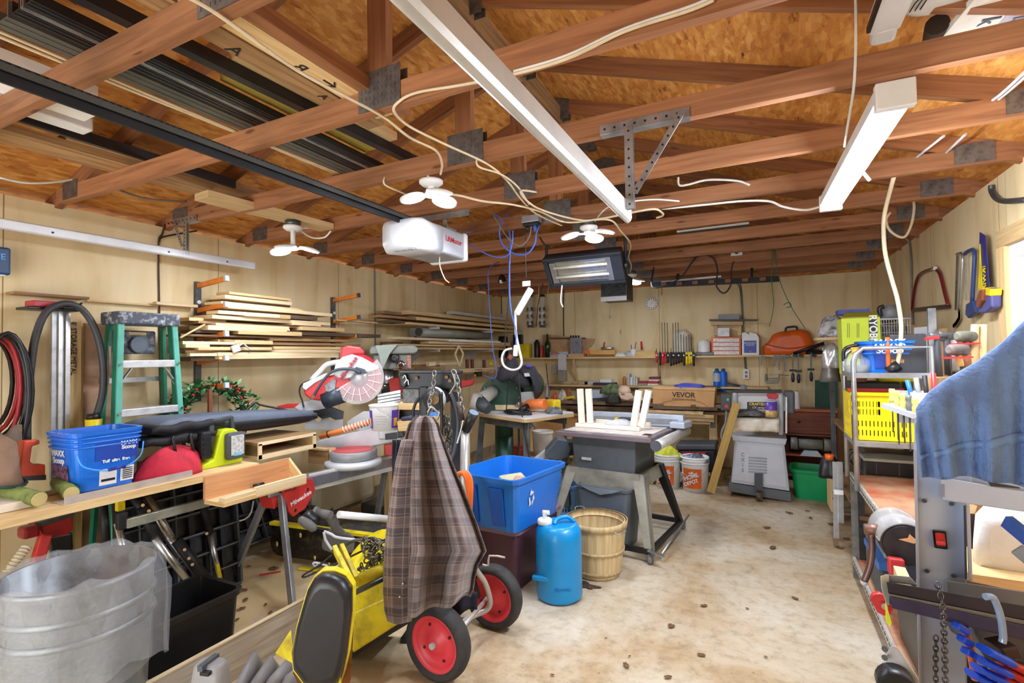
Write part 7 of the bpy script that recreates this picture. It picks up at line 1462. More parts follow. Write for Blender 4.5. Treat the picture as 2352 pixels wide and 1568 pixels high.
# left part: square, push stick, T-square, bag jacket
one(MB().beam(at(1264,930,Y=6.3),at(1254,835,Y=6.6),.014,.014),'thin_pole',M['dsteel'],'thin steel pole standing at the left end of the back bench','pole') ; one(MB().cyl(V((at(1254,930,Y=6.6).x,6.6,.781)),at(1258,880,Y=6.62),.02,.02,12),'white_tube',M['lgrey'],'short white tube upright at the bench corner','tube')
one(MB().beam(at(1248,823,Y=7.13),at(1288,832,Y=7.13),.02,.03),'t_handle',P_,'short wooden bar under the back shelf','bar')
t=thing('glue_bottle','clear hanging bag and grey canister below the back shelf','canister',at(1292,870,Y=6.95)); rect(1281,813,1300,850,6.92,.03).obj('clear_bag',mat((222,222,222),.2,0,.1,30,.3,.7),t,.006); rect(1281,850,1298,876,6.9,.1).obj('canister',mat((150,144,128),.5,0,.1,9),t,.008); rect(1268,836,1279,858,7.1,.01).obj('note',M['lgrey'],t)
# drum sander
t=thing('drum_sander','grey drum sander machine on a cabinet base with louvres','sander',(-.06,5.9,0)); cg=mat((186,190,196),.4,.1,.06,6); dg2=mat((96,100,104),.5,.1,.1,6)
Y0=5.72
ty([(1674,1108),(1816,1130),(1818,1153),(1672,1128)],Y0+.02,.5).obj('base_plinth',dg2,t,.006)
ty([(1688,1010),(1802,1020),(1814,1128),(1679,1108)],Y0,.42).obj('cabinet',cg,t,.01); ty([(1692,1018),(1798,1027),(1808,1120),(1684,1102)],Y0-.006,.01).obj('door_panel',mat((196,200,206),.4,.1,.05,6),t,.003)
mb=MB()
for k in range(6): c=at(1740,1052+k*6.5,Y=Y0-.008); mb.rings([[c+V((x,0,z)) for x,z in rrect(.17,.016,.007,3)],[c+V((x*.95,-.006,z*.6)) for x,z in rrect(.17,.016,.007,3)]])
mb.obj('louvre',mat((160,164,170),.4),t)
for k,ch_ in enumerate('CX15'): text(ch_,.05,mat((130,134,140),.4),at(1706,1044+k*12,Y=Y0-.01),(1,0,0),(0,0,1),t,bold=.001)
ty([(1680,1000),(1808,1008),(1804,1022),(1684,1012)],Y0-.01,.45).obj('table_base',cg,t,.006)
rect(1733,1088,1752,1125,Y0-.05,.05).obj('lift_bar',M['dgrey'],t); c=at(1744,1140,Y=Y0-.06); MB().cyl(c+V((-.03,0,.0)),c+V((.03,0,0)),.04,.04,18).obj('caster',mat((100,90,70),.5,.4,.2,20),t)
rect(1684,908,1803,944,Y0+.04,.3).obj('upper_housing',mat((214,216,218),.35,0,.05,6),t,.012); rect(1800,900,1826,950,Y0+.05,.3).obj('motor_side',dg2,t,.02); rect(1682,902,1694,962,Y0+.0,.08).obj('left_column',M['lgrey'],t,.02); rect(1788,904,1800,1000,Y0+.0,.06).obj('right_column',M['lgrey'],t,.02); rect(1804,912,1808,995,Y0,.02).obj('screw_rod',M['alum'],t)
rect(1686,895,1796,902,Y0+.02,.04).obj('top_bar',M['black'],t,.003); o=rect(1716,923,1761,940,Y0+.03,.01).obj('name_plate',M['black'],t); text('CRAFTEX',.036,M['yellow'],at(1740,928,Y=Y0+.028),(1,0,0),(0,0,1),o,bold=.001); text('CX series',.028,M['white'],at(1742,936,Y=Y0+.028),(1,0,0),(0,0,1),o)
one(rect(1655,905,1679,942,Y0-.08,.07),'switch_box',mat((62,64,70),.4,0,.1,20),'black switch box with red and green buttons left of the sander','switch box',bevel=.006); 
for x,y,m_,r in ((1669,932,M['red'],.02),(1672,917,mat((60,190,140),.4),.014)): q=at(x,y,Y=Y0-.08); one(MB().cyl(q,q-V((0,.02,0)),r,r,14),'push_button',m_,('red' if r>.015 else 'green')+' push button on the black switch box','button')
one(MB().tube([at(x,y,Y=Y0-.04) for x,y in [(1668,942),(1667,970),(1660,985),(1657,1000),(1662,1020)]],.012,6),'grey_cable',M['grey'],'grey power cable hanging from the switch box','cord')
t=thing('white_rag','stained white rag draped over the sander table','rag',at(1735,965,Y=Y0-.05))
MB().sheet([[at(1680+110*i/12,958+2*j+ (4.5*j*(1 if 1<i<11 else 1.1)) ,Y=Y0-.03-.012*math.sin(i*1.3)-.02*(j>0)) if j>0 else at(1684+104*i/12,955,Y=Y0+.1) for j in range(6)] for i in range(13)],.006).obj('cloth',mat((236,228,210),.9,0,.15,9,dirt=(186,150,104)),t)
one(heap(MB(),at(1722,954,Y=Y0+.03),.16,.08,.06,50,20,7,.3),'tool_pile',mat((96,92,92),.5,.3,.5,40),'pile of dark hand tools on the stained rag','tools')
c=at(1772,957,Y=Y0-.04); h=at(1772,922,Y=Y0-.04).z-c.z; t=thing('spray_can','purple and gold can standing on the stained rag','can',c); MB().cyl(c,c+V((0,0,h)),.055,.055,24).obj('can_body',mat((108,72,180),.3,0,.1,30),t); MB().cyl(c+V((0,0,h*.0)),c+V((0,0,h*.45)),.0555,.0555,24).obj('gold_label',mat((216,180,110),.4,0,.2,40),t); MB().cyl(c+V((0,0,h)),c+V((0,0,h+.012)),.057,.05,24).obj('lid',M['lgrey'],t)
one(ty([(1760,906),(1768,903),(1784,904),(1790,910),(1782,917),(1764,915)],Y0+.02,.03),'red_scraper',mat((206,40,50),.4),'red and white oval tool on top of the sander','tool',bevel=.006)
one(MB().beam(at(1692,925,Y=5.6),at(1632,1130,Y=5.55),.02,.075,(1,0,0)),'leaning_board',wood((206,170,90),(180,142,70),.3),'tan board leaning between the white pails and the sander','board')
# white pails with orange logo
def pail(x,yb,lab,Y=None):
    c=at(x,yb,Z=0)+V((0,.13,0)); t=thing('pail',lab,'pail',c,0,'white pails with orange square logo'); bucket(t,c,.145,.37,M['white'],.87,(.012,.04,.07))
    v=(CAM-c); a0=math.atan2(v.y,v.x)-.25; mb=MB(); r=lambda z:.133+.0185*z/.37
    mb.rings([[c+V((r(z)*math.cos(a0+q),r(z)*math.sin(a0+q),z)) for z in (.045,.12,.2,.255)] for q in [-.72+.12*k for k in range(13)]],closed=False); o=mb.obj('orange_logo',mat((232,104,30),.4),t)
    n_=V((math.cos(a0),math.sin(a0),0)); xd=V((-n_.y,n_.x,0)); k=c+n_*(.144)+V((0,0,.15)); xr=(xd+V((0,0,.42))).normalized(); yr=V((0,0,1))-xr*xr.z
    for j,(s_,w,z) in enumerate((('THE',.03,.058),('HOME',.062,.02),('DEPOT',.054,-.04))): text(s_,w,M['white'],k+V((0,0,z))+n_*(.004)-xd*.005,xr,yr,o,ext=.003,bold=.0012,sx=.9)
    MB().tube([c+xd*.152+V((0,0,.33)),c+xd*.13+n_*.1+V((0,0,.22)),c+n_*.158+V((0,0,.175)),c-xd*.13+n_*.1+V((0,0,.22)),c-xd*.152+V((0,0,.33))],.002,5).obj('wire_handle',M['steel'],t)
    return c,t
c,_=pail(1530,1123,'white pail with orange logo, left one, holding yellow strap'); one(heap(MB(),c+V((0,0,.33)),.12,.12,.12,61,20,8,.25),'yellow_strap',mat((214,218,60),.5,0,.15,20),'bundle of yellow-green strap in the left pail','strap')
c,_=pail(1594,1132,'white pail with orange logo, right one, holding tools'); one(heap(MB(),c+V((0,0,.32)),.12,.12,.07,64,20,8,.3),'pail_contents',mat((120,126,140),.4,.2,.5,40),'dark tools and plastic in the right pail','tools')
t=thing('tool_case','black and red plastic tool case behind the white pails','tool case',at(1600,1060,Y=6.1)); rect(1552,1020,1645,1034,6.05,.35).obj('case_lid',M['dgrey'],t,.02); rect(1556,1034,1643,1085,6.07,.33).obj('case_base',M['blackm'],t,.02); rect(1565,1038,1620,1046,6.06,.02).obj('red_stripe',M['red'],t)
t=thing('yellow_case','yellow box with black lid on the floor left of the pails','box',at(1490,1094,Y=5.9)); rect(1480,1062,1500,1112,5.9,.15).obj('case_body',M['yellow'],t,.01); rect(1478,1060,1504,1066,5.88,.18).obj('lid',M['black'],t)
# cherry cabinet with grinder
t=thing('cherry_bookcase','low dark cherry bookcase behind the sander','bookcase',(.5,6.75,0))
ch_=M['cherry']; x0,x1=at(1818,1000,Y=6.7).x-.1,at(1925,1000,Y=6.7).x; zt_=at(1870,943,Y=6.7).z
MB().box(((x0+x1)/2,6.85,zt_),(x1-x0,.34,.025)).obj('top',wood((190,104,60),(150,80,44),.1,.45),t)
for z in (at(1870,1000,Y=6.7).z,at(1870,1048,Y=6.7).z,.06): MB().box(((x0+x1)/2,6.86,z),(x1-x0,.3,.02)).obj('shelf',wood((170,90,52),(130,66,38),.1,.45),t)
MB().box(((x0+x1)/2,7.02,zt_/2),(x1-x0,.02,zt_)).obj('back_panel',ch_,t)
for x in (x0,x1): MB().box((x,6.86,zt_/2),(.02,.32,zt_)).obj('side_panel',ch_,t)
o=MB().box(((x0+x1)/2,6.70,(zt_+at(1870,1000,Y=6.7).z)/2),(x1-x0-.04,.02,zt_-at(1870,1000,Y=6.7).z-.04)).obj('drawer',ch_,t); MB().sphere(((x0+x1)/2-.1,6.68,zt_-.13),.016,10).obj('knob',M['black'],o)
z=at(1870,1048,Y=6.7).z; t=thing('bench_grinder','grey bench grinder on the bookcase shelf','grinder',((x0+x1)/2,6.75,z)); c=V((at(1862,1020,Y=6.72).x,6.76,z+.13)); MB().cyl(c-V((.12,0,0)),c+V((.12,0,0)),.06,.06,20).obj('motor',mat((150,150,140),.4,.1,.1,8),t)
for s_ in (-1,1): MB().cyl(c+V((.13*s_,0,0)),c+V((.2*s_,0,0)),.075,.075,20).obj('wheel_guard',mat((160,158,148),.4,.1,.1,8),t)
MB().box(c-V((0,0,.1)),(.22,.14,.06),taper=(.6,.7)).obj('base',M['lgrey'],t)
one(rect(1872,873,1925,936,7.0,.02),'green_cutting_mat',mat((34,84,66),.6,0,.1,6),'dark green cutting mat leaning above the bookcase','cutting mat'); one(rect(1825,938,1915,946,6.78,.1),'black_tray',M['dgrey'],'flat black tray on top of the bookcase','tray'); can('small_bottle',1830,5,898,M['white'],'white bottle with dark cap beside the sander','bottle',Z=at(1830,940,Y=6.75).z,Y=6.75,cap=M['black'])
# green tote
c=at(1872,1150,Z=0)+V((.02,.16,0)); t=thing('green_tub','open green plastic tub on the floor beside the sander','tub',c); tub(MB(),c,.42,.36,.3,.05,.84,.006,rz(-.1),.022,4).obj('tub_body',mat((0,150,84),.4,0,.06,6),t)
# ================= back left: wood shelves and drill press
for k,(z,y0,y1,grp) in enumerate([(1.845,4.25,6.95,'upper'),(1.585,4.5,6.95,'lower'),(1.30,4.6,6.95,'bench')]):
    t=thing('bracket_shelf','%s pine shelf on white brackets on the left wall near the corner'%['uppermost','middle','lowest'][k],'shelf',(-3.5,5.7,z),0,'bracket shelves in the corner')
    MB().box((-3.49,(y0+y1)/2,z),(.4,y1-y0,.022)).obj('shelf_board',M['pine'] if k!=2 else P_,t)
    for y in (at([945,945,960][k],770,X=-3.68).y,at(1075,770,X=-3.68).y):
        MB().box((-3.49,y,z-.026),(.4,.03,.025)).obj('bracket_arm',M['lgrey'],t); MB().prism([(XL+.003,y-.012,z-.03),(XL+.2,y-.012,z-.03),(XL+.05,y-.012,z-.13),(XL+.003,y-.012,z-.2)],(0,.024,0)).obj('bracket_web',M['lgrey'],t)
def cb(x0,y0,h,x1,xf,w_,m,lb): return bd(x0,y0,h,x1,xf,w_,m,lb,'board','boards on the corner shelves',skew=.0)
for r in [(943,712,9,1182,-3.36,.14,P_,'long clean pine board on top of the corner shelf'),(1040,714,7,1162,-3.55,.1,M['wplastic'],'white moulding behind the top pine board'),(874,722,6,960,-3.38,.16,O_,'rough grey slab end poking out left of the corner shelf'),(882,713,7,940,-3.48,.1,O_,'short rough slab at the upper left end'),(896,735,5,1180,-3.34,.2,K_,'dark rough plank second layer of the corner shelf'),(960,728,7,1180,-3.36,.2,P_,'pine plank under the top board, corner shelf'),
    (913,773,6,1085,-3.36,.14,Q_,'pale board on the middle corner shelf sticking out left'),(1035,779,5,1150,-3.34,.1,M['white'],'white painted strip on the middle corner shelf'),(985,783,6,1092,-3.38,.12,Q_,'pale short board below the white strip'),(1092,784,9,1172,-3.36,.14,P_,'pine block with dark end on the middle shelf'),(905,789,5,1160,-3.40,.16,P_,'orange-tinted pine board on the middle shelf'),(890,785,8,925,-3.5,.1,K_,'dark offcut at the left of the middle shelf'),
    (1055,848,12,1142,-3.34,.1,Q_,'squared pine block on the lowest corner shelf'),(950,838,6,1010,-3.5,.1,O_,'tan stick on the lowest corner shelf'),(1010,833,5,1052,-3.45,.06,Q_,'thin pale stick leaning on the lowest corner shelf')]: cb(*r)
t=thing('pipe_duct','grey metal pipe lying on the middle corner shelf','pipe',(-3.5,5.2,1.65)); a=at(962,762,X=-3.45); MB().cyl(a,a+V((0,1.6,.0)),.06,.05,20,True).obj('pipe',mat((150,150,138),.5,.3,.1,8),t); MB().cyl(a-V((0,.003,0)),a+V((0,.0,0)),.05,.05,20).obj('open_end',M['dsteel'],t)
a=at(1056,800,X=-3.2); mb=MB(); q=[at(x,y,X=-3.25) for x,y in [(1054,793),(1064,813),(1055,841),(1045,813)]]
for i in range(4): mb.beam(q[i],q[(i+1)%4],.012,.02)
one(mb,'wooden_diamond',Q_,'pale wooden diamond frame hanging from the middle corner shelf','frame')
for k,x in enumerate((1073,1085,1112)): c=at(x,845,X=-3.36); one(MB().cyl(c,c+V((0,0,.11)),.022,.022,12),'sanding_drum',mat((120,66,60),.8),['left maroon sanding cylinder on the lowest shelf','middle maroon sanding cylinder on the lowest shelf','right maroon sanding cylinder on the lowest shelf'][k],'sanding drum','maroon sanding cylinders')
one(MB().box(at(1128,835,X=-3.36),(.05,.09,.05)),'yellow_tape_measure',M['yellow'],'yellow and black tape measure at the end of the lowest shelf','tape measure',bevel=.012); one(MB().box(at(990,836,X=-3.36),(.04,.13,.04)),'pale_blocks',Q_,'pale wood blocks on the lowest corner shelf','block')
t=thing('power_block','black power block with orange light under the lowest corner shelf','power block',at(1098,862,X=-3.32)); MB().box(at(1098,858,X=-3.32)+V((0,0,.01)),(.06,.12,.09)).obj('block',M['black'],t,.004); MB().box(at(1091,862,X=-3.28),(.02,.02,.03)).obj('orange_light',mat((250,150,60),.4),t)
# drill press
D5=4.85; 
def tq(pts,d,th,nm,m,par,bev=.004): return MB().prism([ad(x,y,d) for x,y in pts],rext(pts,th)).obj(nm,m,par,bev)
dgm=mat((150,156,146),.4,.2,.1,7)
t=thing('drill_press','grey-green drill press with domed pulley cover by the left wall','drill press',ad(900,1180,4.95))
tq([(847,806),(852,794),(950,792),(960,798),(960,806),(952,812),(850,814)],4.75,.4,'pulley_cover',dgm,t,.012); tq([(856,813),(945,812),(945,848),(872,848),(858,830)],4.8,.26,'head',dgm,t,.012)
MB().cyl(ad(890,848,4.9),ad(890,905,4.9),.06,.06,18).obj('quill',M['steel'],t); MB().cyl(ad(905,850,5.0),ad(905,1100,5.0),.045,.045,18).obj('column',M['steel'],t); MB().lathe([(.05,0),(.055,.015),(.055,-.015)],ad(886,884,4.88),(0,0,1),18).obj('collar',M['chrome'],t)
for x,y,r,m_ in ((907,822,.042,M['dsteel']),(907,820,.022,M['red']),(922,838,.042,M['chrome'])): MB().lathe([(r,0),(r*1.05,.02),(r*.5,.03)],ad(x,y,4.79),-_f,18).obj('dial',m_,t)
tq([(934,817),(943,817),(943,845),(937,845)],4.79,.01,'warning_label',mat((236,150,130),.5,0,.4,40),t); tq([(860,905),(930,905),(930,915),(860,915)],4.8,.5,'table',M['dsteel'],t); MB().box((ad(905,1100,5.0).x,ad(905,1100,5.0).y,.05),(.4,.5,.1)).obj('base',M['dsteel'],t,.01); MB().cyl(V((ad(905,1100,5.0).x,ad(905,1100,5.0).y,.05)),ad(905,1000,5.0),.045,.045,18).obj('lower_column',M['steel'],t)
one(MB().prism([ad(x,y,4.72) for x,y in [(862,793),(912,791),(895,812),(880,845),(876,846),(872,820)]],_f*.008),'shop_cloth',mat((196,212,200),.9,0,.06,9),'pale green triangular cloth hanging over the drill press cover','cloth')
one(tq and MB().prism([ad(x,y,4.7) for x,y in [(893,870),(915,868),(918,905),(896,905)]],_f*.15),'red_vise_box',mat((176,50,40),.4,0,.1,9),'red tool case behind the black machine head','case')
# big green dust collector with duct and jacket
t=thing('dust_collector','dark green dust collector drum with grey duct','dust collector',ad(1160,1000,5.4)); gd=mat((36,74,58),.4,.1,.1,7)
MB().cyl(ad(1150,912,5.2),ad(1158,908,5.75),.22,.22,32).obj('impeller_housing',gd,t); o=MB(); 
cc=ad(1150,912,5.19)
for k in range(12): q=2*math.pi*k/12; o.sphere(cc+RT*.19*math.cos(q)+UP*.19*math.sin(q),.01,8)
o.obj('bolts',M['chrome'],t)
MB().cyl(ad(1185,880,5.3),ad(1215,885,5.7),.18,.18,24).obj('side_drum',gd,t); MB().cyl(ad(1095,925,4.95),ad(1132,898,5.15),.07,.065,24).obj('duct',mat((176,174,160),.5,0,.08,8),t); MB().cyl(ad(1082,920,4.9),ad(1103,926,4.9),.085,.09,24).obj('duct_collar',mat((170,168,156),.5,0,.08,8),t); MB().cyl(ad(1101,925,4.88),ad(1122,940,4.8),.075,.05,20).obj('black_reducer',M['dgrey'],t); MB().cyl(ad(1158,1000,5.5),ad(1158,930,5.5),.1,.1,16).obj('stand',gd,t)
tq([(1195,900),(1226,898),(1230,925),(1196,926)],5.0,.2,'filter_box',mat((150,150,144),.5,0,.1,9),t,.01)
MB().cyl(V((ad(1158,1000,5.5).x,ad(1158,1000,5.5).y,0)),ad(1158,1000,5.5),.1,.1,16).obj('pedestal',gd,t)
t=thing('hanging_jacket','black and grey work jacket draped over the dust collector','jacket',ad(1190,900,5.2)); jk=mat((52,50,56),.8,0,.15,14,.4)
def cloth_blob(pts,d,th,nm,m,par):
    c=(sum(p[0] for p in pts)/len(pts),sum(p[1] for p in pts)/len(pts)); R=[]
    for k,dd in ((1,0),(.93,-.03),(.75,-.055),(.4,-.07)): R.append([ad(c[0]+(x-c[0])*k,c[1]+(y-c[1])*k,d+dd) for x,y in pts])
    R=[[ad(x,y,d+th) for x,y in pts]]+R; return MB().rings(R).obj(nm,m,par)
cloth_blob([(1140,870),(1146,845),(1160,832),(1165,815),(1180,810),(1190,830),(1195,860),(1192,885),(1170,872),(1150,878)],5.0,.2,'body_panel',jk,t); cloth_blob([(1190,842),(1205,838),(1228,840),(1240,862),(1243,900),(1232,915),(1226,880),(1215,862),(1195,860)],5.0,.16,'sleeve',jk,t); cloth_blob([(1175,865),(1195,852),(1212,868),(1218,885),(1205,892),(1185,885)],4.97,.12,'hood',mat((40,40,46),.8,0,.15,14,.4),t)
tq([(1208,838),(1218,837),(1222,842),(1210,843)],4.9,.02,'blue_patch',mat((70,60,220),.5),t); tq([(1203,857),(1215,856),(1218,864),(1205,865)],4.88,.02,'white_tag',M['lgrey'],t); tq([(1165,820),(1172,812),(1180,820),(1172,828)],4.9,.04,'red_patch',mat((150,70,60),.6),t)
tq([(1056,874),(1092,870),(1086,884),(1060,890)],5.3,.15,'red_lid',M['red'],thing('red_toolbox','red toolbox lid beside the dust collector','toolbox',ad(1075,890,5.3)),.01)
# router table
c=V((-2.17,4.6,0)); R_=rz(-.42)
t=thing('router_table','white-topped wooden tool table on black steel legs','router table',c); Tt=lambda x,y,z:c+R_@V((x,y,z))
zt_=.93
MB().prism([Tt(x,y,zt_-.04) for x,y in rrect(.86,.66,.05,3)],(0,0,.028)).obj('table_core',P_,t); MB().prism([Tt(x,y,zt_-.011) for x,y in rrect(.855,.655,.05,3)],(0,0,.012)).obj('white_top',mat((222,222,222),.4,0,.05,9),t)
lm=mat((88,92,92),.5,.3,.25,8)
for sx_ in (-1,1):
    for sy_ in (-1,1): MB().beam(Tt(.34*sx_,.24*sy_,zt_-.04),Tt(.40*sx_,.30*sy_,0),.06,.012,R_@V((sy_*.5,1,0))).obj('leg',lm,t)
for sy_ in (-1,1): MB().beam(Tt(-.36,.26*sy_,zt_-.08),Tt(.36,.26*sy_,zt_-.08),.01,.07).obj('apron',lm,t); MB().beam(Tt(-.37,.28*sy_,.36),Tt(.37,.28*sy_,.36),.03,.012).obj('lower_rail',lm,t)
for sx_ in (-1,1): MB().beam(Tt(.36*sx_,-.27,.36),Tt(.36*sx_,.27,.36),.03,.012).obj('lower_rail',lm,t)
one(MB().beam(Tt(-.36,-.12,zt_+.035),Tt(.12,.1,zt_+.035),.09,.05),'wood_offcut',Q_,'pale pointed board lying on the router table','board')
t2=thing('orange_drill','orange and black power tool with cord on the router table','power tool',Tt(.12,0,zt_)); MB().cyl(Tt(.0,.0,zt_+.08),Tt(.28,.06,zt_+.09),.045,.05,16).obj('motor_body',mat((230,120,56),.4),t2); MB().cyl(Tt(-.06,-.02,zt_+.07),Tt(.01,.0,zt_+.08),.03,.04,16).obj('chuck',M['steel'],t2); MB().cyl(Tt(.1,.0,zt_+.07),Tt(.1,-.1,zt_+.03),.03,.03,12).obj('grip',M['black'],t2)
random.seed(6); one(MB().tube([Tt(.12+.2*math.cos(k*.9)*random.uniform(.6,1),-.15+.12*math.sin(k*.9)*random.uniform(.6,1),zt_+.012+.004*(k%5)) for k in range(22)],.009,6,steps=4),'coiled_cord',M['black'],'tangled black power cord on the router table','cord')
one(MB().box(Tt(.22,.22,zt_+.06),(.14,.1,.12),R_),'yellow_sander',mat((236,206,40),.4),'small yellow tool at the back of the router table','power tool',bevel=.02); one(heap(MB(),Tt(.34,.12,zt_),.08,.08,.06,71),'grey_bag',mat((110,112,110),.4,0,.3,30),'dark transparent bag on the right of the router table','bag')
# stuff below router table
z=.0
t=thing('low_stool','pine step stool under the router table','stool',(-2.35,5.4,0)); MB().box((-2.35,5.4,.34),(.7,.3,.03)).obj('top',P_,t)
for s_ in (-1,1): MB().box((-2.35+s_*.28,5.4,.16),(.03,.26,.33)).obj('side',P_,t)
c=V((-2.28,5.38,.357)); t=thing('plaster_pail','white pail on the pine stool below the router table','pail',c); bucket(t,c,.12,.27,mat((214,206,192),.5,0,.06,6),.9,(.02,))
one(MB().lathe([(.09,0),(.1,.1),(.09,.1)],(-2.52,5.3,.357),n=20),'red_bowl',M['red'],'red bowl on the pine stool','bowl'); one(MB().cyl((-1.98,5.55,0),(-1.9,5.62,.75),.04,.04,16),'steel_pipe',M['steel'],'steel pipe leaning behind the router table','pipe')
one(MB().cyl(ad(1050,1032,4.0)*1.0,ad(1050,985,4.0),.07,.07,18),'red_extinguisher',M['red'],'red cylinder between the jack handle and the router table','cylinder') if 0 else None
one(MB().tube([Tt(-.1,-.1,.3),Tt(.0,-.2,.5),Tt(.1,-.25,.38),Tt(.0,-.1,.32)],.015,8),'grey_hose',M['grey'],'grey hose looping in the router table frame','hose')
one(MB().box((-2.2,4.55,.38),(.5,.3,.05),R_),'timber_tray',P_,'shallow wooden tray on the lower rails of the router table','tray')
for k,(pts,Y) in enumerate([([(1172,850),(1166,900),(1163,940)],4.5),([(1190,850),(1193,880),(1198,940),(1205,1000),(1218,1060)],4.2)]): cable(P3(pts,Y=Y),.006,kcable,['thin black cord hanging to the router table, left','thin black cord hanging past the router table, right'][k],'cord','cord')
# behind black head: planks and blue things
one(MB().prism([ad(x,y,3.75) for x,y in [(915,925),(975,926),(975,942),(915,940)]],_f*.2),'plank_end',P_,'pine plank end behind the black machine head','plank'); one(MB().prism([ad(x,y,3.7) for x,y in [(912,968),(1005,958),(1005,985),(915,990)]],_f*.35),'rear_plank',P_,'wide pine plank under the blue case','plank'); one(MB().prism([ad(x,y,3.8) for x,y in [(986,944),(1010,942),(1010,955),(986,957)]],_f*.1),'blue_case',mat((60,130,220),.4),'small blue case behind the hanging chain','case')
one(MB().prism([ad(x,y,3.9) for x,y in [(908,942),(985,944),(985,960),(908,962)]],_f*.25),'dark_toolbox',M['black'],'dark toolbox between two pine planks','toolbox')
t=thing('rear_bench','wooden bench behind the mitre saw holding planks','bench',ad(960,1100,4.1)); c=ad(965,990,4.45); MB().box((c.x,c.y+.1,c.z-.02),(.7,.4,.03)).obj('bench_top',O_,t)
for sx_ in (-1,1):
    for sy_ in (-1,1): MB().box((c.x+.31*sx_,c.y+.1+.16*sy_,(c.z-.03)/2),(.05,.05,c.z-.03)).obj('leg',P_,t)
# ================= right side
# tall rack along the right wall
pl_=mat((120,120,116),.5,.3,.25,14); XF=.50
t=thing('steel_rack','long steel slotted-angle rack with worn plywood shelves along the right wall','shelving rack',(.8,3.1,0))
YB1,YA1=4.02,.9
zA=at(1950,1085,X=XF).z; 
worn=mat((206,160,124),.55,0,.25,5,dirt=(196,92,52))
for z in (.13,zA):
    MB().box(((XF+XR)/2-.01,(YA1+YB1)/2,z-.012),(XR-XF-.04,YB1-YA1-.04,.02)).obj('shelf_board',worn,t)
    MB().box((XF+.008,(YA1+YB1)/2,z-.01),(.014,YB1-YA1,.045)).obj('front_rail',mat((196,190,178),.5,.2,.15,16),t)
    mb=MB()
    for i in range(60): mb.box((XF-.0005,YB1-.05-i*.052,z-.01),(.003,.028,.008))
    mb.obj('rail_perforation',M['dgrey'],t)
for y in (YB1,2.4,.95):
    for x in (XF+.02,XR-.03):
        MB().box((x,y,.0+(zA+.0)/2),(.035,.035,zA)).obj('post',pl_,t)
# second rack behind with boxes on top
YC=4.15
t=thing('steel_rack','taller black steel rack farther along the right wall, carrying the lime box','shelving rack',(.85,4.9,0))
zs=[.35,.85,1.36]
for x in (.58,XR-.03):
    for y in (YC+.05,5.6): MB().box((x,y,.69),(.04,.04,1.38)).obj('post',mat((84,86,86),.5,.3,.2,14),t)
for z in zs: MB().box(((.58+XR)/2-.01,(YC+5.65)/2,z),(XR-.58,5.6-YC,.025)).obj('shelf_board',O_,t)
mb=MB()
for z in [.1+.05*i for i in range(25)]: mb.box((.558,YC+.05,z),(.004,.014,.022))
mb.obj('post_hole',M['black'],t)
# lime box
c0=at(1933,730,Y=4.25);c1=at(2022,732,Y=4.25)
t=thing('lime_carton','lime green cardboard carton with black brand panel on the right rack','carton',((c0.x+c1.x)/2,4.4,1.373))
lm_=mat((196,214,50),.6,0,.05,5); zt_=c1.z
MB().prism([at(1932,732,Y=4.25),at(2021,728,Y=4.25),at(2025,815,Y=4.25),at(1938,860,Y=4.25)],(0,.22,0)).obj('carton_body',lm_,t); MB().prism([at(1932,731,Y=4.25),at(2020,727,Y=4.25),at(2012,716,Y=4.42),at(1942,719,Y=4.42)],(0,0,.004)).obj('top_flap',mat((150,150,30),.6),t)
MB().prism([at(1995,733,Y=4.245),at(2014,733,Y=4.245),at(2016,771,Y=4.245),at(1997,771,Y=4.245)],(0,.003,0)).obj('brand_panel',M['black'],t); text('RYOBI',.062,M['white'],at(2005,752,Y=4.243),(0,0,-1),(1,0,0),t,bold=.0016)
mb=MB()
for x in (1946,1950,1968,1972): mb.prism([at(x,742,Y=4.247),at(x+1.2,742,Y=4.247),at(x+1.2,775,Y=4.247),at(x,775,Y=4.247)],(0,.002,0))
mb.obj('printed_text',mat((110,120,40),.6),t); MB().tube([at(x,y,Y=4.245) for x,y in [(2008,790),(2003,782),(1999,785),(1996,780),(2000,774)]],.006,6).obj('printed_tool',M['grey'],t); MB().tube([at(2008+4*math.cos(q),783+4*math.sin(q),Y=4.245) for q in [k*.9 for k in range(7)]],.003,5,steps=1).obj('round_mark',mat((60,70,20),.6),t)
one(MB().box((at(1960,712,Y=4.55).x,4.6,at(1960,716,Y=4.55).z-.0),(.2,.16,.035)),'blue_box',mat((60,70,150),.5,0,.1,20),'flat blue box lying behind the lime carton','box')
# wire basket
a=at(2024,733,Y=4.5);b=at(2092,790,Y=4.5); b.z=1.374; t=thing('wire_basket','grey wire basket with tools right of the lime carton','basket',((a.x+b.x)/2,4.5,b.z)); mb=MB()
for i in range(12): x=a.x+(b.x-a.x)*i/11; mb.beam((x,4.5,a.z),(x,4.5,b.z),.004,.004,(1,0,0)); 
for i in range(8): z=b.z+(a.z-b.z)*i/7; mb.beam((a.x,4.5,z),(b.x,4.5,z),.004,.004)
mb.beam((a.x,4.5,a.z),(b.x,4.5,a.z),.012,.012); mb.beam((a.x,4.75,a.z),(b.x,4.75,a.z),.012,.012); mb.beam((a.x,4.5,a.z),(a.x,4.75,a.z),.012,.012); mb.beam((b.x,4.5,a.z),(b.x,4.75,a.z),.012,.012); mb.obj('wires',M['galv'],t); MB().box(((a.x+b.x)/2,4.63,(a.z+b.z)/2),(b.x-a.x-.02,.22,(a.z-b.z)*.8)).obj('contents',mat((96,88,80),.6,.2,.4,20),t,.02)
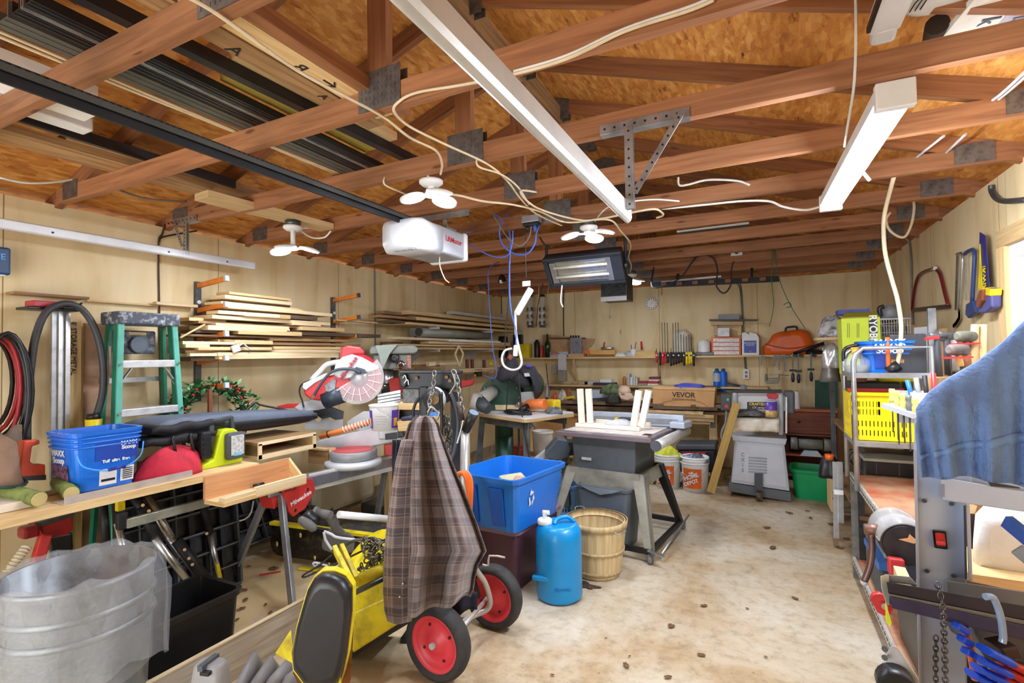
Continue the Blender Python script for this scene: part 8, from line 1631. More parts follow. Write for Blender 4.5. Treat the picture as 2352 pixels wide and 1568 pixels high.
one(MB().cyl(at(2045,735,Y=4.6),at(2041,715,Y=4.6)+V((0,.03,.03)),.06,.06,14),'grinding_disc',M['grey'],'round grey disc sticking up from the wire basket','disc'); one(MB().tube([at(2022,725,Y=4.55),at(2020,708,Y=4.55),at(2030,703,Y=4.55)],.015,7),'black_handle_tool',M['black'],'black handle standing behind the wire basket','handle')
t=thing('clear_bin','clear bag of mixed parts at the left of the lime carton','bag',at(1915,775,Y=4.7)); heap(MB(),at(1914,775,Y=4.75),.1,.1,.16,81,20,8,.12).obj('bag',mat((170,166,164),.25,0,.5,18),t); one(MB().box(at(1909,778,Y=4.7),(.22,.2,.02)),'thin_board',M['pine'],'small board under the clear parts bag','board')
one(MB().box((at(1893,790,Y=6.98).x,6.98,ZS+.13),(.05,.05,.26)),'chrome_clamp',M['chrome'],'chrome vise-like clamp standing at the rack corner','clamp',bevel=.01)
# scoop shovel
t=thing('metal_scoop','grey metal snow shovel blade hanging in front of the rack','shovel',at(1905,850,Y=4.9)); MB().sheet([[at(1893+ (28+4*j)*i/6-2*j,812+13*j,Y=4.9-.05*math.sin(math.pi*i/6)) for j in range(6)] for i in range(7)],.004).obj('blade',mat((134,130,126),.4,.5,.15,9),t); one(heap(MB(),at(1912,845,Y=4.75),.06,.05,.18,83,16,8,.25),'foil_wrap',mat((214,216,218),.2,.7,.2,30),'crumpled silver foil by the metal shovel','foil')
# silver trolley
al=mat((190,194,198),.32,.8,.12,12); YT=3.55
t=thing('aluminium_trolley','aluminium tube trolley holding blue tub and yellow crate','trolley',(.8,YT+.2,zA))
def T2(x,y,Y=YT): return at(x,y,Y=Y)
xl=T2(1962,900).x; xr=T2(2141,900).x; 
for Y_ in (YT,YT+.38):
    MB().tube([V((xl,Y_,zA)),V((xl,Y_,T2(1960,830).z)),V((xl+.015,Y_,T2(1960,812).z)),V((xl+.05,Y_,T2(1970,800).z)),V((xr,Y_,T2(1970,799).z)),V((xr,Y_,zA))],.014,8,steps=1).obj('side_frame',al,t)
for z in (T2(2050,862).z,T2(2050,1022).z):
    for Y_ in (YT,YT+.38): MB().box(((xl+xr)/2,Y_,z),(xr-xl,.025,.03)).obj('shelf_rail',al,t)
    MB().box(((xl+xr)/2,YT+.19,z-.01),(xr-xl,.36,.008)).obj('tray',al,t)
    for x in (xl,xr): MB().box((x,YT+.19,z),(.025,.38,.03)).obj('end_rail',al,t)
zt1=T2(2050,862).z; zt2=T2(2050,1022).z
# blue tub on trolley
bc=V((T2(2050,860).x,YT+.17,zt1)); t=thing('litter_tub','bright blue tub with lettered picture label on the silver trolley','tub',bc); maxx(t,bc,.27,.24,T2(2050,782).z-zt1,bl)
MB().box(bc+V((.0,-.116,.115)),(.14,.004,.15),rx(.09)).obj('label_picture',mat((40,70,160),.4,0,.3,14),t); MB().box(bc+V((.035,-.117,.06)),(.06,.004,.06),rx(.09)).obj('label_cat',mat((176,120,80),.5,0,.4,50),t); text('MAXX\nScoop',.052,mat((240,240,244),.4),bc+V((0,-.124,.165)),(1,0,0),(0,-.09,1),t,bold=.0012)
c=V((T2(1973,838).x,YT+.08,zt1)); t=thing('glass_jug','round clear plastic jug of liquid with orange lid on the trolley','jug',c); MB().lathe([(.045,0),(.064,.022),(.07,.06),(.064,.09),(.03,.115),(.026,.125)],c,n=26).obj('jug_body',mat((214,220,224),.05,0,.1,8,.5,.28),t); MB().lathe([(.043,.003),(.062,.022),(.067,.055),(.066,.058)],c,n=26).obj('liquid',mat((150,154,150),.1,0,.1,8,0,.6),t); MB().cyl(c+V((0,0,.122)),c+V((0,0,.15)),.024,.024,14).obj('lid',mat((246,170,50),.4),t)
t=thing('orange_loppers','black and orange tool handles behind the glass jug','tool',c+V((0,.1,.1))); MB().tube([c+V((-.055,.08,.08)),c+V((-.05,.08,.15)),c+V((0,.08,.175)),c+V((.08,.08,.18))],.011,7).obj('black_grip',M['black'],t); MB().box(c+V((.03,.07,.155)),(.1,.03,.02)).obj('orange_grip',mat((246,160,40),.4),t,.006)
t=thing('black_case_upright','black case standing right of the blue tub on the trolley','case',(xr-.1,YT+.1,zt1)); MB().box((xr-.09,YT+.15,zt1+.12),(.17,.2,.23)).obj('case',mat((54,54,58),.5,0,.1,12),t,.008); MB().cyl((xr-.185,YT+.05,zt1+.01),(xr-.185,YT+.05,zt1+.22),.012,.012,10).obj('orange_handle',mat((220,110,50),.5),t)
# yellow crate on lower tray
c0=T2(1958,905);c1=T2(2110,1018); zc=zt2+.015; zt3=T2(2030,906).z
t=thing('yellow_crate','bright yellow slotted plastic crate on the lower trolley tray','crate',((c0.x+c1.x)/2,YT+.19,zc)); ym=mat((242,212,10),.4,0,.05,5); yc=YT+.2; wd=c1.x-c0.x+.06; cx_=(c0.x+c1.x)/2+.03; dp=.32; hh=zt3-zc
mb=MB()
def wall_slots(mb,o,e,L,h,rows,cols,full):
    """wall made of bars leaving real slot openings"""
    zc_=[]; 
    for (z0_,z1_,xs0,xs1,n_) in rows:
        zc_.append((z0_,z1_,xs0,xs1,n_))
    zz=0
    for (z0_,z1_,xs0,xs1,n_) in sorted(zc_):
        mb.box(o+e*(L/2)+V((0,0,(zz+z0_)/2)),(abs(e.x)*L+.006,abs(e.y)*L+.006,z0_-zz)) ; zz=z1_
        if xs0>0: mb.box(o+e*(xs0/2)+V((0,0,(z0_+z1_)/2)),(abs(e.x)*xs0+.006,abs(e.y)*xs0+.006,z1_-z0_))
        if xs1<L: mb.box(o+e*((xs1+L)/2)+V((0,0,(z0_+z1_)/2)),(abs(e.x)*(L-xs1)+.006,abs(e.y)*(L-xs1)+.006,z1_-z0_))
        st_=(xs1-xs0)/n_
        for i in range(n_+1): mb.box(o+e*(xs0+st_*i)+V((0,0,(z0_+z1_)/2)),(abs(e.x)*st_*.42+.006,abs(e.y)*st_*.42+.006,z1_-z0_))
    mb.box(o+e*(L/2)+V((0,0,(zz+h)/2)),(abs(e.x)*L+.006,abs(e.y)*L+.006,h-zz))
rows=[(hh*.1,hh*.22,.02,wd-.02,17),(hh*.3,hh*.42,.02,wd-.02,17),(hh*.55,hh*.67,.03,wd*.36,6),(hh*.72,hh*.84,.03,wd*.36,6)]
for o_,e_,L_ in ((V((cx_-wd/2,yc-dp/2,zc)),V((1,0,0)),wd),(V((cx_-wd/2,yc+dp/2,zc)),V((1,0,0)),wd),(V((cx_-wd/2,yc-dp/2,zc)),V((0,1,0)),dp),(V((cx_+wd/2,yc-dp/2,zc)),V((0,1,0)),dp)):
    wall_slots(mb,o_,e_,L_,hh,[(a,b,c_,min(d_,L_-.02) if c_<.025 else min(d_,L_*.4),max(3,int(n_*L_/wd)) if c_<.025 else 4) for a,b,c_,d_,n_ in rows] if L_<wd else rows,0,0)
mb.box((cx_,yc,zc+.004),(wd,dp,.006)); mb.obj('crate_wall',ym,t); MB().beam((cx_-wd/2-.005,yc-dp/2-.008,zc+hh),(cx_+wd/2+.005,yc-dp/2-.008,zc+hh),.02,.018).obj('rim',ym,t)
one(MB().box((cx_,yc,zc+hh*.5),(wd-.06,dp-.06,hh*.8)),'crate_contents',mat((96,72,52),.7,0,.5,20),'dark jumbled hardware inside the yellow crate','hardware',bevel=.02)
one(MB().box((cx_-.05,yc+.02,zc+hh+.04),(wd*.7,.2,.05)),'red_black_case',M['black'],'black case with red edge lying on the yellow crate','case',bevel=.01); one(MB().box((cx_-.05,yc-.085,zc+hh+.018),(wd*.75,.02,.02)),'red_level',M['red'],'red bar at the front of the yellow crate','bar')
one(MB().lathe([(.035,0),(.035,.07),(.03,.075)],(cx_-.12,yc-.05,zc+hh+.065),n=14),'brown_jar',mat((130,84,60),.3),'brown jar on the yellow crate contents','jar'); one(MB().box((cx_+.08,yc+.06,zc+hh+.1),(.2,.1,.08)),'yellow_holder',M['yellow'],'yellow plastic holder between the trolley shelves','holder',bevel=.02)
# plier/screwdriver holder
a=at(2050,930,Y=2.75);b=at(2105,955,Y=2.6)
t=thing('screwdriver_holder','grey metal rack strip holding pale yellow screwdriver handles','tool holder',a); MB().beam(a,b+V((.03,0,0)),.10,.02).obj('strip',M['lgrey'],t)
for k in range(8):
    p=a.lerp(b,(k+.3)/8)+V((0,(-.02 if k%2 else .02),0)); o=one(MB().lathe([(.01,.0),(.0115,.035),(.0075,.042),(.012,.056),(.011,.072)],p,n=10),'screwdriver',[mat((226,218,120),.4),mat((226,218,120),.4),mat((110,112,110),.4)][k%3],['pink-tipped screwdriver','first yellow screwdriver','grey screwdriver','second yellow screwdriver','third yellow screwdriver','second grey screwdriver','fat cream screwdriver','last yellow screwdriver'][k]+' in the grey holder strip','screwdriver','screwdrivers in the grey holder')
    d_=MB().cyl(p-V((0,0,.01)),p-V((0,0,.12+.02*(k%3))),.003,.003,6); sh_=d_.obj('shaft',M['dsteel'],o)
c=at(2125,900,Y=2.7); t=thing('tool_cup','clear plastic cup of pens and knives above the screwdriver strip','cup',c-V((0,0,.1))); MB().lathe([(.04,-.13),(.055,.0),(.05,.0),(.037,-.125)],c,n=20).obj('cup',mat((210,200,200),.2,0,.1,20,.3,.6),t)
for k in range(4): MB().cyl(c+V((.02*k-.03,0,-.1)),c+V((.03*k-.06,0,.05+.01*k)),.009,.009,8).obj('tool_handle',[M['blue'],M['grey'],M['blackm'],M['red']][k],t)
MB().box(c+V((.03,.06,-.07)),(.22,.02,.14)).obj('back_plate',M['lgrey'],t)
# organizer case on shelf, wire loops, red vice
zo=zA+.0
a=at(1990,1075,X=.58); t=thing('organizer_case','black compartment case with clear lid on the rack shelf','organizer',(.85,3.3,zo))
q=at(1988,1090,Z=zo)+V((.26,.21,0)); MB().box((q.x,q.y,zo+.045),(.52,.42,.09)).obj('case_tray',M['black'],t,.006); MB().box((q.x,q.y,zo+.1),(.54,.44,.02)).obj('clear_lid',mat((190,188,170),.12,0,.1,9,0,.75),t,.006)
mb=MB()
for k in range(4): mb.box((q.x-.2+.12*k,q.y-.212,zo+.045),(.006,.006,.075))
mb.obj('divider',M['dgrey'],t)
mb=MB(); 
for k in range(3): mb.tube([(q.x-.29,q.y+.0+.05*k,zo+.01),(q.x-.32,q.y+.03*k,zo+.04+.02*k),(q.x-.29,q.y+.05*k,zo+.09+.01*k),(q.x-.27,q.y+.05,zo+.03)],.005,6)
one(mb,'wire_coil',M['dsteel'],'black and silver wire loops beside the organizer case','wire coil')
t=thing('vice_drum','large dark iron flywheel vise with brown handle under the clear guard','machine',at(2060,1260,Y=2.2)); Yv=2.2
c=at(2070,1238,Y=Yv); MB().cyl(c+V((0,-.06,0)),c+V((0,.12,0)),.07,.07,36).obj('drum',mat((66,58,54),.45,.4,.25,14),t); MB().cyl(c+V((0,-.065,0)),c+V((0,-.06,0)),.062,.066,36).obj('drum_face',mat((54,46,42),.5,.4,.3,18),t)
MB().prism([c+V((x,-.068,z)) for x,z in ((-.02,.02),(.005,.028),(.01,.042),(.022,.03),(.034,.02),(.02,.012))],(0,-.004,0)).obj('worn_patch',mat((220,160,110),.5),t)
R2=[]; 
for k in range(13): q=math.radians(30+k*12); R2.append([c+V((r_*math.cos(q),y_,r_*math.sin(q))) for r_,y_ in ((.074,-.075),(.079,-.075),(.079,.12),(.074,.12))])
MB().rings(R2).obj('clear_guard',mat((222,220,216),.1,0,.05,6,0,.35),t)
MB().cyl(at(1985,1215,Y=Yv),at(2025,1218,Y=Yv),.019,.021,16).obj('crank_hub',mat((120,88,72),.45,.4,.1,14),t); MB().tube([at(x,y,Y=Yv-.01) for x,y in [(2001,1225),(2003,1260),(1998,1300),(1985,1335)]],.011,9).obj('crank_handle',mat((120,92,84),.35,.6,.1,14),t); MB().sphere(at(1985,1337,Y=Yv-.01),.012,10).obj('handle_ball',M['lgrey'],t); MB().box(c+V((.04,.04,-.09)),(.08,.1,.08)).obj('base',mat((58,62,72),.4,.3,.1,8),t,.01)
# lower shelf boxes
t=thing('parts_organizers','blue and clear organizer boxes stacked on the bottom rack shelf','organizers',(.7,3.3,.14)); MB().box((.72,3.55,.23),(.36,.4,.16)).obj('box_body',M['dgrey'],t,.01)
o=tag(MB().box((.72,3.55,.33),(.38,.42,.04)).obj('blue_tray',mat((60,110,180),.4,0,.1,20),t,.006)); MB().box((.74,3.6,.385),(.34,.4,.06)).obj('clear_tray',mat((190,196,200),.15,0,.2,30,0,.6),t,.008)
t=thing('black_storage_box','deep black lidded storage box on the bottom rack shelf','storage box',(.72,2.75,.14)); tub(MB(),(.74,2.75,.142),.42,.56,.34,.03,.9,.006,None,.02,3).obj('box_body',M['black'],t); MB().box((.74,2.75,.49),(.43,.57,.02)).obj('lid',M['dgrey'],t,.008); MB().beam((.535,2.46,.47),(.535,3.04,.47),.012,.014).obj('pale_rim',M['lgrey'],t)
one(MB().box(at(2058,1300,Y=2.1),(.045,.03,.055)),'red_latch_tool',M['red'],'bright red clamp tool at the front of the bottom shelf','clamp',bevel=.006); one(MB().beam(at(2066,1312,Y=2.0),at(2078,1340,Y=1.85),.03,.03),'pine_block',P_,'pine block end below the red clamp','block')
t=thing('red_knob_clamp','red twin-knob clamp fixed under the saw table','clamp',at(2022,1385,Y=1.72)); 
for x,y in ((2020,1378),(2028,1392)): MB().cyl(at(x,y,Y=1.72)-V((0,.01,0)),at(x,y,Y=1.72)+V((0,.01,0)),.021,.021,8).obj('red_knob',M['red'],t)
MB().cyl(at(2032,1393,Y=1.70),at(2032,1393,Y=1.69),.008,.008,8).obj('bolt',M['chrome'],t)
one(MB().prism([at(x,y,Y=1.66) for x,y in [(2035,1385),(2048,1430),(2044,1438),(2036,1430)]],(0,.01,0)),'yellow_tag',mat((214,226,40),.5),'yellow-green strap hanging under the saw table','strap')
t=thing('dusty_machine_base','dusty grey cast machine parts on the bottom shelf near the camera','machine parts',(.75,1.6,.14)); MB().box((.78,1.75,.27),(.36,.5,.25)).obj('casting',mat((176,168,136),.8,.1,.3,12,.5),t,.04); MB().cyl((.62,1.45,.25),(.9,1.5,.3),.09,.12,20).obj('motor',mat((150,146,130),.7,.2,.3,12,.4),t); MB().box((.58,1.62,.33),(.04,.09,.2)).obj('dark_slot',M['dgrey'],t,.01)
t=thing('silver_case_corner','silver equipment case with black wheel at the bottom right','case',at(2040,1540,Y=1.35)); MB().prism([at(x,y,Y=1.35) for x,y in [(2048,1480),(2062,1486),(2112,1560),(2112,1640),(2010,1640),(2026,1520)]],rext([(2050,1560)],.25)).obj('case_panel',M['lgrey'],t,.008); MB().cyl(at(2066,1592,Y=1.3),at(2066,1592,Y=1.3)+V((0,.05,0)),.035,.035,20).obj('wheel',M['black'],t)
for y in (1490,1510): MB().cyl(at(2032,y,Y=1.34),at(2032,y,Y=1.33),.006,.006,8).obj('rivet',M['dsteel'],t)
one(MB().box((.395,4.62,.28),(.04,.12,.42)) if 0 else MB().prism([at(1908,1096,Y=5.2),at(1918,1096,Y=5.2),at(1920,1178,Y=5.2),at(1909,1174,Y=5.2)],(0,.3,0)),'pine_box_side',P_,'pale board with two round holes beside the rack','board')
for y in (1131,1145): one(MB().cyl(at(1915,y,Y=5.2),at(1915,y,Y=5.19),.012,.012,10),'hole_plug',M['black'],'black round plug in the pale board, %s one'%('upper' if y<1140 else 'lower'),'plug')
t=thing('metal_ladder_rail','folded aluminium frame leaning against the rack corner','frame',at(1925,1230,Y=4.6)); 
for x in (1921,1932): MB().beam(at(x,1235 if x<1925 else 1200,Y=4.55),at(x-3,1060,Y=4.6),.02,.035,(1,0,0)).obj('rail',M['alum'],t)
MB().box(at(1926,1130,Y=4.5),(.06,.03,.03)).obj('white_clip',M['white'],t)
for (x,y,m_,lb) in [(1905,1050,M['orange'],'orange cap on the black bag by the bookcase')]: one(MB().cyl(at(x,y+5,Y=4.9),at(x,y-7,Y=4.9),.03,.034,12),'orange_stopper',m_,lb,'cap')
one(heap(MB(),at(1905,1095,Y=5.0),.08,.08,.18,88),'black_bag',M['black'],'black bag hanging at the rack corner under the orange cap','bag')
# saws on the right wall
XW=XR-.02
def W(x,y,X=XW): return at(x,y,X=X)
t=thing('bow_saw','dark red tubular bow saw hanging on the right wall','saw',W(2140,712)); MB().tube([W(x,y) for x,y in [(2095,710),(2098,680),(2105,645),(2115,628),(2140,618),(2150,619),(2160,632),(2170,672),(2178,702)]],.011,9).obj('frame',mat((120,36,38),.3,.2,.1,9),t); MB().beam(W(2093,712),W(2180,703),.004,.03).obj('blade',mat((84,60,50),.4,.7,.3,30),t); MB().cyl(W(2142,617,XW-.01),W(2148,616,XW-.01),.014,.014,12).obj('hook_band',M['chrome'],t)
t=thing('hacksaw','old steel hacksaw with black grip hanging on the right wall','saw',W(2205,740)); MB().tube([W(x,y) for x,y in [(2197,584),(2202,582),(2211,586),(2208,650),(2203,715)]],.007,8,steps=3).obj('frame',M['steel'],t); MB().beam(W(2199,586),W(2195,712),.003,.012,(1,0,0)).obj('blade',M['dsteel'],t); MB().rings([[W(x,y)+V((0,.02*math.cos(q),.014*math.sin(q))) for q in [k*.785 for k in range(8)]] for x,y in ((2203,715),(2203,730),(2196,742),(2190,748))]).obj('grip',M['black'],t)
t=thing('hacksaw','blue-framed hacksaw with square blue grip on the right wall','saw',W(2225,720)); bl2=mat((46,64,110),.4,0,.1,9); MB().tube([W(x,y,XW-.01) for x,y in [(2216,584),(2222,578),(2238,577),(2236,640),(2233,695)]],.011,8,steps=3).obj('frame',bl2,t); MB().beam(W(2218,586,XW-.01),W(2219,690,XW-.01),.003,.012,(1,0,0)).obj('blade',M['steel'],t); MB().prism([W(x,y,XW-.03) for x,y in [(2218,698),(2232,690),(2240,716),(2222,731),(2216,722)]],(.03,0,0)).obj('grip',bl2,t,.006)
t=thing('handsaw','yellow and navy handsaw with wooden and blue grips on the right wall','saw',W(2260,700)); MB().prism([W(x,y,XW-.02) for x,y in [(2250,533),(2262,541),(2272,660),(2246,660)]],(.004,0,0)).obj('sheath',mat((40,40,110),.4,0,.1,9),t); MB().prism([W(x,y,XW-.024) for x,y in [(2250,560),(2256,664),(2246,664)]],(.003,0,0)).obj('yellow_panel',M['yellow'],t); text('IRWIN',.05,M['yellow'],W(2261,640,XW-.026),(0,0,1) if 0 else (0,0,-1),(0,-1,0) if 0 else (0,1,0),t,bold=.001)
MB().prism([W(x,y,XW-.05) for x,y in [(2256,662),(2275,662),(2276,705),(2262,718),(2244,720),(2250,700)]],(.045,0,0)).obj('blue_grip',mat((84,84,140),.5,0,.1,9),t,.01); MB().prism([W(x,y,XW-.055) for x,y in [(2256,660),(2274,664),(2273,680),(2257,678)]],(.05,0,0)).obj('yellow_grip',M['yellow'],t,.006); MB().prism([W(x,y,XW-.07) for x,y in [(2248,666),(2256,664),(2254,690),(2243,708),(2240,690)]],(.03,0,0)).obj('wood_grip',mat((130,70,40),.5),t,.008)
one(MB().tube([W(x,y) for x,y in [(2277,425),(2278,440),(2290,456),(2310,462),(2360,458)]],.014,8),'wall_hook',M['dsteel'],'thick steel hook high on the right wall','hook')
# boards, hammers, mallets standing by the wall
a=at(2136,728,Y=3.2); t=thing('metal_upright','perforated grey steel post rising behind the trolley','post',(a.x,3.95,zA)); MB().box((at(2142,800,Y=3.97).x,3.97,1.2),(.04,.03,1.1)).obj('post',M['galv'],t)
one(MB().prism([at(2100,752,Y=4.1),at(2150,748,Y=4.1),at(2150,1045,Y=4.1),at(2100,1045,Y=4.1)],(0,.02,0)),'white_board',M['lgrey'],'white square board behind the hammers','board'); one(MB().prism([at(2156,755,Y=3.9),at(2176,753,Y=3.9),at(2180,1105,Y=3.9),at(2160,1105,Y=3.9)],(0,.02,0)),'pine_lath',M['old'],'brown upright board behind the hammers','board')
def hammer(x,y,yb,head,hm,lb,d=2.35,hr=.02,red=False,yel=False):
    a=ad(x,y,d); b=ad(x+6,yb,d); t=thing('hammer',lb,'hammer',b,0,'hammers and mallets in the wall holder'); MB().cyl(a,b,.011,.014,12).obj('handle',hm,t)
    if head=='claw': MB().cyl(a-RT*.04+UP*.01,a+RT*.035,.014,.018,12).obj('head',M['dsteel'],t)
    else: MB().rings([[a+RT*s_*.043+UP*.005+(UP*math.sin(q)+_f*math.cos(q))*r_ for q in [k*.449 for k in range(14)]] for s_,r_ in ((-1,.014),(-.8,.024),(0,.026),(.8,.024),(1,.016))]).obj('head',head,t)
    if red: MB().beam(a-RT*.05-UP*.03,a+RT*.045-UP*.026,.05,.008).obj('red_band',M['red'],t)
    return t
blg=mat((60,62,68),.5)
hammer(2152,775,870,'claw',blg,'claw hammer with black grip, leftmost in the holder'); hammer(2172,772,860,'claw',blg,'claw hammer with black grip, second in the holder',2.4); hammer(2190,775,850,'claw',M['lgrey'],'claw hammer with grey handle, third in the holder',2.45)
hammer(2218,775,845,mat((96,94,78),.7,0,.25,20),mat((170,110,70),.5),'large black rubber mallet with wooden handle, rightmost',2.3,red=True); hammer(2200,806,840,mat((104,92,84),.7,0,.25,20),mat((222,172,100),.5),'smaller brown rubber mallet below the large one',2.2,red=True)
one(MB().beam(ad(2128,778,2.3),ad(2154,774,2.3),.02,.014),'red_plier',M['red'],'red-handled tool sticking out left of the hammers','plier')
for k,(x,w_) in enumerate([(2240,10),(2258,13)]): a=ad(x,745,2.3); one(MB().cyl(a,ad(x-8,870,2.3),.014,.022,14),'wooden_haft',P_,['left pale wooden tool handle by the towel','right pale wooden tool handle by the towel'][k],'tool handle','wooden tool handles')
t=thing('tool_bracket','wooden holder board for hammers on the right side','holder',ad(2180,880,2.5)); MB().prism([ad(2140,868,2.3),ad(2260,862,2.3),ad(2260,1190,2.3),ad(2140,1190,2.3)],_f*.05).obj('holder_board',O_,t)
# ================= foreground bandsaw with towel
bsm=mat((186,196,214),.4,.05,.04,4)
t=thing('bandsaw','blue-grey steel bandsaw frame with red rocker switch at the right edge','bandsaw',(.55,1.6,0))
def Q(pts,d,th,nm,m,bev=.003,par=None): return MB().prism([ad(x,y,d) for x,y in pts],rext(pts,th)).obj(nm,m,par or t,bev)
Q([(2098,1035),(2232,1060),(2232,1150),(2220,1150),(2222,1640),(2112,1640)],1.42,.16,'column',bsm,.006); Q([(2098,1035),(2106,1030),(2120,1640),(2112,1640)],1.40,.18,'column_edge',mat((176,184,200),.4,.1,.05,4),.002)
Q([(2160,1095),(2420,1140),(2420,1185),(2165,1148)],1.38,.03,'upper_arm',bsm,.003); Q([(2100,950),(2420,980),(2420,1142),(2160,1100),(2098,1050)],1.45,.2,'upper_housing',bsm,.01)
Q([(2268,1105),(2340,1118),(2345,1122),(2275,1116)],1.375,.01,'dark_slot',M['black'],.001); Q([(2166,1330),(2420,1368),(2420,1420),(2168,1380)],1.37,.05,'lower_door',mat((120,128,140),.4,.1,.05,4),.003); Q([(2213,1160),(2218,1160),(2222,1330),(2216,1330)],1.38,.02,'door_gap',mat((44,50,70),.5),.001); Q([(2218,1160),(2228,1162),(2234,1335),(2224,1332)],1.39,.05,'door_edge',bsm,.002)
o=Q([(2141,1216),(2173,1220),(2177,1262),(2146,1258)],1.41,.02,'switch_plate',M['black'],.003); Q([(2147,1222),(2170,1225),(2173,1255),(2151,1252)],1.40,.02,'red_rocker',mat((190,24,30),.3),.003,o); Q([(2149,1240),(2172,1243),(2173,1253),(2151,1251)],1.395,.02,'lighter_half',mat((230,60,70),.3),.003,o)  # lower half of the rocker in a lighter red
for x,y in ((2123,1150),(2185,1157),(2129,1311),(2190,1322)): MB().cyl(ad(x,y,1.425),ad(x,y,1.41),.006,.005,10).obj('screw',M['black'],t)
Q([(2157,1110),(2170,1112),(2170,1142),(2158,1138)],1.378,.006,'hinge',mat((136,146,168),.4,.1,.05,4),.001); Q([(2166,1332),(2176,1333),(2177,1362),(2167,1360)],1.365,.006,'hinge',mat((136,146,168),.4,.1,.05,4),.001)
# table / fence rails in front
rd2=mat((44,48,62),.35,.2,.1,8)
t2=thing('fence_rails','dark blue-black double fence rail of the bandsaw with pale end cap','fence rail',ad(2200,1400,1.2))
def Q2(pts,d,th,nm,m,bev=.002): return MB().prism([ad(x,y,d) for x,y in pts],rext(pts,th)).obj(nm,m,t2,bev)
Q2([(2036,1335),(2420,1402),(2420,1438),(2040,1362)],1.22,.05,'upper_rail',rd2); Q2([(2040,1362),(2420,1438),(2420,1450),(2042,1370)],1.215,.055,'rail_gap',mat((130,132,134),.35,.5,.1,9)); Q2([(2046,1370),(2420,1450),(2420,1486),(2048,1396)],1.21,.05,'lower_rail',mat((56,58,92),.4,.2,.1,8)); Q2([(2022,1322),(2042,1318),(2044,1390),(2036,1388),(2024,1350)],1.23,.06,'end_cap',mat((196,196,180),.4,.3,.15,9)); Q2([(2030,1318),(2090,1324),(2110,1345),(2040,1336)],1.24,.08,'top_plate',mat((150,154,160),.4,.3,.1,9))
# chains hanging
mb=MB(); chain(mb,[ad(2152,1338,1.17),ad(2160,1365,1.165),ad(2166,1400,1.16),ad(2168,1440,1.17),ad(2170,1500,1.18),ad(2172,1600,1.18)],.016,.0019,.0055)
tag(mb.obj('fine_chain',mat((110,106,104),.35,.9,.2,30)),'fine steel chain hanging over the fence rail, right strand','chain')
mb=MB(); chain(mb,[ad(2150,1460,1.3),ad(2149,1520,1.3),ad(2150,1600,1.3)],.018,.0019,.005); tag(mb.obj('fine_chain',mat((96,92,92),.35,.9,.2,30)),'fine steel chain hanging below the fence rail, left strand','chain')
one(MB().tube([ad(x,y,1.16) for x,y in [(2262,1370),(2280,1372),(2292,1395),(2300,1425),(2304,1460),(2302,1475)]],.0075,10),'clear_tube_hook',mat((150,176,206),.15,.3,.1,8),'curved translucent blue-grey hook over the fence rail','hook')
# towel
t=thing('blue_towel','faded blue terry towel draped over the top of the bandsaw','towel',ad(2250,1000,1.25)); tw_=mat((108,138,186),.95,0,.12,7,.9,dirt=(92,114,160)); g=[]
TL=[(2420,700),(2352,738),(2300,790),(2240,835),(2170,875),(2130,905),(2103,940)]
BL=[(2420,1140),(2352,1118),(2300,1110),(2250,1098),(2200,1096),(2160,1098),(2118,1100)]
for i in range(37):
    f=i/36*6; k=min(5,int(f)); u=f-k; ta=(TL[k][0]*(1-u)+TL[k+1][0]*u,TL[k][1]*(1-u)+TL[k+1][1]*u); ba=(BL[k][0]*(1-u)+BL[k+1][0]*u,BL[k][1]*(1-u)+BL[k+1][1]*u); r=[]
    r.append(ad(ta[0]+6,ta[1]-4,1.42)); r.append(ad(ta[0]+2,ta[1]-5,1.33))
    for j in range(16):
        v=j/15; r.append(ad(ta[0]+(ba[0]-ta[0])*v,ta[1]+(ba[1]-ta[1])*v+4*math.sin(i*.5)*v,1.25-.035*math.sin(min(1,v*3)*1.57)-.018*math.sin(f*2.9+v*1.2)*v+.012*math.sin(f*7)*v))
    g.append(r)
MB().sheet(g,.005).obj('towel_cloth',tw_,t)
mb=MB(); gg=[]
for i in range(2,37):
    r=g[i]; gg.append([r[12]*1.0-_f*.0025,r[13]*1.0-_f*.0025])
MB().sheet(gg,.001).obj('woven_band',mat((112,146,198),.8,0,.06,9),t)
# white cushion-like roll and things behind the bandsaw opening
t=thing('white_foam_roll','soft white foam-covered block on a pine board at the right edge','foam block',ad(2300,1330,1.7)); cloth_blob([(2232,1320),(2235,1240),(2240,1180),(2262,1158),(2300,1160),(2420,1175),(2420,1340),(2300,1335)],1.75,.25,'foam',mat((232,230,226),.85,0,.04,5,.3),t)
one(MB().prism([ad(x,y,1.6) for x,y in [(2230,1318),(2420,1345),(2420,1375),(2230,1335)]],_f*.35),'pine_board_shelf',P_,'pine board under the white foam block','board')
t=thing('blue_clamp_bar','blue plastic bar with grey end at the right edge','bar',ad(2330,1230,1.45)); MB().beam(ad(2312,1196,1.42),ad(2420,1285,1.3),.02,.035).obj('blue_bar',mat((56,92,170),.4),t); MB().beam(ad(2335,1260,1.35),ad(2420,1330,1.3),.02,.03).obj('grey_bar',M['grey'],t)
one(MB().prism([ad(x,y,1.9) for x,y in [(2222,1155),(2245,1162),(2238,1180),(2224,1178)]],_f*.2),'pine_corner',P_,'pine wood corner seen through the bandsaw frame','block'); one(MB().prism([ad(x,y,2.0) for x,y in [(2222,1176),(2240,1180),(2236,1320),(2224,1320)]],_f*.2),'brown_sheet',mat((84,62,52),.7,0,.3,20),'dark brown panel seen through the bandsaw frame','panel')
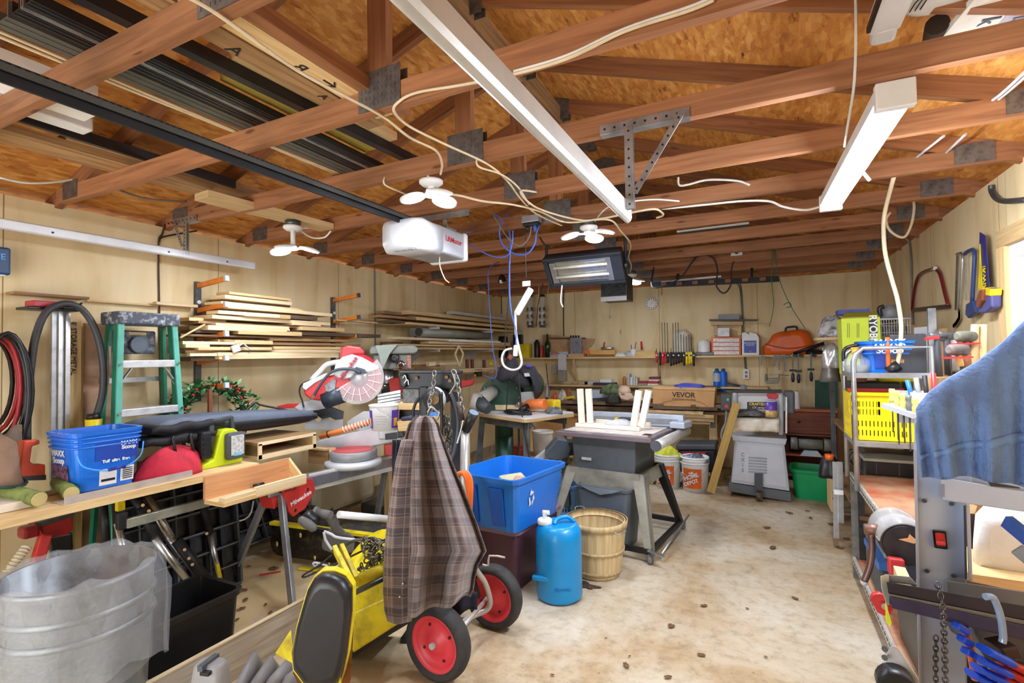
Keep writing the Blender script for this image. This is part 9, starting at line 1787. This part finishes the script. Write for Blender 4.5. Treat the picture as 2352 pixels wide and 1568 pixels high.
# spring clamps hanging at bottom right
bcl=mat((24,80,220),.4,0,.1,6)
t=thing('spring_clamp_rail','dark table edge from which spring clamps hang, bottom right','rail',ad(2280,1500,1.25)); MB().prism([ad(x,y,1.28) for x,y in [(2232,1440),(2420,1480),(2420,1540),(2260,1500)]],_f*.1).obj('plate',mat((96,104,110),.5,.2,.2,14),t,.004); MB().tube([ad(x,y,1.22) for x,y in [(2216,1440),(2224,1470),(2232,1510),(2240,1560)]],.008,8).obj('orange_strap',mat((230,110,60),.5),t)
cl=[((2195,1434),(2220,1450),'topmost small blue spring clamp'),((2207,1464),(2228,1478),'second small blue spring clamp'),((2216,1492),(2232,1502),'third small blue spring clamp')]
for (a,b,lb) in cl: one(MB().beam(ad(a[0],a[1],1.2),ad(b[0],b[1],1.21),.02,.016),'spring_clamp',bcl,lb+' at the bottom right','spring clamp','spring clamps at the bottom right',.004)
for k,(x,y,m_,lb) in enumerate([(2290,1505,bcl,'large blue clamp jaw, topmost of four'),(2284,1530,bcl,'large blue clamp jaw, second of four'),(2275,1548,bcl,'large blue clamp jaw, third of four'),(2262,1562,bcl,'large blue clamp jaw, lowest of four'),(2335,1530,M['red'],'red clamp jaw, topmost of three'),(2330,1548,M['red'],'red clamp jaw, middle of three'),(2320,1564,M['red'],'red clamp jaw, lowest of three')]):
    c=ad(x,y,1.17+.004*k); n_=(RT*.9-UP*.45).normalized(); w2=(UP*.9+RT*.45).normalized()
    one(MB().rings([[c+n_*s_+ (w2*math.cos(q)*.009+_f*math.sin(q)*.02) for q in [j*.785 for j in range(8)]] for s_ in (-.035,-.02,.01,.028,.032)]),'spring_clamp',m_,lb,'spring clamp','spring clamps at the bottom right')
t=thing('dark_tool_block','black and red tool block among the spring clamps','tool',ad(2320,1490,1.2)); MB().prism([ad(x,y,1.19) for x,y in [(2300,1492),(2340,1485),(2352,1510),(2315,1520)]],_f*.05).obj('block',mat((60,44,40),.5),t,.004)
# litter on the floor
random.seed(77); lf=mat((120,84,52),.85,0,.3,30); 
for k in range(34):
    if k<12: x,y=random.uniform(540,700),random.uniform(1290,1430)
    elif k<20: x,y=random.uniform(1750,1960),random.uniform(1170,1260)
    else: x,y=random.uniform(1250,2000),random.uniform(1330,1560)
    p=at(x,y,Z=.004); s_=random.uniform(.012,.035) if k<20 else random.uniform(.006,.022); a=random.uniform(0,6.28); g=[]
    for i in range(5): g.append([p+rz(a)@V(((i-2)*s_*.5,(j-1.5)*s_*.4*(1-.18*abs(i-2)),.003+.25*s_*abs(math.sin(i*1.3+j+k)))) for j in range(4)])
    one(MB().sheet(g,.001),'dry_leaf',lf,'small dry brown leaf or wood scrap lying loose on the concrete floor','leaf','dry leaves scattered on the floor')
one(heap(MB(),at(1345,1345,Z=0),.07,.04,.015,90,18,4,.4),'leaf_clump',mat((70,52,40),.9,0,.4,40),'dark clump of leaves at the foot of the bushel basket','leaves'); one(MB().beam(at(596,1320,Z=.006),at(645,1312,Z=.006),.012,.006),'red_strip',M['red'],'thin red strip lying on the sawdust','strip')
